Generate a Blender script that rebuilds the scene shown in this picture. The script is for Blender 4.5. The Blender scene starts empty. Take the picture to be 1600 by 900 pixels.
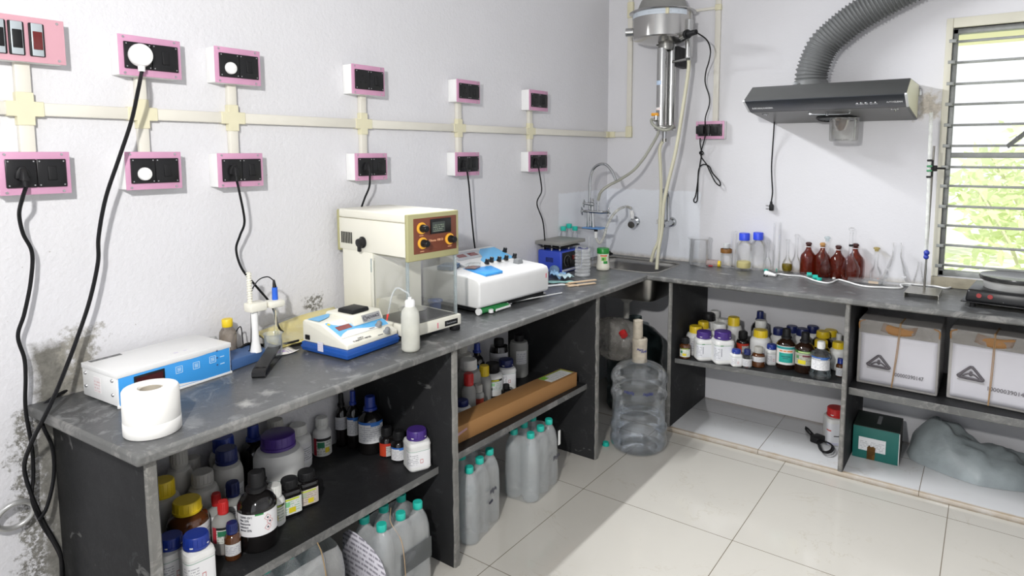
import bpy, bmesh, math, random
from mathutils import Vector, Matrix, noise
S = bpy.context.scene
COL = S.collection
random.seed(7)
PI = math.pi

# ---------------------------------------------------------------- camera
CAMP = (1.7691, -3.2186, 1.3444)
YAW, PITCH, ROLL, FPX, PX, PY = 35.604, -5.7757, -0.0684, 1013.3295, 824.5468, 340.5944
_y, _p, _r = [math.radians(a) for a in (YAW, PITCH, ROLL)]
CF = Vector((-math.sin(_y)*math.cos(_p), math.cos(_y)*math.cos(_p), math.sin(_p)))
_r0 = Vector((math.cos(_y), math.sin(_y), 0)); _u0 = _r0.cross(CF)
CR = _r0*math.cos(_r) + _u0*math.sin(_r)
CU = -_r0*math.sin(_r) + _u0*math.cos(_r)
CO = Vector(CAMP)
cam = bpy.data.cameras.new('camera'); camo = bpy.data.objects.new('camera', cam); COL.objects.link(camo)
m = Matrix((CR, CU, -CF)).transposed().to_4x4(); m.translation = CO
camo.matrix_world = m
cam.sensor_width = 36; cam.lens = FPX*36/1600
cam.shift_x = -(PX-800)/1600; cam.shift_y = (PY-450)/1600
cam.clip_start = 0.02; cam.clip_end = 200
S.camera = camo
def at(px, py, x=None, y=None, z=None):
    "the point where a sight line of the photo meets the plane x=, y= or z="
    q = CF + CR*((px-PX)/FPX) - CU*((py-PY)/FPX)
    if x is not None: t = (x-CO.x)/q.x
    elif y is not None: t = (y-CO.y)/q.y
    else: t = (z-CO.z)/q.z
    return CO + q*t
def depth(p): return (Vector(p)-CO).dot(CF)
def pix(p):
    d = Vector(p)-CO; z = d.dot(CF)
    return PX+FPX*d.dot(CR)/z, PY-FPX*d.dot(CU)/z

# ---------------------------------------------------------------- light and exposure
S.view_settings.view_transform = 'Standard'; S.view_settings.look = 'None'
S.cycles.transparent_max_bounces = 40; S.cycles.max_bounces = 10
S.view_settings.exposure = 0.16; S.view_settings.gamma = 1.0; S.view_settings.use_curve_mapping = False
W = bpy.data.worlds.new('world'); S.world = W; W.use_nodes = True
bg = W.node_tree.nodes['Background']; bg.inputs[0].default_value = (0.93, 0.96, 1.0, 1); bg.inputs[1].default_value = WORLD = 1.05
def area(name, loc, target, sx, sy, energy, col=(1,1,1)):
    l = bpy.data.lights.new(name, 'AREA'); l.shape = 'RECTANGLE'; l.size = sx; l.size_y = sy; l.energy = energy; l.color = col
    o = bpy.data.objects.new(name, l); COL.objects.link(o); o.location = loc
    d = Vector(target)-Vector(loc); o.rotation_euler = d.to_track_quat('-Z', 'Y').to_euler(); return o
# hand lamp beside the photographer, tube lamp high on the left wall
fl = area('photographer_lamp', (1.355, -3.36, 1.76), (0.55, -0.7, 0.95), 0.07, 0.07, 31, (1, 0.985, 0.96))
tl = area('wall_tube_lamp', (0.0, -1.25, 2.06), (0.9, -1.25, 0.0), 1.15, 0.035, 27, (0.96, 0.98, 1.0))
tl.rotation_euler = Matrix(((0,1,0),(0,0,1),(1,0,0))).to_euler()
tl.data.spread = math.radians(115); _d = Vector((1, 0, -0.6)).normalized(); _X = Vector((0,1,0)); _Z = -_d; _Y = _Z.cross(_X)
tl.rotation_euler = Matrix((_X, _Y, _Z)).transposed().to_euler()

H = 0.753            # worktop height
XW, YW = -0.055, 0.125   # planes of the two walls
ZP = 0.017           # tiled plinth under the back worktop

# ---------------------------------------------------------------- mesh helpers
class MB:
    def __init__(s, M=None):
        s.bm = bmesh.new(); s.M = M or Matrix.Identity(4); s.uv = s.bm.loops.layers.uv.new('UVMap'); s.slot = 0
    def _v(s, p): return s.bm.verts.new(s.M @ Vector(p))
    def _f(s, vs, uvs=None):
        try: f = s.bm.faces.new(vs)
        except ValueError: return None
        f.material_index = s.slot; f.smooth = True
        if uvs:
            for l, u in zip(f.loops, uvs): l[s.uv].uv = u
        return f
    def box(s, a, b, bev=0, seg=2, taper=None):
        (x0,y0,z0), (x1,y1,z1) = a, b
        tx, ty = taper or (0, 0)
        P = [(x0,y0,z0),(x1,y0,z0),(x1,y1,z0),(x0,y1,z0),(x0+tx,y0+ty,z1),(x1-tx,y0+ty,z1),(x1-tx,y1-ty,z1),(x0+tx,y1-ty,z1)]
        return s.hexa(P, bev, seg)
    def hexa(s, P, bev=0, seg=2):
        v = [s._v(p) for p in P]
        fs = [s._f([v[i] for i in q], ((0,0),(1,0),(1,1),(0,1))) for q in ((3,2,1,0),(4,5,6,7),(0,1,5,4),(1,2,6,5),(2,3,7,6),(3,0,4,7))]
        if bev: s._bev(fs, bev, seg)
        return s
    def _bev(s, fs, bev, seg):
        es = list({e for f in fs if f for e in f.edges})
        bmesh.ops.bevel(s.bm, geom=es, offset=bev, segments=seg, profile=0.5, affect='EDGES', clamp_overlap=True, material=s.slot)
    def prism(s, pts, axis, a, b, bev=0, seg=2):
        "polygon pts (2D) extruded along axis from a to b; for axis x pts are (y,z), y: (x,z), z: (x,y)"
        def mk(p, t): return {'x':(t,p[0],p[1]),'y':(p[0],t,p[1]),'z':(p[0],p[1],t)}[axis]
        A = [s._v(mk(p,a)) for p in pts]; B = [s._v(mk(p,b)) for p in pts]; n = len(pts)
        fs = [s._f(A), s._f(B[::-1])] + [s._f([A[i],B[i],B[(i+1)%n],A[(i+1)%n]][::-1]) for i in range(n)]
        bmesh.ops.recalc_face_normals(s.bm, faces=[f for f in fs if f])
        if bev: s._bev(fs, bev, seg)
        return s
    def cyl(s, p0, p1, r0, r1=None, seg=16, cap=True):
        p0, p1 = Vector(p0), Vector(p1); d = (p1-p0).normalized()
        r1 = r0 if r1 is None else r1
        u = d.orthogonal().normalized(); w = d.cross(u)
        A, B = [], []
        for i in range(seg):
            t = 2*PI*i/seg; k = u*math.cos(t)+w*math.sin(t)
            A.append(s._v(p0+k*r0)); B.append(s._v(p1+k*r1))
        for i in range(seg):
            j = (i+1)%seg; s._f([A[i],A[j],B[j],B[i]])
        if cap: s._f(A[::-1]); s._f(B)
        return s
    def lathe(s, c, prof, seg=24, sq=2, rot=0, arc=None, cap0=False, cap1=False, sx=1, sy=1):
        "prof: (r,z) pairs, c: centre; sq>2 makes the cross-section squarer; arc=(a0,a1) builds only a strip with UVs"
        c = Vector(c); a0, a1 = arc or (0, 2*PI); n = seg + (1 if arc else 0); rows = []
        z0, z1 = prof[0][1], prof[-1][1]
        for r, z in prof:
            row = []
            for i in range(n):
                t = a0+(a1-a0)*i/seg
                ct, st = math.cos(t-rot), math.sin(t-rot)
                k = (abs(ct)**sq+abs(st)**sq)**(-1/sq)
                x, y = r*k*ct*sx, r*k*st*sy
                row.append(s._v((c.x+x*math.cos(rot)-y*math.sin(rot), c.y+x*math.sin(rot)+y*math.cos(rot), c.z+z)))
            rows.append(row)
        for j in range(len(prof)-1):
            v0 = (prof[j][1]-z0)/((z1-z0) or 1); v1 = (prof[j+1][1]-z0)/((z1-z0) or 1)
            for i in range(seg):
                k = (i+1)%n
                s._f([rows[j][i],rows[j][k],rows[j+1][k],rows[j+1][i]], ((i/seg,v0),((i+1)/seg,v0),((i+1)/seg,v1),(i/seg,v1)))
        if not arc:
            if cap0: s._f(rows[0][::-1])
            if cap1: s._f(rows[-1])
        return s
    def tube(s, pts, r, seg=8, sub=6, closed=False, cap=True):
        P = smooth(pts, sub, closed) if sub > 1 else [Vector(p) for p in pts]
        n = len(P); rr = r if callable(r) else (lambda t: r); rings = []; u = None
        for i, p in enumerate(P):
            a = P[(i-1)%n] if (i or closed) else P[0]; b = P[(i+1)%n] if (i < n-1 or closed) else P[-1]
            d = (b-a).normalized()
            if u is None: u = d.orthogonal().normalized()
            u = (u-d*u.dot(d))
            u = u.normalized() if u.length > 1e-6 else d.orthogonal().normalized()
            w = d.cross(u); R = rr(i/(n-1))
            rings.append([s._v(p+(u*math.cos(2*PI*k/seg)+w*math.sin(2*PI*k/seg))*R) for k in range(seg)])
        for i in range(n if closed else n-1):
            A, B = rings[i], rings[(i+1)%n]
            for k in range(seg): s._f([A[k],A[(k+1)%seg],B[(k+1)%seg],B[k]])
        if cap and not closed: s._f(rings[0][::-1]); s._f(rings[-1])
        return s
    def quad(s, a, b, c, d): s._f([s._v(a),s._v(b),s._v(c),s._v(d)], ((0,0),(1,0),(1,1),(0,1))); return s
    def ball(s, c, r, seg=12, sx=1, sy=1, sz=1):
        pr = [(max(1e-5, r*math.sin(PI*i/8)), -r*math.cos(PI*i/8)*sz) for i in range(9)]
        return s.lathe(c, pr, seg, sx=sx, sy=sy)
    def grid(s, fn, nu, nv):
        V = [[s._v(fn(i/nu, j/nv)) for i in range(nu+1)] for j in range(nv+1)]
        for j in range(nv):
            for i in range(nu):
                s._f([V[j][i],V[j][i+1],V[j+1][i+1],V[j+1][i]], ((i/nu,j/nv),((i+1)/nu,j/nv),((i+1)/nu,(j+1)/nv),(i/nu,(j+1)/nv)))
        return s
    def build(s, name, mats, parent=None, sharp=40, solid=None, recalc=False):
        if recalc: bmesh.ops.recalc_face_normals(s.bm, faces=s.bm.faces[:])
        o0 = WO.get(parent.name, Vector((0,0,0))) if parent else s.origin if hasattr(s, 'origin') else Vector((0,0,0))
        for v in s.bm.verts: v.co -= o0
        me = bpy.data.meshes.new(name); s.bm.to_mesh(me); s.bm.free()
        try: me.set_sharp_from_angle(angle=math.radians(sharp))
        except Exception: pass
        for m in (mats if isinstance(mats, (list, tuple)) else [mats]): me.materials.append(m)
        o = bpy.data.objects.new(name, me); COL.objects.link(o)
        if parent: o.parent = parent; WO[o.name] = o0
        else: o.location = o0; WO[o.name] = o0
        if solid:
            md = o.modifiers.new('thickness', 'SOLIDIFY'); md.thickness = solid; md.offset = 0
        return o
WO = {}
def hit(F, px, py, h=0.0):
    'where a sight line meets the plane z=h of frame F, in F coordinates'
    q = CF + CR*((px-PX)/FPX) - CU*((py-PY)/FPX); Mi = F.inverted(); a = Mi @ CO; d = Mi.to_3x3() @ q
    return a+d*((h-a.z)/d.z)
def smooth(pts, sub=6, closed=False):
    P = [Vector(p) for p in pts]; n = len(P); out = []
    for i in range(n if closed else n-1):
        p0 = P[(i-1)%n] if (closed or i) else P[0]*2-P[1]; p1 = P[i]; p2 = P[(i+1)%n]
        p3 = P[(i+2)%n] if (closed or i < n-2) else P[-1]*2-P[-2]
        for k in range(sub):
            t = k/sub
            out.append(0.5*((2*p1)+(p2-p0)*t+(2*p0-5*p1+4*p2-p3)*t*t+(3*p1-p0-3*p2+p3)*t**3))
    if not closed: out.append(P[-1])
    return out
def tag(o, label, cat, group=None, kind=None):
    o['label'] = label; o['category'] = cat
    if group: o['group'] = group
    if kind: o['kind'] = kind
    return o
def thing(name, label, cat, loc, group=None):
    o = bpy.data.objects.new(name, None); o.empty_display_size = 0.02; COL.objects.link(o); o.location = loc
    WO[o.name] = Vector(loc); return tag(o, label, cat, group)
def struct(o): o['kind'] = 'structure'; return o
def frame(x, y, z, yaw=0): return Matrix.Translation((x,y,z)) @ Matrix.Rotation(math.radians(yaw), 4, 'Z')
def plane_frame(o, ex, ey):
    ex = Vector(ex).normalized(); ez = ex.cross(Vector(ey)).normalized(); ey = ez.cross(ex)
    m = Matrix((ex, ey, ez)).transposed().to_4x4(); m.translation = Vector(o); return m
def lettering(s, size, M, mat, parent, name='lettering', align='LEFT', wrap=None, ext=0.0003, bold=0.0, width=None):
    cu = bpy.data.curves.new(name, 'FONT'); cu.body = s; cu.size = size; cu.align_x = align; cu.align_y = 'CENTER'; cu.extrude = ext; cu.offset = bold
    cu.resolution_u = 2
    ob = bpy.data.objects.new(name, cu); COL.objects.link(ob)
    bpy.context.view_layer.update()
    me = bpy.data.meshes.new_from_object(ob.evaluated_get(bpy.context.evaluated_depsgraph_get()))
    bpy.data.objects.remove(ob); bpy.data.curves.remove(cu)
    xs = [v.co.x for v in me.vertices]
    k = 1
    if width and xs: k = width/(max(xs)-min(xs))
    o0 = WO[parent.name]
    for v in me.vertices:
        x, y, z = v.co.x*k, v.co.y, v.co.z
        if wrap:      # wrap=(cx,cy,r,a0): bend round a vertical cylinder, y is height above M's origin
            cx, cy, r, a0 = wrap; a = a0 + x/r
            v.co = Vector((cx+(r+z)*math.cos(a), cy+(r+z)*math.sin(a), M.translation.z+y)) - o0
        else: v.co = M @ Vector((x,y,z)) - o0
    me.materials.clear(); me.materials.append(mat)
    o = bpy.data.objects.new(name, me); COL.objects.link(o); o.parent = parent; WO[o.name] = o0
    return o

# ---------------------------------------------------------------- materials
def _mat(name):
    m = bpy.data.materials.new(name); m.use_nodes = True; nt = m.node_tree
    return m, nt, nt.nodes['Principled BSDF'], nt.nodes['Material Output']
def N(nt, t, **k):
    n = nt.nodes.new(t)
    for a, b in k.items(): setattr(n, a, b)
    return n
def col4(c): return (*c, 1) if len(c) == 3 else c
_mc = {}
def M_(name, c, rough=0.5, metal=0, var=0.0, scale=20, bump=0, bscale=200, trans=0, coat=0, emit=None, sub=0, spec=0.5):
    "plain surface with a little procedural variation of its own colour and a fine bump"
    if name in _mc: return _mc[name]
    m, nt, b, out = _mat(name); b.inputs['Base Color'].default_value = col4(c); b.inputs['Roughness'].default_value = rough
    b.inputs['Metallic'].default_value = metal; b.inputs['Transmission Weight'].default_value = trans; b.inputs['Coat Weight'].default_value = coat; b.inputs['Specular IOR Level'].default_value = spec
    tc = N(nt, 'ShaderNodeTexCoord')
    if sub: b.inputs['Subsurface Weight'].default_value = sub; b.inputs['Subsurface Radius'].default_value = (0.01,0.01,0.01)
    nz = N(nt, 'ShaderNodeTexNoise'); nz.inputs['Scale'].default_value = scale; nz.inputs['Detail'].default_value = 4
    nt.links.new(tc.outputs['Object'], nz.inputs['Vector'])
    v = var or 0.04
    mx = N(nt, 'ShaderNodeMix', data_type='RGBA')
    mx.inputs[6].default_value = col4([x*(1-v) for x in c[:3]]); mx.inputs[7].default_value = col4([min(1, x*(1+v)) for x in c[:3]])
    nt.links.new(nz.outputs['Fac'], mx.inputs[0]); nt.links.new(mx.outputs[2], b.inputs['Base Color'])
    if bump:
        n2 = N(nt, 'ShaderNodeTexNoise'); n2.inputs['Scale'].default_value = bscale; n2.inputs['Detail'].default_value = 3
        nt.links.new(tc.outputs['Object'], n2.inputs['Vector'])
        bp = N(nt, 'ShaderNodeBump'); bp.inputs['Strength'].default_value = bump; bp.inputs['Distance'].default_value = 0.002
        nt.links.new(n2.outputs['Fac'], bp.inputs['Height']); nt.links.new(bp.outputs['Normal'], b.inputs['Normal'])
    if emit: b.inputs['Emission Color'].default_value = col4(emit[0]); b.inputs['Emission Strength'].default_value = emit[1]
    _mc[name] = m; return m
def clear(name, tint=(0.97,0.98,0.98), edge=(0.55,0.6,0.6), gloss=0.9, haze=0.0, hcol=(0.8,0.82,0.83), wob=0, rough=0.03, wscale=60, even=False, pw_=2.2):
    "thin-walled clear glass or plastic: see-through face on, darker and glossier at the edge"
    if name in _mc: return _mc[name]
    m, nt, b, out = _mat(name); nt.nodes.remove(b)
    lw = N(nt, 'ShaderNodeLayerWeight'); lw.inputs['Blend'].default_value = 0.35
    ra = N(nt, 'ShaderNodeMix', data_type='RGBA'); ra.inputs[6].default_value = col4(tint); ra.inputs[7].default_value = col4(edge)
    pw = N(nt, 'ShaderNodeMath', operation='POWER'); pw.inputs[1].default_value = pw_
    nt.links.new(lw.outputs['Facing'], pw.inputs[0]); nt.links.new(pw.outputs[0], ra.inputs[0])
    tr = N(nt, 'ShaderNodeBsdfTransparent'); nt.links.new(ra.outputs[2], tr.inputs[0])
    gl = N(nt, 'ShaderNodeBsdfGlossy'); gl.inputs['Roughness'].default_value = rough; gl.inputs[0].default_value = (1,1,1,1)
    fr = N(nt, 'ShaderNodeFresnel'); fr.inputs[0].default_value = 1.45
    mu = N(nt, 'ShaderNodeMath', operation='MULTIPLY'); mu.inputs[1].default_value = gloss; nt.links.new(fr.outputs[0], mu.inputs[0])
    mn = N(nt, 'ShaderNodeMath', operation='MINIMUM'); mn.inputs[1].default_value = 0.55; nt.links.new(mu.outputs[0], mn.inputs[0])
    mix = N(nt, 'ShaderNodeMixShader'); nt.links.new(mn.outputs[0], mix.inputs[0]); nt.links.new(tr.outputs[0], mix.inputs[1]); nt.links.new(gl.outputs[0], mix.inputs[2])
    last = mix
    if haze:
        df = N(nt, 'ShaderNodeBsdfDiffuse'); df.inputs[0].default_value = col4(hcol)
        m2 = N(nt, 'ShaderNodeMixShader'); nt.links.new(mix.outputs[0], m2.inputs[1]); nt.links.new(df.outputs[0], m2.inputs[2])
        tc = N(nt, 'ShaderNodeTexCoord'); nz = N(nt, 'ShaderNodeTexNoise'); nz.inputs['Scale'].default_value = 18; nz.inputs['Detail'].default_value = 6
        nt.links.new(tc.outputs['Object'], nz.inputs['Vector'])
        mr = N(nt, 'ShaderNodeMapRange'); mr.inputs[1].default_value = 0.35; mr.inputs[2].default_value = 0.7; mr.inputs[3].default_value = haze*(0.92 if even else 0.5); mr.inputs[4].default_value = min(1, haze*(1.08 if even else 1.5))
        nt.links.new(nz.outputs['Fac'], mr.inputs[0]); nt.links.new(mr.outputs[0], m2.inputs[0]); last = m2
    if wob:
        tc = N(nt, 'ShaderNodeTexCoord'); nz = N(nt, 'ShaderNodeTexNoise'); nz.inputs['Scale'].default_value = wscale; nz.inputs['Detail'].default_value = 3
        nt.links.new(tc.outputs['Object'], nz.inputs['Vector'])
        bp = N(nt, 'ShaderNodeBump'); bp.inputs['Strength'].default_value = wob; bp.inputs['Distance'].default_value = 0.004
        nt.links.new(nz.outputs['Fac'], bp.inputs['Height']); nt.links.new(bp.outputs['Normal'], gl.inputs['Normal']); nt.links.new(bp.outputs['Normal'], fr.inputs['Normal'])
    nt.links.new(last.outputs[0], out.inputs[0]); _mc[name] = m; return m
def band(nt, sock, lo, hi):
    a = N(nt, 'ShaderNodeMath', operation='GREATER_THAN'); a.inputs[1].default_value = lo; nt.links.new(sock, a.inputs[0])
    b = N(nt, 'ShaderNodeMath', operation='LESS_THAN'); b.inputs[1].default_value = hi; nt.links.new(sock, b.inputs[0])
    c = N(nt, 'ShaderNodeMath', operation='MULTIPLY'); nt.links.new(a.outputs[0], c.inputs[0]); nt.links.new(b.outputs[0], c.inputs[1]); return c.outputs[0]
def mulm(nt, *ss):
    o = ss[0]
    for q in ss[1:]:
        c = N(nt, 'ShaderNodeMath', operation='MULTIPLY'); nt.links.new(o, c.inputs[0])
        if isinstance(q, (int, float)): c.inputs[1].default_value = q
        else: nt.links.new(q, c.inputs[1])
        o = c.outputs[0]
    return o
_lab = {}
def label_mat(base=(0.85,0.85,0.86), text=(0.12,0.12,0.16), rows=9, blocks=(), seed=0, tex=0.55, margin=(0.08,0.92), vr=(0.08,0.8)):
    "printed label: rows of fine print plus coloured rectangles (u0,u1,v0,v1,colour), all in the label's own UV"
    key = (base, text, rows, tuple(blocks), seed, tex, margin, vr)
    if key in _lab: return _lab[key]
    m, nt, b, out = _mat('printed_label'); b.inputs['Roughness'].default_value = 0.45
    tc = N(nt, 'ShaderNodeTexCoord'); sp = N(nt, 'ShaderNodeSeparateXYZ'); nt.links.new(tc.outputs['UV'], sp.inputs[0])
    u, v = sp.outputs[0], sp.outputs[1]
    vm = N(nt, 'ShaderNodeMath', operation='MULTIPLY'); vm.inputs[1].default_value = rows; nt.links.new(v, vm.inputs[0])
    fr = N(nt, 'ShaderNodeMath', operation='FRACT'); nt.links.new(vm.outputs[0], fr.inputs[0])
    fl_ = N(nt, 'ShaderNodeMath', operation='FLOOR'); nt.links.new(vm.outputs[0], fl_.inputs[0])
    cb = N(nt, 'ShaderNodeCombineXYZ'); um = N(nt, 'ShaderNodeMath', operation='MULTIPLY'); um.inputs[1].default_value = rows*1.5; nt.links.new(u, um.inputs[0])
    nt.links.new(um.outputs[0], cb.inputs[0]); f2 = N(nt, 'ShaderNodeMath', operation='MULTIPLY'); f2.inputs[1].default_value = 7.3; nt.links.new(fl_.outputs[0], f2.inputs[0]); nt.links.new(f2.outputs[0], cb.inputs[1]); cb.inputs[2].default_value = seed*3.7
    nz = N(nt, 'ShaderNodeTexNoise'); nz.inputs['Scale'].default_value = 1.0; nz.inputs['Detail'].default_value = 4; nz.inputs['Roughness'].default_value = 0.7; nt.links.new(cb.outputs[0], nz.inputs['Vector'])
    th = N(nt, 'ShaderNodeMath', operation='GREATER_THAN'); th.inputs[1].default_value = 0.47; nt.links.new(nz.outputs['Fac'], th.inputs[0])
    k = mulm(nt, band(nt, fr.outputs[0], 0.25, 0.7), th.outputs[0], band(nt, u, *margin), band(nt, v, *vr), tex)
    cur = N(nt, 'ShaderNodeMix', data_type='RGBA'); cur.inputs[6].default_value = col4(base); cur.inputs[7].default_value = col4(text); nt.links.new(k, cur.inputs[0])
    o = cur.outputs[2]
    for (u0,u1,v0,v1,c) in blocks:
        mk = mulm(nt, band(nt, u, u0, u1), band(nt, v, v0, v1))
        q = N(nt, 'ShaderNodeMix', data_type='RGBA'); nt.links.new(mk, q.inputs[0]); nt.links.new(o, q.inputs[6]); q.inputs[7].default_value = col4(c); o = q.outputs[2]
    nt.links.new(o, b.inputs['Base Color']); _lab[key] = m; return m
# ---------------------------------------------------------------- setting materials
def vmath(nt, op, a, b):
    n = N(nt, 'ShaderNodeMath', operation=op)
    for i, q in enumerate((a, b)):
        if q is None: continue
        if isinstance(q, (int, float)): n.inputs[i].default_value = q
        else: nt.links.new(q, n.inputs[i])
    return n.outputs[0]
def mixc(nt, f, a, b):
    q = N(nt, 'ShaderNodeMix', data_type='RGBA')
    for i, s in ((0, f), (6, a), (7, b)):
        if isinstance(s, tuple): q.inputs[i].default_value = col4(s)
        elif isinstance(s, (int, float)): q.inputs[i].default_value = s
        else: nt.links.new(s, q.inputs[i])
    return q.outputs[2]
def nois(nt, tc, scale, detail=4, rough=0.55, dist=0):
    n = N(nt, 'ShaderNodeTexNoise'); n.inputs['Scale'].default_value = scale; n.inputs['Detail'].default_value = detail
    n.inputs['Roughness'].default_value = rough; n.inputs['Distortion'].default_value = dist
    nt.links.new(tc, n.inputs['Vector']); return n.outputs['Fac']
def ramp01(nt, s, lo, hi):
    n = N(nt, 'ShaderNodeMapRange'); n.inputs[1].default_value = lo; n.inputs[2].default_value = hi; n.clamp = True
    nt.links.new(s, n.inputs[0]); return n.outputs[0]
def softbox(nt, a, b, a0, a1, b0, b1, w, nz, amp):
    "1 inside the rectangle [a0,a1]x[b0,b1], ragged by noise"
    da = vmath(nt, 'SUBTRACT', vmath(nt, 'ABSOLUTE', vmath(nt, 'SUBTRACT', a, (a0+a1)/2), None), (a1-a0)/2)
    db = vmath(nt, 'SUBTRACT', vmath(nt, 'ABSOLUTE', vmath(nt, 'SUBTRACT', b, (b0+b1)/2), None), (b1-b0)/2)
    d = vmath(nt, 'MAXIMUM', da, db)
    d = vmath(nt, 'ADD', d, vmath(nt, 'MULTIPLY', vmath(nt, 'SUBTRACT', nz, 0.5), amp))
    return ramp01(nt, vmath(nt, 'MULTIPLY', d, -1), -w, w)
def wall_mat(name, bump, patches, axis, white=None, base=(0.705,0.70,0.725)):
    m, nt, b, out = _mat(name); tc = N(nt, 'ShaderNodeTexCoord'); oc = tc.outputs['Object']
    sp = N(nt, 'ShaderNodeSeparateXYZ'); nt.links.new(oc, sp.inputs[0])
    a, z = sp.outputs[axis], sp.outputs[2]
    big = nois(nt, oc, 1.6, 3); med = nois(nt, oc, 9, 6, 0.7); fine = nois(nt, oc, 120, 3)
    c = mixc(nt, ramp01(nt, big, 0.3, 0.75), base, (base[0]*0.95, base[1]*0.95, base[2]*0.94))
    rag = nois(nt, oc, 26, 6, 0.75)
    if white:
        for (a0,a1,z0,z1) in white:
            k = softbox(nt, a, z, a0, a1, z0, z1, 0.004, rag, 0.03)
            c = mixc(nt, k, c, (0.78,0.80,0.845))
    for (a0,a1,z0,z1,colr,amp,spk) in patches:
        k = softbox(nt, a, z, a0, a1, z0, z1, 0.012, rag, amp)
        sk = ramp01(nt, nois(nt, oc, 95, 5, 0.8), 0.5-spk, 0.5+0.02)
        k = vmath(nt, 'MULTIPLY', k, sk) if spk < 0.2 else k
        cc = mixc(nt, ramp01(nt, nois(nt, oc, 40, 6, 0.75), 0.35, 0.65), colr, tuple(x*1.7 for x in colr))
        c = mixc(nt, k, c, cc)
    # dirt specks
    spk = ramp01(nt, nois(nt, oc, 60, 2, 0.5), 0.80, 0.83)
    c = mixc(nt, spk, c, (0.42,0.40,0.38))
    nt.links.new(c, b.inputs['Base Color']); b.inputs['Roughness'].default_value = 0.62; b.inputs['Specular IOR Level'].default_value = 0.3
    n2 = nois(nt, oc, 75, 4, 0.6); bp = N(nt, 'ShaderNodeBump'); bp.inputs['Strength'].default_value = bump; bp.inputs['Distance'].default_value = 0.004
    hs = vmath(nt, 'ADD', n2, vmath(nt, 'MULTIPLY', med, 0.8))
    nt.links.new(hs, bp.inputs['Height']); nt.links.new(bp.outputs[0], b.inputs['Normal']); return m
m_wl = wall_mat('white_plaster_left', 0.5, [
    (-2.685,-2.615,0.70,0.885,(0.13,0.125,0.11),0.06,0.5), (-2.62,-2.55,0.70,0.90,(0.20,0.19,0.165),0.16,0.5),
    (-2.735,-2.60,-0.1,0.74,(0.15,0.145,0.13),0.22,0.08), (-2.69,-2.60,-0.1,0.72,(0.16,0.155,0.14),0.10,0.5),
    (-1.93,-1.87,0.72,0.86,(0.14,0.135,0.12),0.12,0.04), (-2.60,-1.0,0.74,0.758,(0.34,0.33,0.31),0.02,0.5)], 1,
    white=[(-0.395,0.3,0.74,1.13)])
m_wb = wall_mat('white_plaster_back', 0.22, [(1.49,1.56,1.50,1.60,(0.36,0.33,0.29),0.14,0.5), (-0.1,1.6,0.74,0.765,(0.42,0.40,0.37),0.02,0.5)], 0,
    white=[(-0.3,0.508,0.74,1.135)])
m_wp = M_('white_plaster', (0.74,0.74,0.765), 0.7, bump=0.2, bscale=80)

def stone_mat(name, base, light, amt, rough=0.42, scr=(1,1,1), wear=0.55):
    m, nt, b, out = _mat(name); tc = N(nt, 'ShaderNodeTexCoord')
    mp = N(nt, 'ShaderNodeMapping'); mp.inputs['Scale'].default_value = scr; nt.links.new(tc.outputs['Object'], mp.inputs[0]); oc = mp.outputs[0]
    a = nois(nt, oc, 3.2, 6, 0.65); d = nois(nt, oc, 14, 7, 0.75, 1.2); f = nois(nt, oc, 150, 3, 0.7)
    c = mixc(nt, ramp01(nt, a, 0.35, 0.7), base, tuple(x*1.75 for x in base))
    c = mixc(nt, vmath(nt, 'MULTIPLY', ramp01(nt, d, wear, wear+0.12), amt), c, light)
    st = ramp01(nt, nois(nt, oc, 5.5, 4, 0.5, 2.5), 0.69, 0.72)
    c = mixc(nt, vmath(nt, 'MULTIPLY', st, 0.45*amt), c, (0.33,0.33,0.32))
    c = mixc(nt, vmath(nt, 'MULTIPLY', ramp01(nt, f, 0.62, 0.75), 0.35), c, light)
    nt.links.new(c, b.inputs['Base Color'])
    r = N(nt, 'ShaderNodeMapRange'); r.inputs[3].default_value = rough-0.1; r.inputs[4].default_value = rough+0.18; nt.links.new(d, r.inputs[0]); nt.links.new(r.outputs[0], b.inputs['Roughness'])
    bp = N(nt, 'ShaderNodeBump'); bp.inputs['Strength'].default_value = 0.18; bp.inputs['Distance'].default_value = 0.003
    nt.links.new(vmath(nt, 'ADD', d, vmath(nt, 'MULTIPLY', f, 0.4)), bp.inputs['Height']); nt.links.new(bp.outputs[0], b.inputs['Normal']); return m
m_top = stone_mat('grey_stone_top', (0.062,0.064,0.066), (0.21,0.215,0.215), 0.95, 0.31, wear=0.53)
def top_stains():
    "white dried spills on the worktop, each with its own place"
    nt = m_top.node_tree; b = nt.nodes['Principled BSDF']; src = b.inputs['Base Color'].links[0].from_socket
    tc = N(nt, 'ShaderNodeTexCoord'); oc = tc.outputs['Object']; sp = N(nt, 'ShaderNodeSeparateXYZ'); nt.links.new(oc, sp.inputs[0]); rg = nois(nt, oc, 38, 6, 0.75)
    for px, py, w, h, k in ((383,631,0.030,0.022,0.75),(417,613,0.026,0.018,0.55),(1133,428,0.05,0.014,0.8),(1100,422,0.05,0.020,0.5),(672,535,0.05,0.020,0.5),(1165,437,0.05,0.012,0.4),(560,590,0.05,0.03,0.25),(300,660,0.06,0.04,0.25)):
        p = at(px, py, z=H); m_ = softbox(nt, sp.outputs[0], sp.outputs[1], p.x-w/2, p.x+w/2, p.y-h/2, p.y+h/2, 0.010, rg, 0.07)
        src = mixc(nt, vmath(nt, 'MULTIPLY', m_, k), src, (0.42,0.42,0.40))
    nt.links.new(src, b.inputs['Base Color'])
top_stains()
m_edge = stone_mat('worn_stone_edge', (0.095,0.096,0.093), (0.24,0.235,0.225), 0.8, 0.55, wear=0.5)
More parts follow.
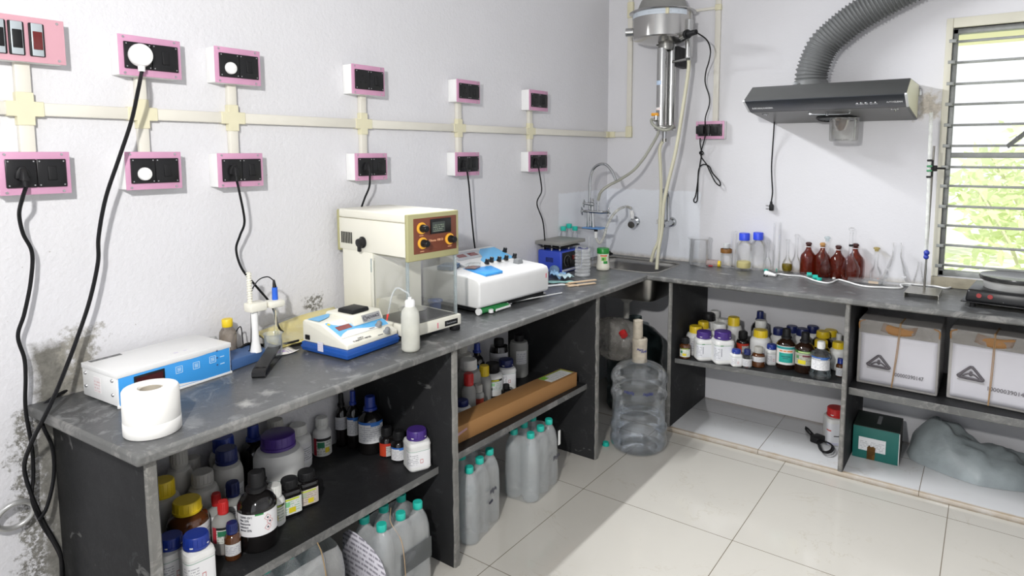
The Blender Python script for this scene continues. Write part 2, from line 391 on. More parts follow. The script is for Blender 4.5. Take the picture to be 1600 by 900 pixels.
m_side = stone_mat('dark_stone_panel', (0.011,0.0112,0.012), (0.06,0.062,0.065), 0.55, 0.5, wear=0.57); m_side.node_tree.nodes['Principled BSDF'].inputs['Specular IOR Level'].default_value = 0.28
m_pedge = stone_mat('broken_stone_edge', (0.12,0.118,0.11), (0.28,0.27,0.25), 0.8, 0.7, wear=0.5)

def floor_mat(name, base, gx, gy, T, rough, vein=(0.42,0.37,0.28), dirt=None):
    m, nt, b, out = _mat(name); tc = N(nt, 'ShaderNodeTexCoord'); oc = tc.outputs['Object']
    sp = N(nt, 'ShaderNodeSeparateXYZ'); nt.links.new(oc, sp.inputs[0])
    def line(s, g0, w):
        t = vmath(nt, 'DIVIDE', vmath(nt, 'SUBTRACT', s, g0), T)
        fr = vmath(nt, 'ABSOLUTE', vmath(nt, 'SUBTRACT', vmath(nt, 'FRACT', vmath(nt, 'ADD', t, 100.5), None), 0.5), None)
        return vmath(nt, 'LESS_THAN', fr, w/T)
    g = vmath(nt, 'MAXIMUM', line(sp.outputs[0], gx, 0.0013), line(sp.outputs[1], gy, 0.0013))
    big = nois(nt, oc, 1.7, 5, 0.6); v = nois(nt, oc, 2.3, 7, 0.62, 1.6)
    vn = vmath(nt, 'ABSOLUTE', vmath(nt, 'SUBTRACT', v, 0.5), None)
    c = mixc(nt, ramp01(nt, big, 0.3, 0.7), base, tuple(x*0.93 for x in base))
    k = vmath(nt, 'MULTIPLY', vmath(nt, 'SUBTRACT', 1, ramp01(nt, vn, 0.0, 0.008)), vmath(nt, 'MULTIPLY', ramp01(nt, nois(nt, oc, 4, 3), 0.5, 0.6), 0.42))
    c = mixc(nt, k, c, vein)
    st = ramp01(nt, nois(nt, oc, 7, 4, 0.6, 1.0), 0.735, 0.76); c = mixc(nt, vmath(nt, 'MULTIPLY', st, 0.75), c, (0.28,0.22,0.13))
    if dirt:
        for (ax, v0, w, cc) in dirt:
            k = vmath(nt, 'SUBTRACT', 1, ramp01(nt, vmath(nt, 'ADD', vmath(nt, 'ABSOLUTE', vmath(nt, 'SUBTRACT', sp.outputs[ax], v0), None), vmath(nt, 'MULTIPLY', vmath(nt, 'SUBTRACT', nois(nt, oc, 16, 5, 0.7), 0.5), w*1.2)), 0, w))
            c = mixc(nt, k, c, cc)
    c = mixc(nt, g, c, (0.17,0.14,0.10))
    nt.links.new(c, b.inputs['Base Color']); b.inputs['Roughness'].default_value = rough; b.inputs['Specular IOR Level'].default_value = 0.55
    bp = N(nt, 'ShaderNodeBump'); bp.inputs['Strength'].default_value = 0.04; bp.inputs['Distance'].default_value = 0.003
    nt.links.new(nois(nt, oc, 6, 2), bp.inputs['Height']); nt.links.new(bp.outputs[0], b.inputs['Normal']); return m
m_floor = floor_mat('cream_vitrified_tile', (0.60,0.575,0.52), 0.5055, -1.071, 0.6, 0.10, dirt=[(1,-0.362,0.006,(0.25,0.19,0.12))])
m_plinth = floor_mat('white_plinth_tile', (0.66,0.665,0.67), 0.985, -1.3, 0.62, 0.16, dirt=[(1,-0.352,0.014,(0.45,0.36,0.25)), (1,0.125,0.05,(0.5,0.44,0.38))])

# ---------------------------------------------------------------- setting
b = MB(); b.box((-0.3,-5.0,-0.05),(3.6,0.33,0.0)); struct(b.build('floor', m_floor))
b = MB(); b.box((XW-0.2,-5.0,0.0),(XW,YW+0.2,2.9)); struct(b.build('wall_left', m_wl))
WX0, WX1, WZ0, WZ1 = 1.598, 2.72, 0.800, 1.866
b = MB()
b.box((XW,YW,0.0),(WX0,YW+0.2,2.9)); b.box((WX1,YW,0.0),(3.6,YW+0.2,2.9))
b.box((WX0,YW,0.0),(WX1,YW+0.2,WZ0)); b.box((WX0,YW,WZ1),(WX1,YW+0.2,2.9)); struct(b.build('wall_back', m_wb))
b = MB(); b.box((3.4,-5.0,0.0),(3.6,YW,2.9)); struct(b.build('wall_right', m_wp))
b = MB(); b.box((-0.3,-5.0,2.9),(3.6,0.33,3.0)); struct(b.build('ceiling', m_wp))
b = MB(); b.box((0.545,-0.358,0.0),(3.39,YW-0.0005,ZP), 0.002); struct(b.build('trim_1', m_plinth))

# window
m_cream = M_('cream_paint', (0.62,0.60,0.50), 0.55, var=0.12, scale=6, bump=0.1)
m_wmetal = M_('weathered_grey_steel', (0.27,0.28,0.27), 0.5, 0.3, var=0.25, scale=30)
w = MB()
w.box((1.573,YW-0.012,WZ0),(WX0,YW+0.03,1.907), 0.003); w.box((WX1,YW-0.012,WZ0),(WX1+0.025,YW+0.03,1.907), 0.003)
w.box((WX0,YW-0.012,WZ1),(WX1,YW+0.03,1.907), 0.003)
win = w.build('window_1', m_cream); struct(win)
win['label'] = 'barred window with a cream surround and grey steel frame'
w = MB(); w.box((1.573,YW-0.012,H+0.001),(WX1+0.025,YW+0.034,WZ0-0.001), 0.003); w.build('window_sill', M_('dirty_brown_sill', (0.30,0.27,0.20), 0.7, var=0.35, scale=25, bump=0.3), win)
w = MB()
for x in (WX0, 2.15, WX1-0.018): w.box((x,YW+0.035,WZ0),(x+0.018,YW+0.075,WZ1), 0.002)
w.box((WX0,YW+0.035,WZ1-0.02),(WX1,YW+0.075,WZ1), 0.002); w.box((WX0,YW+0.035,WZ0),(WX1,YW+0.075,WZ0+0.022), 0.002)
w.box((WX0+0.018,YW+0.04,1.318),(WX1-0.018,YW+0.07,1.341), 0.002)
w.build('window_frame', m_wmetal, win)
for z in (1.812,1.724,1.634,1.547,1.459,1.370,1.279,1.197,1.109,1.024,0.937,0.848):
    w = MB(); w.box((WX0,YW+0.022,z-0.005),(WX1,YW+0.036,z+0.005), 0.001)
    w.box((WX0-0.012,YW-0.014,z-0.007),(WX0+0.014,YW+0.03,z+0.007), 0.001)
    w.build('grille_bar', m_wmetal, win)
p0 = at(1574, 229, y=YW-0.03); p1 = at(1612, 200, y=YW-0.10)
w = MB(plane_frame(p0, p1-p0, (0,0,1))); w.box((0,-0.009,-0.002),((p1-p0).length+0.06,0.009,0.002), 0.001); w.cyl((0.30*0.2,0,-0.01),(0.30*0.2,0,0.01),0.006)
tag(w.build('casement_stay', m_wmetal), 'flat grey metal window stay arm jutting across the window bars', 'window stay')

# outside
b = MB(); b.box((-6,0.4,-0.4),(16,40,-0.35)); struct(b.build('ground_outside', M_('pale_dry_ground', (0.74,0.78,0.55), 0.9, var=0.2, scale=1.5)))
b = MB(); b.box((1.2,YW+0.21,1.90),(3.3,0.95,1.99)); struct(b.build('trim_2', M_('yellow_lintel_paint', (0.88,0.84,0.58), 0.7)))
leafm = []
for i, c in enumerate([(0.72,0.80,0.48),(0.78,0.84,0.58),(0.66,0.77,0.44)]):
    m, nt, bs, out = _mat('leaf_green_%d' % i)
    bs.inputs['Roughness'].default_value = 0.7; bs.inputs['Base Color'].default_value = col4(c)
    tr = N(nt, 'ShaderNodeBsdfTranslucent'); tr.inputs[0].default_value = col4(c)
    mx = N(nt, 'ShaderNodeMixShader'); mx.inputs[0].default_value = 0.45
    nt.links.new(bs.outputs[0], mx.inputs[1]); nt.links.new(tr.outputs[0], mx.inputs[2]); nt.links.new(mx.outputs[0], out.inputs[0]); leafm.append(m)
m_bark = M_('pale_bark', (0.62,0.62,0.45), 0.9, var=0.3, scale=12)
R = random.Random(11)
def bush(x, y, r, h, mi, label, z0=-0.35, n=420, cat='bush', nm='leafy_bush'):
    t = thing(nm, label, cat, (x,y,z0), 'bushes beyond the window')
    s = MB()
    for k in range(7):
        a = k*2*PI/7; s.tube([(x,y,z0),(x+0.25*r*math.cos(a),y+0.25*r*math.sin(a),z0+h*0.45),(x+0.6*r*math.cos(a),y+0.6*r*math.sin(a),z0+h*0.85)], 0.012*h, 5, 3)
    s.build('stem', m_bark, t)
    f = MB(); cl = [(x+R.uniform(-.6,.6)*r, y+R.uniform(-.6,.6)*r, z0+h*R.uniform(.35,.85)) for _ in range(16)]
    for k in range(n):
        c = Vector(R.choice(cl)); d = Vector((R.gauss(0,1),R.gauss(0,1),R.gauss(0,1))).normalized()*r*R.uniform(.15,.42)
        p = c+d; L = R.uniform(.06,.13)*max(1,h/1.5); u = Vector((R.gauss(0,1),R.gauss(0,1),R.gauss(0,.6))).normalized(); w_ = u.orthogonal().normalized()*L*.42
        f.quad(p-u*L, p+w_, p+u*L, p-w_)
    f.build('foliage', leafm[mi], t)
bush(2.2,5.5,1.0,1.5,0,'light green leafy bush beyond the window, lowest near the left edge')
bush(4.9,6.0,1.1,1.7,2,'mid green bush beyond the window, its crown right of centre')
bush(5.2,9.4,1.6,2.2,1,'pale yellow-green tall bush farther off beyond the window')
bush(2.4,9.5,1.3,2.0,1,'hazy pale bush farthest out beyond the window grille')
bush(8.6,12.5,1.6,2.6,0,'broad light green bush seen past the right side of the window')
sn = bpy.data.lights.new('sun', 'SUN'); sn.energy = 3.2; sn.angle = 0.05; so = bpy.data.objects.new('sun', sn); COL.objects.link(so)
so.rotation_euler = Vector((-0.6,0.25,-0.7)).to_track_quat('-Z','Y').to_euler()
# ---------------------------------------------------------------- stone worktop, panels and shelves
def worktop():
    bm = bmesh.new(); YE = -2.69
    outer = [(XW+0.001,YE-0.02),(0.44,YE+0.013),(0.44,-0.368),(3.39,-0.368),(3.39,YW-0.001),(XW+0.001,YW-0.001)]
    hx0,hx1,hy0,hy1,r = 0.0,0.452,-0.318,0.045,0.07; hole = []
    for cx,cy,a0 in ((hx1-r,hy1-r,0),(hx0+r,hy1-r,90),(hx0+r,hy0+r,180),(hx1-r,hy0+r,270)):
        for k in range(7): a = math.radians(a0+15*k); hole.append((cx+r*math.cos(a), cy+r*math.sin(a)))
    zt, zb = H, H-0.025
    es = []; T = []
    for poly in (outer, hole):
        vs = [bm.verts.new((p[0],p[1],zt)) for p in poly]; T.append(vs)
        es += [bm.edges.new((vs[i], vs[(i+1)%len(vs)])) for i in range(len(vs))]
    bmesh.ops.triangle_fill(bm, use_beauty=True, use_dissolve=False, edges=es)
    bmesh.ops.recalc_face_normals(bm, faces=bm.faces[:])
    for f in bm.faces:
        if f.normal.z < 0: f.normal_flip()
    top = bm.faces[:]
    dup = bmesh.ops.duplicate(bm, geom=top)
    mp = dup['vert_map']
    for f in [g for g in dup['geom'] if isinstance(g, bmesh.types.BMFace)]: f.normal_flip()
    low = {}
    for vs in T:
        L = [mp[v] for v in vs]
        for v in L: v.co.z = zb
        n = len(vs)
        for i in range(n):
            try:
                f = bm.faces.new((vs[i], vs[(i+1)%n], L[(i+1)%n], L[i])); f.material_index = 1
            except ValueError: pass
    bmesh.ops.recalc_face_normals(bm, faces=bm.faces[:])
    me = bpy.data.meshes.new('stone_worktop'); bm.to_mesh(me); bm.free(); me.materials.append(m_top); me.materials.append(m_edge)
    o = bpy.data.objects.new('stone_worktop', me); COL.objects.link(o)
    md = o.modifiers.new('bev', 'BEVEL'); md.width = 0.007; md.segments = 3; md.limit_method = 'ANGLE'; md.angle_limit = math.radians(60); md.material = 1
    for p in me.polygons: p.use_smooth = True
    try: me.set_sharp_from_angle(angle=math.radians(50))
    except Exception: pass
    WO[o.name] = Vector((0,0,0))
    tag(o, 'L-shaped dark grey stone worktop running along both walls', 'worktop')
worktop()
def chip_panel(name, label, a, b, group, front):
    "upright stone panel; its front edge is chipped and paler"
    x0,y0,z0 = a; x1,y1,z1 = b
    m = MB(); R = random.Random(hash(label) % 999 if False else len(label)); n = 26
    def ring(t, j):
        z = z0+(z1-z0)*t; e = (R.random()-0.5)*0.004
        if front == 'x': return [(x0,y0,z),(x1-0.006+e,y0,z),(x1+e*0.5,y0+0.004,z),(x1+e*0.5,y1-0.004,z),(x1-0.006+e,y1,z),(x0,y1,z)]
        return [(x0,y1,z),(x0,y0+0.006+e,z),(x0+0.004,y0+e*0.5,z),(x1-0.004,y0+e*0.5,z),(x1,y0+0.006+e,z),(x1,y1,z)]
    rows = [[m._v(p) for p in ring(j/n, j)] for j in range(n+1)]
    for j in range(n):
        for i in range(6):
            k = (i+1)%6; f = m._f([rows[j][i],rows[j][k],rows[j+1][k],rows[j+1][i]])
            f.material_index = 1 if i in (1,2,3) else 0
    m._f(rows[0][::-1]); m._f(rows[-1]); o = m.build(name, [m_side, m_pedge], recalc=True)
    tag(o, label, 'stone panel', group)
G = 'upright stone panels carrying the worktop'
zt = H-0.0255
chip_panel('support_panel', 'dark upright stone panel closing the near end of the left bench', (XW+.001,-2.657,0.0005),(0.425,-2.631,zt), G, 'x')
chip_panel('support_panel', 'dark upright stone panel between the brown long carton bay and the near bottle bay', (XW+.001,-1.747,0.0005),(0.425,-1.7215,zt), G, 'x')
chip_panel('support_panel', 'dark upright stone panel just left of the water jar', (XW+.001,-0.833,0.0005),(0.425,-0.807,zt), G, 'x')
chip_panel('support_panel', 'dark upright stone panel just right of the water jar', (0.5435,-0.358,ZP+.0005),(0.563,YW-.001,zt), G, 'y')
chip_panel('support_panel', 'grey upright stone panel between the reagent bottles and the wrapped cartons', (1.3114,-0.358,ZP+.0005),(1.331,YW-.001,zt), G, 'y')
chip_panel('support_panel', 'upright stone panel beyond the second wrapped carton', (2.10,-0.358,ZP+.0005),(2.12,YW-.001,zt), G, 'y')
ZS1 = 0.330; XS1 = 0.359; XS2 = 0.379; YSA = -0.31; ZSB = 0.370
def zs2(y): return 0.352+(y+1.7215)/(-0.833+1.7215)*(0.338-0.352)
def zsA(x): return 0.349+(x-0.563)/(1.3114-0.563)*(0.376-0.349)
m_shelfs = [m_side, m_edge]
def shelf(label, P, fi):
    m = MB(); v = [m._v(p) for p in P]; fs = []
    for n, q in enumerate(((3,2,1,0),(4,5,6,7),(0,1,5,4),(1,2,6,5),(2,3,7,6),(3,0,4,7))):
        f = m._f([v[i] for i in q]); f.material_index = 1 if n == fi else 0; fs.append(f)
    o = m.build('stone_shelf', m_shelfs)
    md = o.modifiers.new('bev', 'BEVEL'); md.width = 0.002; md.segments = 2; md.limit_method = 'ANGLE'
    tag(o, label, 'shelf', 'stone shelves between the panels')
def hx(x0,x1,y0,y1,za,zb,th,ax):
    # za at low end of axis ax, zb at the high end (top heights)
    def z(x,y): t = (x-x0)/(x1-x0) if ax == 'x' else (y-y0)/(y1-y0); return za+(zb-za)*t
    q = [(x0,y0),(x1,y0),(x1,y1),(x0,y1)]
    return [(x,y,z(x,y)-th) for x,y in q]+[(x,y,z(x,y)) for x,y in q]
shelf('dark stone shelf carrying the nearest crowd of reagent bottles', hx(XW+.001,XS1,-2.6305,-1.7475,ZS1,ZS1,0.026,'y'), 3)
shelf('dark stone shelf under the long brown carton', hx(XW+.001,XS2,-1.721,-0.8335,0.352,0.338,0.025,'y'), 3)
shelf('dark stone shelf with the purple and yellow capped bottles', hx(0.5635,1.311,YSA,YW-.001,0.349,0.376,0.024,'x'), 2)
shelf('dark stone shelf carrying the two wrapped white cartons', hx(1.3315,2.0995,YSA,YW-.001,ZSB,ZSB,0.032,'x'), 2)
# ---------------------------------------------------------------- socket boxes, trunking, cords
m_pink = M_('pink_laminate', (0.60,0.31,0.46), 0.4, var=0.10, scale=25)
m_pinkpale = M_('pale_pink_sheet', (0.66,0.36,0.42), 0.35, var=0.04)
m_wbox = M_('white_box_plastic', (0.82,0.82,0.81), 0.5)
m_black = M_('black_plastic', (0.010,0.010,0.011), 0.32, spec=0.35)
m_blackm = M_('black_matt_plastic', (0.012,0.012,0.013), 0.5, spec=0.25)
m_rubber = M_('black_cable_rubber', (0.006,0.006,0.007), 0.4, spec=0.22)
m_steel = M_('polished_steel', (0.50,0.50,0.49), 0.2, 1.0)
m_chrome = M_('chrome', (0.50,0.51,0.52), 0.12, 1.0)
m_screw = M_('zinc_screw', (0.55,0.55,0.56), 0.35, 0.9)
m_white = M_('white_plastic', (0.84,0.84,0.83), 0.38)
m_ivory = M_('ivory_trunking', (0.70,0.675,0.60), 0.45)
m_tape = M_('pale_yellow_tape', (0.70,0.66,0.47), 0.6, var=0.06)
m_grey = M_('grey_plastic', (0.24,0.25,0.26), 0.45)
m_silver = M_('silver_grey_plastic', (0.45,0.50,0.53), 0.35, 0.2)
m_red = M_('red_lens', (0.13,0.012,0.012), 0.15, coat=0.5)
m_darkhole = M_('dark_recess', (0.004,0.004,0.004), 0.8)

def wall_frame(wall, a, z):
    "frame whose x runs along the wall, y up, z out into the room; origin on the wall at (a,z)"
    if wall == 'left': return Matrix(((0,0,1,XW),(1,0,0,a),(0,1,0,z),(0,0,0,1)))
    return Matrix(((1,0,0,a),(0,0,-1,YW),(0,1,0,z),(0,0,0,1)))
def outlet(wall, a, z, w, h, label, plug=None, sides=(0,0), d=0.05, cap=False, group='pink framed socket and switch boxes'):
    "twin module box: socket on the left, rocker switch on the right; a = near (left) end, z = bottom"
    M = wall_frame(wall, a, z)
    t = thing('switch_socket_box', label, 'socket', M @ Vector((w/2,h/2,0)), group)
    s = MB(M); s.box((0.001,0.001,0.0005),(w-0.001,h-0.001,d-0.004), 0.002); s.build('back_box', m_wbox, t)
    s = MB(M); s.box((0,0,d-0.004),(w,h,d), 0.0012); fp = s.build('face_plate', m_pink, t)
    for (x,y) in ((0.012,0.006),(w-0.016,0.006),(0.012,h-0.006),(w-0.016,h-0.006)):
        s = MB(M); s.cyl((x,y,d),(x,y,d+0.0018),0.0032,0.0026,10); s.build('screw', m_screw, fp)
    mw = (w-0.022)/2; my = h*0.17
    for k in (0,1):
        x0 = 0.011+k*(mw+0.001)
        s = MB(M); s.box((x0,my,d),(x0+mw,h-my,d+0.006), 0.0016); mod = s.build('socket_module' if k == 0 else 'switch_module', m_black, t)
        for (x,y) in ((x0+0.005,my+0.005),(x0+mw-0.005,my+0.005),(x0+0.005,h-my-0.005),(x0+mw-0.005,h-my-0.005)):
            s = MB(M); s.cyl((x,y,d+0.006),(x,y,d+0.0068),0.0019,0.0015,8); s.build('screw', m_screw, mod)
        cx, cy = x0+mw/2, h/2
        if k:
            s = MB(M); s.prism([(-0.001,cy-0.016),(0.004,cy-0.016),(0.0018,cy),(0.0035,cy+0.016),(-0.001,cy+0.016)], 'x', cx-0.009, cx+0.009)
            s.bm.free(); s = MB(M @ Matrix.Translation((cx,cy,d+0.006)))
            s.hexa([(-0.009,-0.0165,0),(0.009,-0.0165,0),(0.009,0.0165,0),(-0.009,0.0165,0),(-0.008,-0.0155,0.0045),(0.008,-0.0155,0.0045),(0.008,0.0155,0.0015),(-0.008,0.0155,0.0015)], 0.0008)
            s.build('rocker', m_blackm, mod)
        else:
            for (dx,dy,r) in ((0,0.012,0.0042),(-0.010,-0.010,0.0034),(0.010,-0.010,0.0034),(0,0.0,0.002)):
                s = MB(M); s.cyl((cx+dx,cy+dy,d+0.0056),(cx+dx,cy+dy,d+0.0064),r,r,10); s.build('pin_hole', m_darkhole, mod)
            if cap:
                s = MB(M @ Matrix.Translation((cx+0.002,cy-0.008,d+0.006)) )
                s.lathe((0,0,0), [(0.0001,0.009),(0.012,0.0088),(0.0155,0.007),(0.017,0.003),(0.017,0.0)], 24)
                s.box((0.002,-0.0012,0.0085),(0.011,0.0012,0.0098), 0.0004)
                s.build('blanking_plug', m_white, t)
    return M, d, 0.011+mw/2, h/2
def plug_cord(M, d, px_, py_, pts, label, cat='power cord', name='power_cord', body=None, col=None, r=0.0032, big=False, extra=None):
    "moulded three-pin plug pushed into the socket, its cord hanging along pts (world points)"
    col = col or m_rubber; c = M @ Vector((px_, py_-0.008, d+0.006))
    t = thing(name, label, cat, c)
    s = MB(M @ Matrix.Translation((px_, py_, d+0.0065)))
    if big:
        s.lathe((0,0,0), [(0.0255,0),(0.027,0.006),(0.027,0.016),(0.024,0.024),(0.015,0.0275),(0.0001,0.028)], 28, sy=1.06)
        s.cyl((0,-0.026,0.012),(0,-0.040,0.012),0.0085,0.008,14); s.cyl((0.012,-0.006,0.027),(0.012,-0.006,0.0285),0.003,0.003,8)
        ex = (0,-0.040,0.012)
    else:
        P = [(-0.015,-0.012),(0.015,-0.012),(0.013,0.004),(0.006,0.016),(-0.006,0.016),(-0.013,0.004)]
        s.prism(P, 'z', 0.0, 0.011, 0.003, 2)
        s.hexa([(-0.010,-0.014,0.008),(0.010,-0.014,0.008),(0.006,0.012,0.010),(-0.006,0.012,0.010),(-0.007,-0.016,0.026),(0.007,-0.016,0.026),(0.004,0.006,0.019),(-0.004,0.006,0.019)], 0.002)
        s.cyl((0,-0.012,0.016),(0,-0.031,0.018),0.0058,0.0042,12); ex = (0,-0.031,0.018)
    s.build('plug', body or m_blackm, t)
    e = M @ Matrix.Translation((px_, py_, d+0.0065)) @ Vector(ex)
    s = MB(); s.tube([e]+[Vector(p) for p in pts], r, 8, 8); s.build('cable', col, t)
    return t
def wl(px, py, off=0.03): return at(px, py, x=XW+off)

# columns on the left wall: (y of near end, width)
rows = []
outlet('left', -2.735, 1.250, 0.137, 0.097, 'pink framed socket box with a black plug, leftmost on the wall', None)
M1u = outlet('left', -2.477, 1.538, 0.152, 0.100, 'pink framed socket box holding the large round white plug')
outlet('left', -2.478, 1.250, 0.139, 0.097, 'pink framed socket box with a white blanking plug, crossed by a long black cord', cap=True)
outlet('left', -2.232, 1.540, 0.138, 0.100, 'pink framed socket box with a round white blanking plug, upper row', cap=True)
M2l = outlet('left', -2.238, 1.246, 0.139, 0.097, 'pink framed socket box with a black plug, above the electrode stand')
outlet('left', -1.757, 1.543, 0.145, 0.100, 'pink framed box with an empty socket, straight above the analytical balance')
M3l = outlet('left', -1.753, 1.248, 0.144, 0.094, 'pink framed socket box with a black plug just above the analytical balance')
outlet('left', -1.229, 1.548, 0.144, 0.092, 'pink framed box with an empty socket, upper row, second from the corner')
M4l = outlet('left', -1.243, 1.249, 0.150, 0.096, 'pink framed socket box whose cord drops behind the white spectrophotometer')
outlet('left', -0.725, 1.541, 0.153, 0.096, 'small looking pink framed box with an empty socket, nearest the room corner, upper row')
M5l = outlet('left', -0.730, 1.253, 0.155, 0.095, 'pink framed socket box nearest the room corner, its cord dropping to the blue stirrer')
M0l = (wall_frame('left', -2.735, 1.250), 0.05, 0.011+0.0575/2, 0.0485)
# back wall twin box
MBk = outlet('back', 0.490, 1.412, 0.150, 0.092, 'pink framed socket box on the back wall beside the steel distiller', group=None, d=0.042)

# master switch plate
M = wall_frame('left', -2.86, 1.548); t = thing('switch_board', 'large pale pink switch board with silver framed rocker switches, one red, top left', 'switch board', M @ Vector((0.13,0.05,0)))
s = MB(M); s.box((0.001,0.001,0.0005),(0.268,0.099,0.044), 0.002); s.build('back_box', m_wbox, t)
s = MB(M); s.box((0,0,0.044),(0.270,0.100,0.048), 0.001); fp = s.build('face_plate', m_pinkpale, t)
for x,y in ((0.008,0.008),(0.256,0.008),(0.256,0.092)):
    s = MB(M); s.cyl((x,y,0.048),(x,y,0.0498),0.0032,0.0026,10); s.build('screw', m_screw, fp)
for i, x in enumerate((0.095,0.130,0.165,0.205)):
    xx = x-0.002*i
    s = MB(M); s.box((xx,0.013,0.048),(xx+0.030,0.087,0.0535), 0.003); sw = s.build('switch_surround', m_blackm, t)
    s = MB(M); s.prism([(0.048,0.014),(0.055,0.014),(0.058,0.03),(0.058,0.07),(0.055,0.086),(0.048,0.086)], 'y', 0, 1) if False else s.box((xx+0.004,0.014,0.0535),(xx+0.026,0.086,0.0565), 0.0015); s.build('trim_plate', m_silver, sw)
    s = MB(M); s.box((xx+0.006,0.028,0.0565),(xx+0.024,0.068,0.0590), 0.001)
    s.build('rocker', m_red if i == 3 else m_blackm, sw)

# trunking on the left wall, round the corner and up the back wall
t = thing('cable_trunking', 'ivory plastic cable trunking with taped crosses along the left wall and round the corner', 'cable trunking', (XW, -1.5, 1.44))
def trunk(wall, x0, x1, y0, y1, mat, nm, d=0.018, o=0):
    M = wall_frame(wall, 0, 0); s = MB(M); s.box((x0,y0,0.0004+o),(x1,y1,d), 0.0025); return s.build(nm, mat, t)
cols = [(-2.667,0.030,1.347,1.55), (-2.414,0.026,1.347,1.54), (-2.166,0.026,1.343,1.542), (-1.683,0.026,1.342,1.545), (-1.178,0.026,1.345,1.55), (-0.668,0.026,1.348,1.543)]
ys = [-2.95]+[c[0] for c in cols]+[YW]
zt0, zt1 = 1.430, 1.460
for i in range(len(ys)-1):
    a = ys[i]+(0.03 if i else 0); b_ = ys[i+1]-(0.03 if i < len(ys)-2 else 0)
    trunk('left', a, b_, zt0, zt1, m_ivory, 'channel')
for y, wd, z0, z1 in cols:
    trunk('left', y-wd/2, y+wd/2, z0-0.002, zt0-0.018, m_ivory, 'channel'); trunk('left', y-wd/2, y+wd/2, zt1+0.018, z1+0.002, m_ivory, 'channel')
    s = MB(wall_frame('left', 0, 0)); k = wd/2+0.002; c = 0.0225
    P = [(y-k,zt0-c),(y+k,zt0-c),(y+k,zt0-0.002),(y+0.036,zt0-0.002),(y+0.036,zt1+0.002),(y+k,zt1+0.002),(y+k,zt1+c),(y-k,zt1+c),(y-k,zt1+0.002),(y-0.036,zt1+0.002),(y-0.036,zt0-0.002),(y-k,zt0-0.002)]
    s.prism(P, 'z', 0.0004, 0.0205, 0.001, 1); s.build('cross_joint', m_tape, t)
trunk('left', 0.075, YW-0.0, zt0-0.002, zt1+0.002, m_tape, 'corner_joint', 0.0205)
trunk('back', XW+0.021, 0.0, zt0-0.002, zt1+0.002, m_tape, 'corner_joint', 0.0205)
trunk('back', 0.0, 0.068, zt0, zt1, m_ivory, 'channel'); trunk('back', 0.068, 0.104, zt0-0.002, zt1+0.03, m_tape, 'elbow_joint', 0.0205)
trunk('back', 0.072, 0.100, zt1+0.03, 2.085, m_ivory, 'channel'); trunk('back', 0.069, 0.104, 2.085, 2.17, m_tape, 'tape_joint', 0.0205); trunk('back', 0.072, 0.100, 2.17, 2.6, m_ivory, 'channel')
t = thing('cable_trunking', 'ivory plastic cable trunking coming down to the back wall socket box', 'cable trunking', (0.58, YW, 1.8))
trunk('back', 0.568, 0.596, 1.504, 2.065, m_ivory, 'channel'); trunk('back', 0.566, 0.598, 2.065, 2.095, m_tape, 'tape_joint', 0.0205)
trunk('back', 0.568, 0.596, 2.095, 2.6, m_ivory, 'channel'); trunk('back', 0.25, 0.566, 2.072, 2.086, m_ivory, 'channel', 0.012)

# plugs and cords on the left wall
plug_cord(*M0l, [wl(35,310,0.099), wl(30,335,0.066), wl(36,365,0.058), wl(50,395,0.049), wl(48,440,0.049), wl(38,490,0.049), wl(28,525,0.049), wl(38,560,0.049), wl(40,590,0.049), wl(40,640,0.039), wl(50,700,0.039), wl(52,745,0.039), wl(50,780,0.052), wl(66,820,0.052), wl(85,850,0.052), wl(97,880,0.052), wl(100,930,0.052)],
          'black power cord hanging from the leftmost lower socket, swaying down past the bench end', r=0.0042)
plug_cord(*M1u, [wl(216,140,0.116), wl(205,190,0.099), wl(185,250,0.091), wl(165,310,0.083), wl(154,370,0.074), wl(153,410,0.066), wl(140,470,0.066), wl(120,530,0.066), wl(105,570,.085), wl(88,612,.115), wl(70,650,.135), wl(50,690,.09), wl(38,730,0.046), wl(50,775,0.052), wl(68,815,0.052), wl(85,845,0.058), wl(95,870,0.058), wl(97,930,0.058)],
          'long black power cord with a big round white plug', body=m_white, r=0.0046, big=True)
s = MB(); s.tube([at(127,598,z=H+.012), at(100,612,z=H+.008), at(78,625,z=H+.004), at(62,642,x=XW+.02), wl(68,668,0.039), wl(82,700,0.039), wl(84,745,0.039), wl(74,790,0.058), wl(62,812,0.065)], 0.0042, 8, 8)
tag(s.build('meter_cord', m_rubber), 'black cord coming from behind the conductivity meter and dropping over the bench end', 'power cord')
plug_cord(*M2l, [wl(374,300,0.091), wl(382,345,0.066), wl(375,368,0.058), wl(369,390,0.049), wl(378,420,0.058), wl(400,447,0.066), wl(425,478,0.083), wl(436,512,0.083), at(452,523,z=H+.006), at(470,530,z=H+.006)],
          'black power cord curling down behind the electrode stand', r=0.0034)
plug_cord(*M3l, [wl(577,292,0.065), wl(569,312,0.052), wl(560,340,0.039), wl(552,380,0.039)], 'short black power cord dropping behind the analytical balance', r=0.0034)
plug_cord(*M4l, [wl(733,292,0.065), wl(737,340,0.052), wl(742,387,0.046), wl(748,420,0.039)], 'straight black power cord dropping behind the white spectrophotometer', r=0.0034)
plug_cord(*M5l, [wl(845,283,0.065), wl(846,300,0.052), wl(839,318,0.046), wl(848,345,0.039), wl(851,372,0.039), wl(852,400,0.039)], 'thin black power cord wriggling down behind the blue stirrer', r=0.0032)

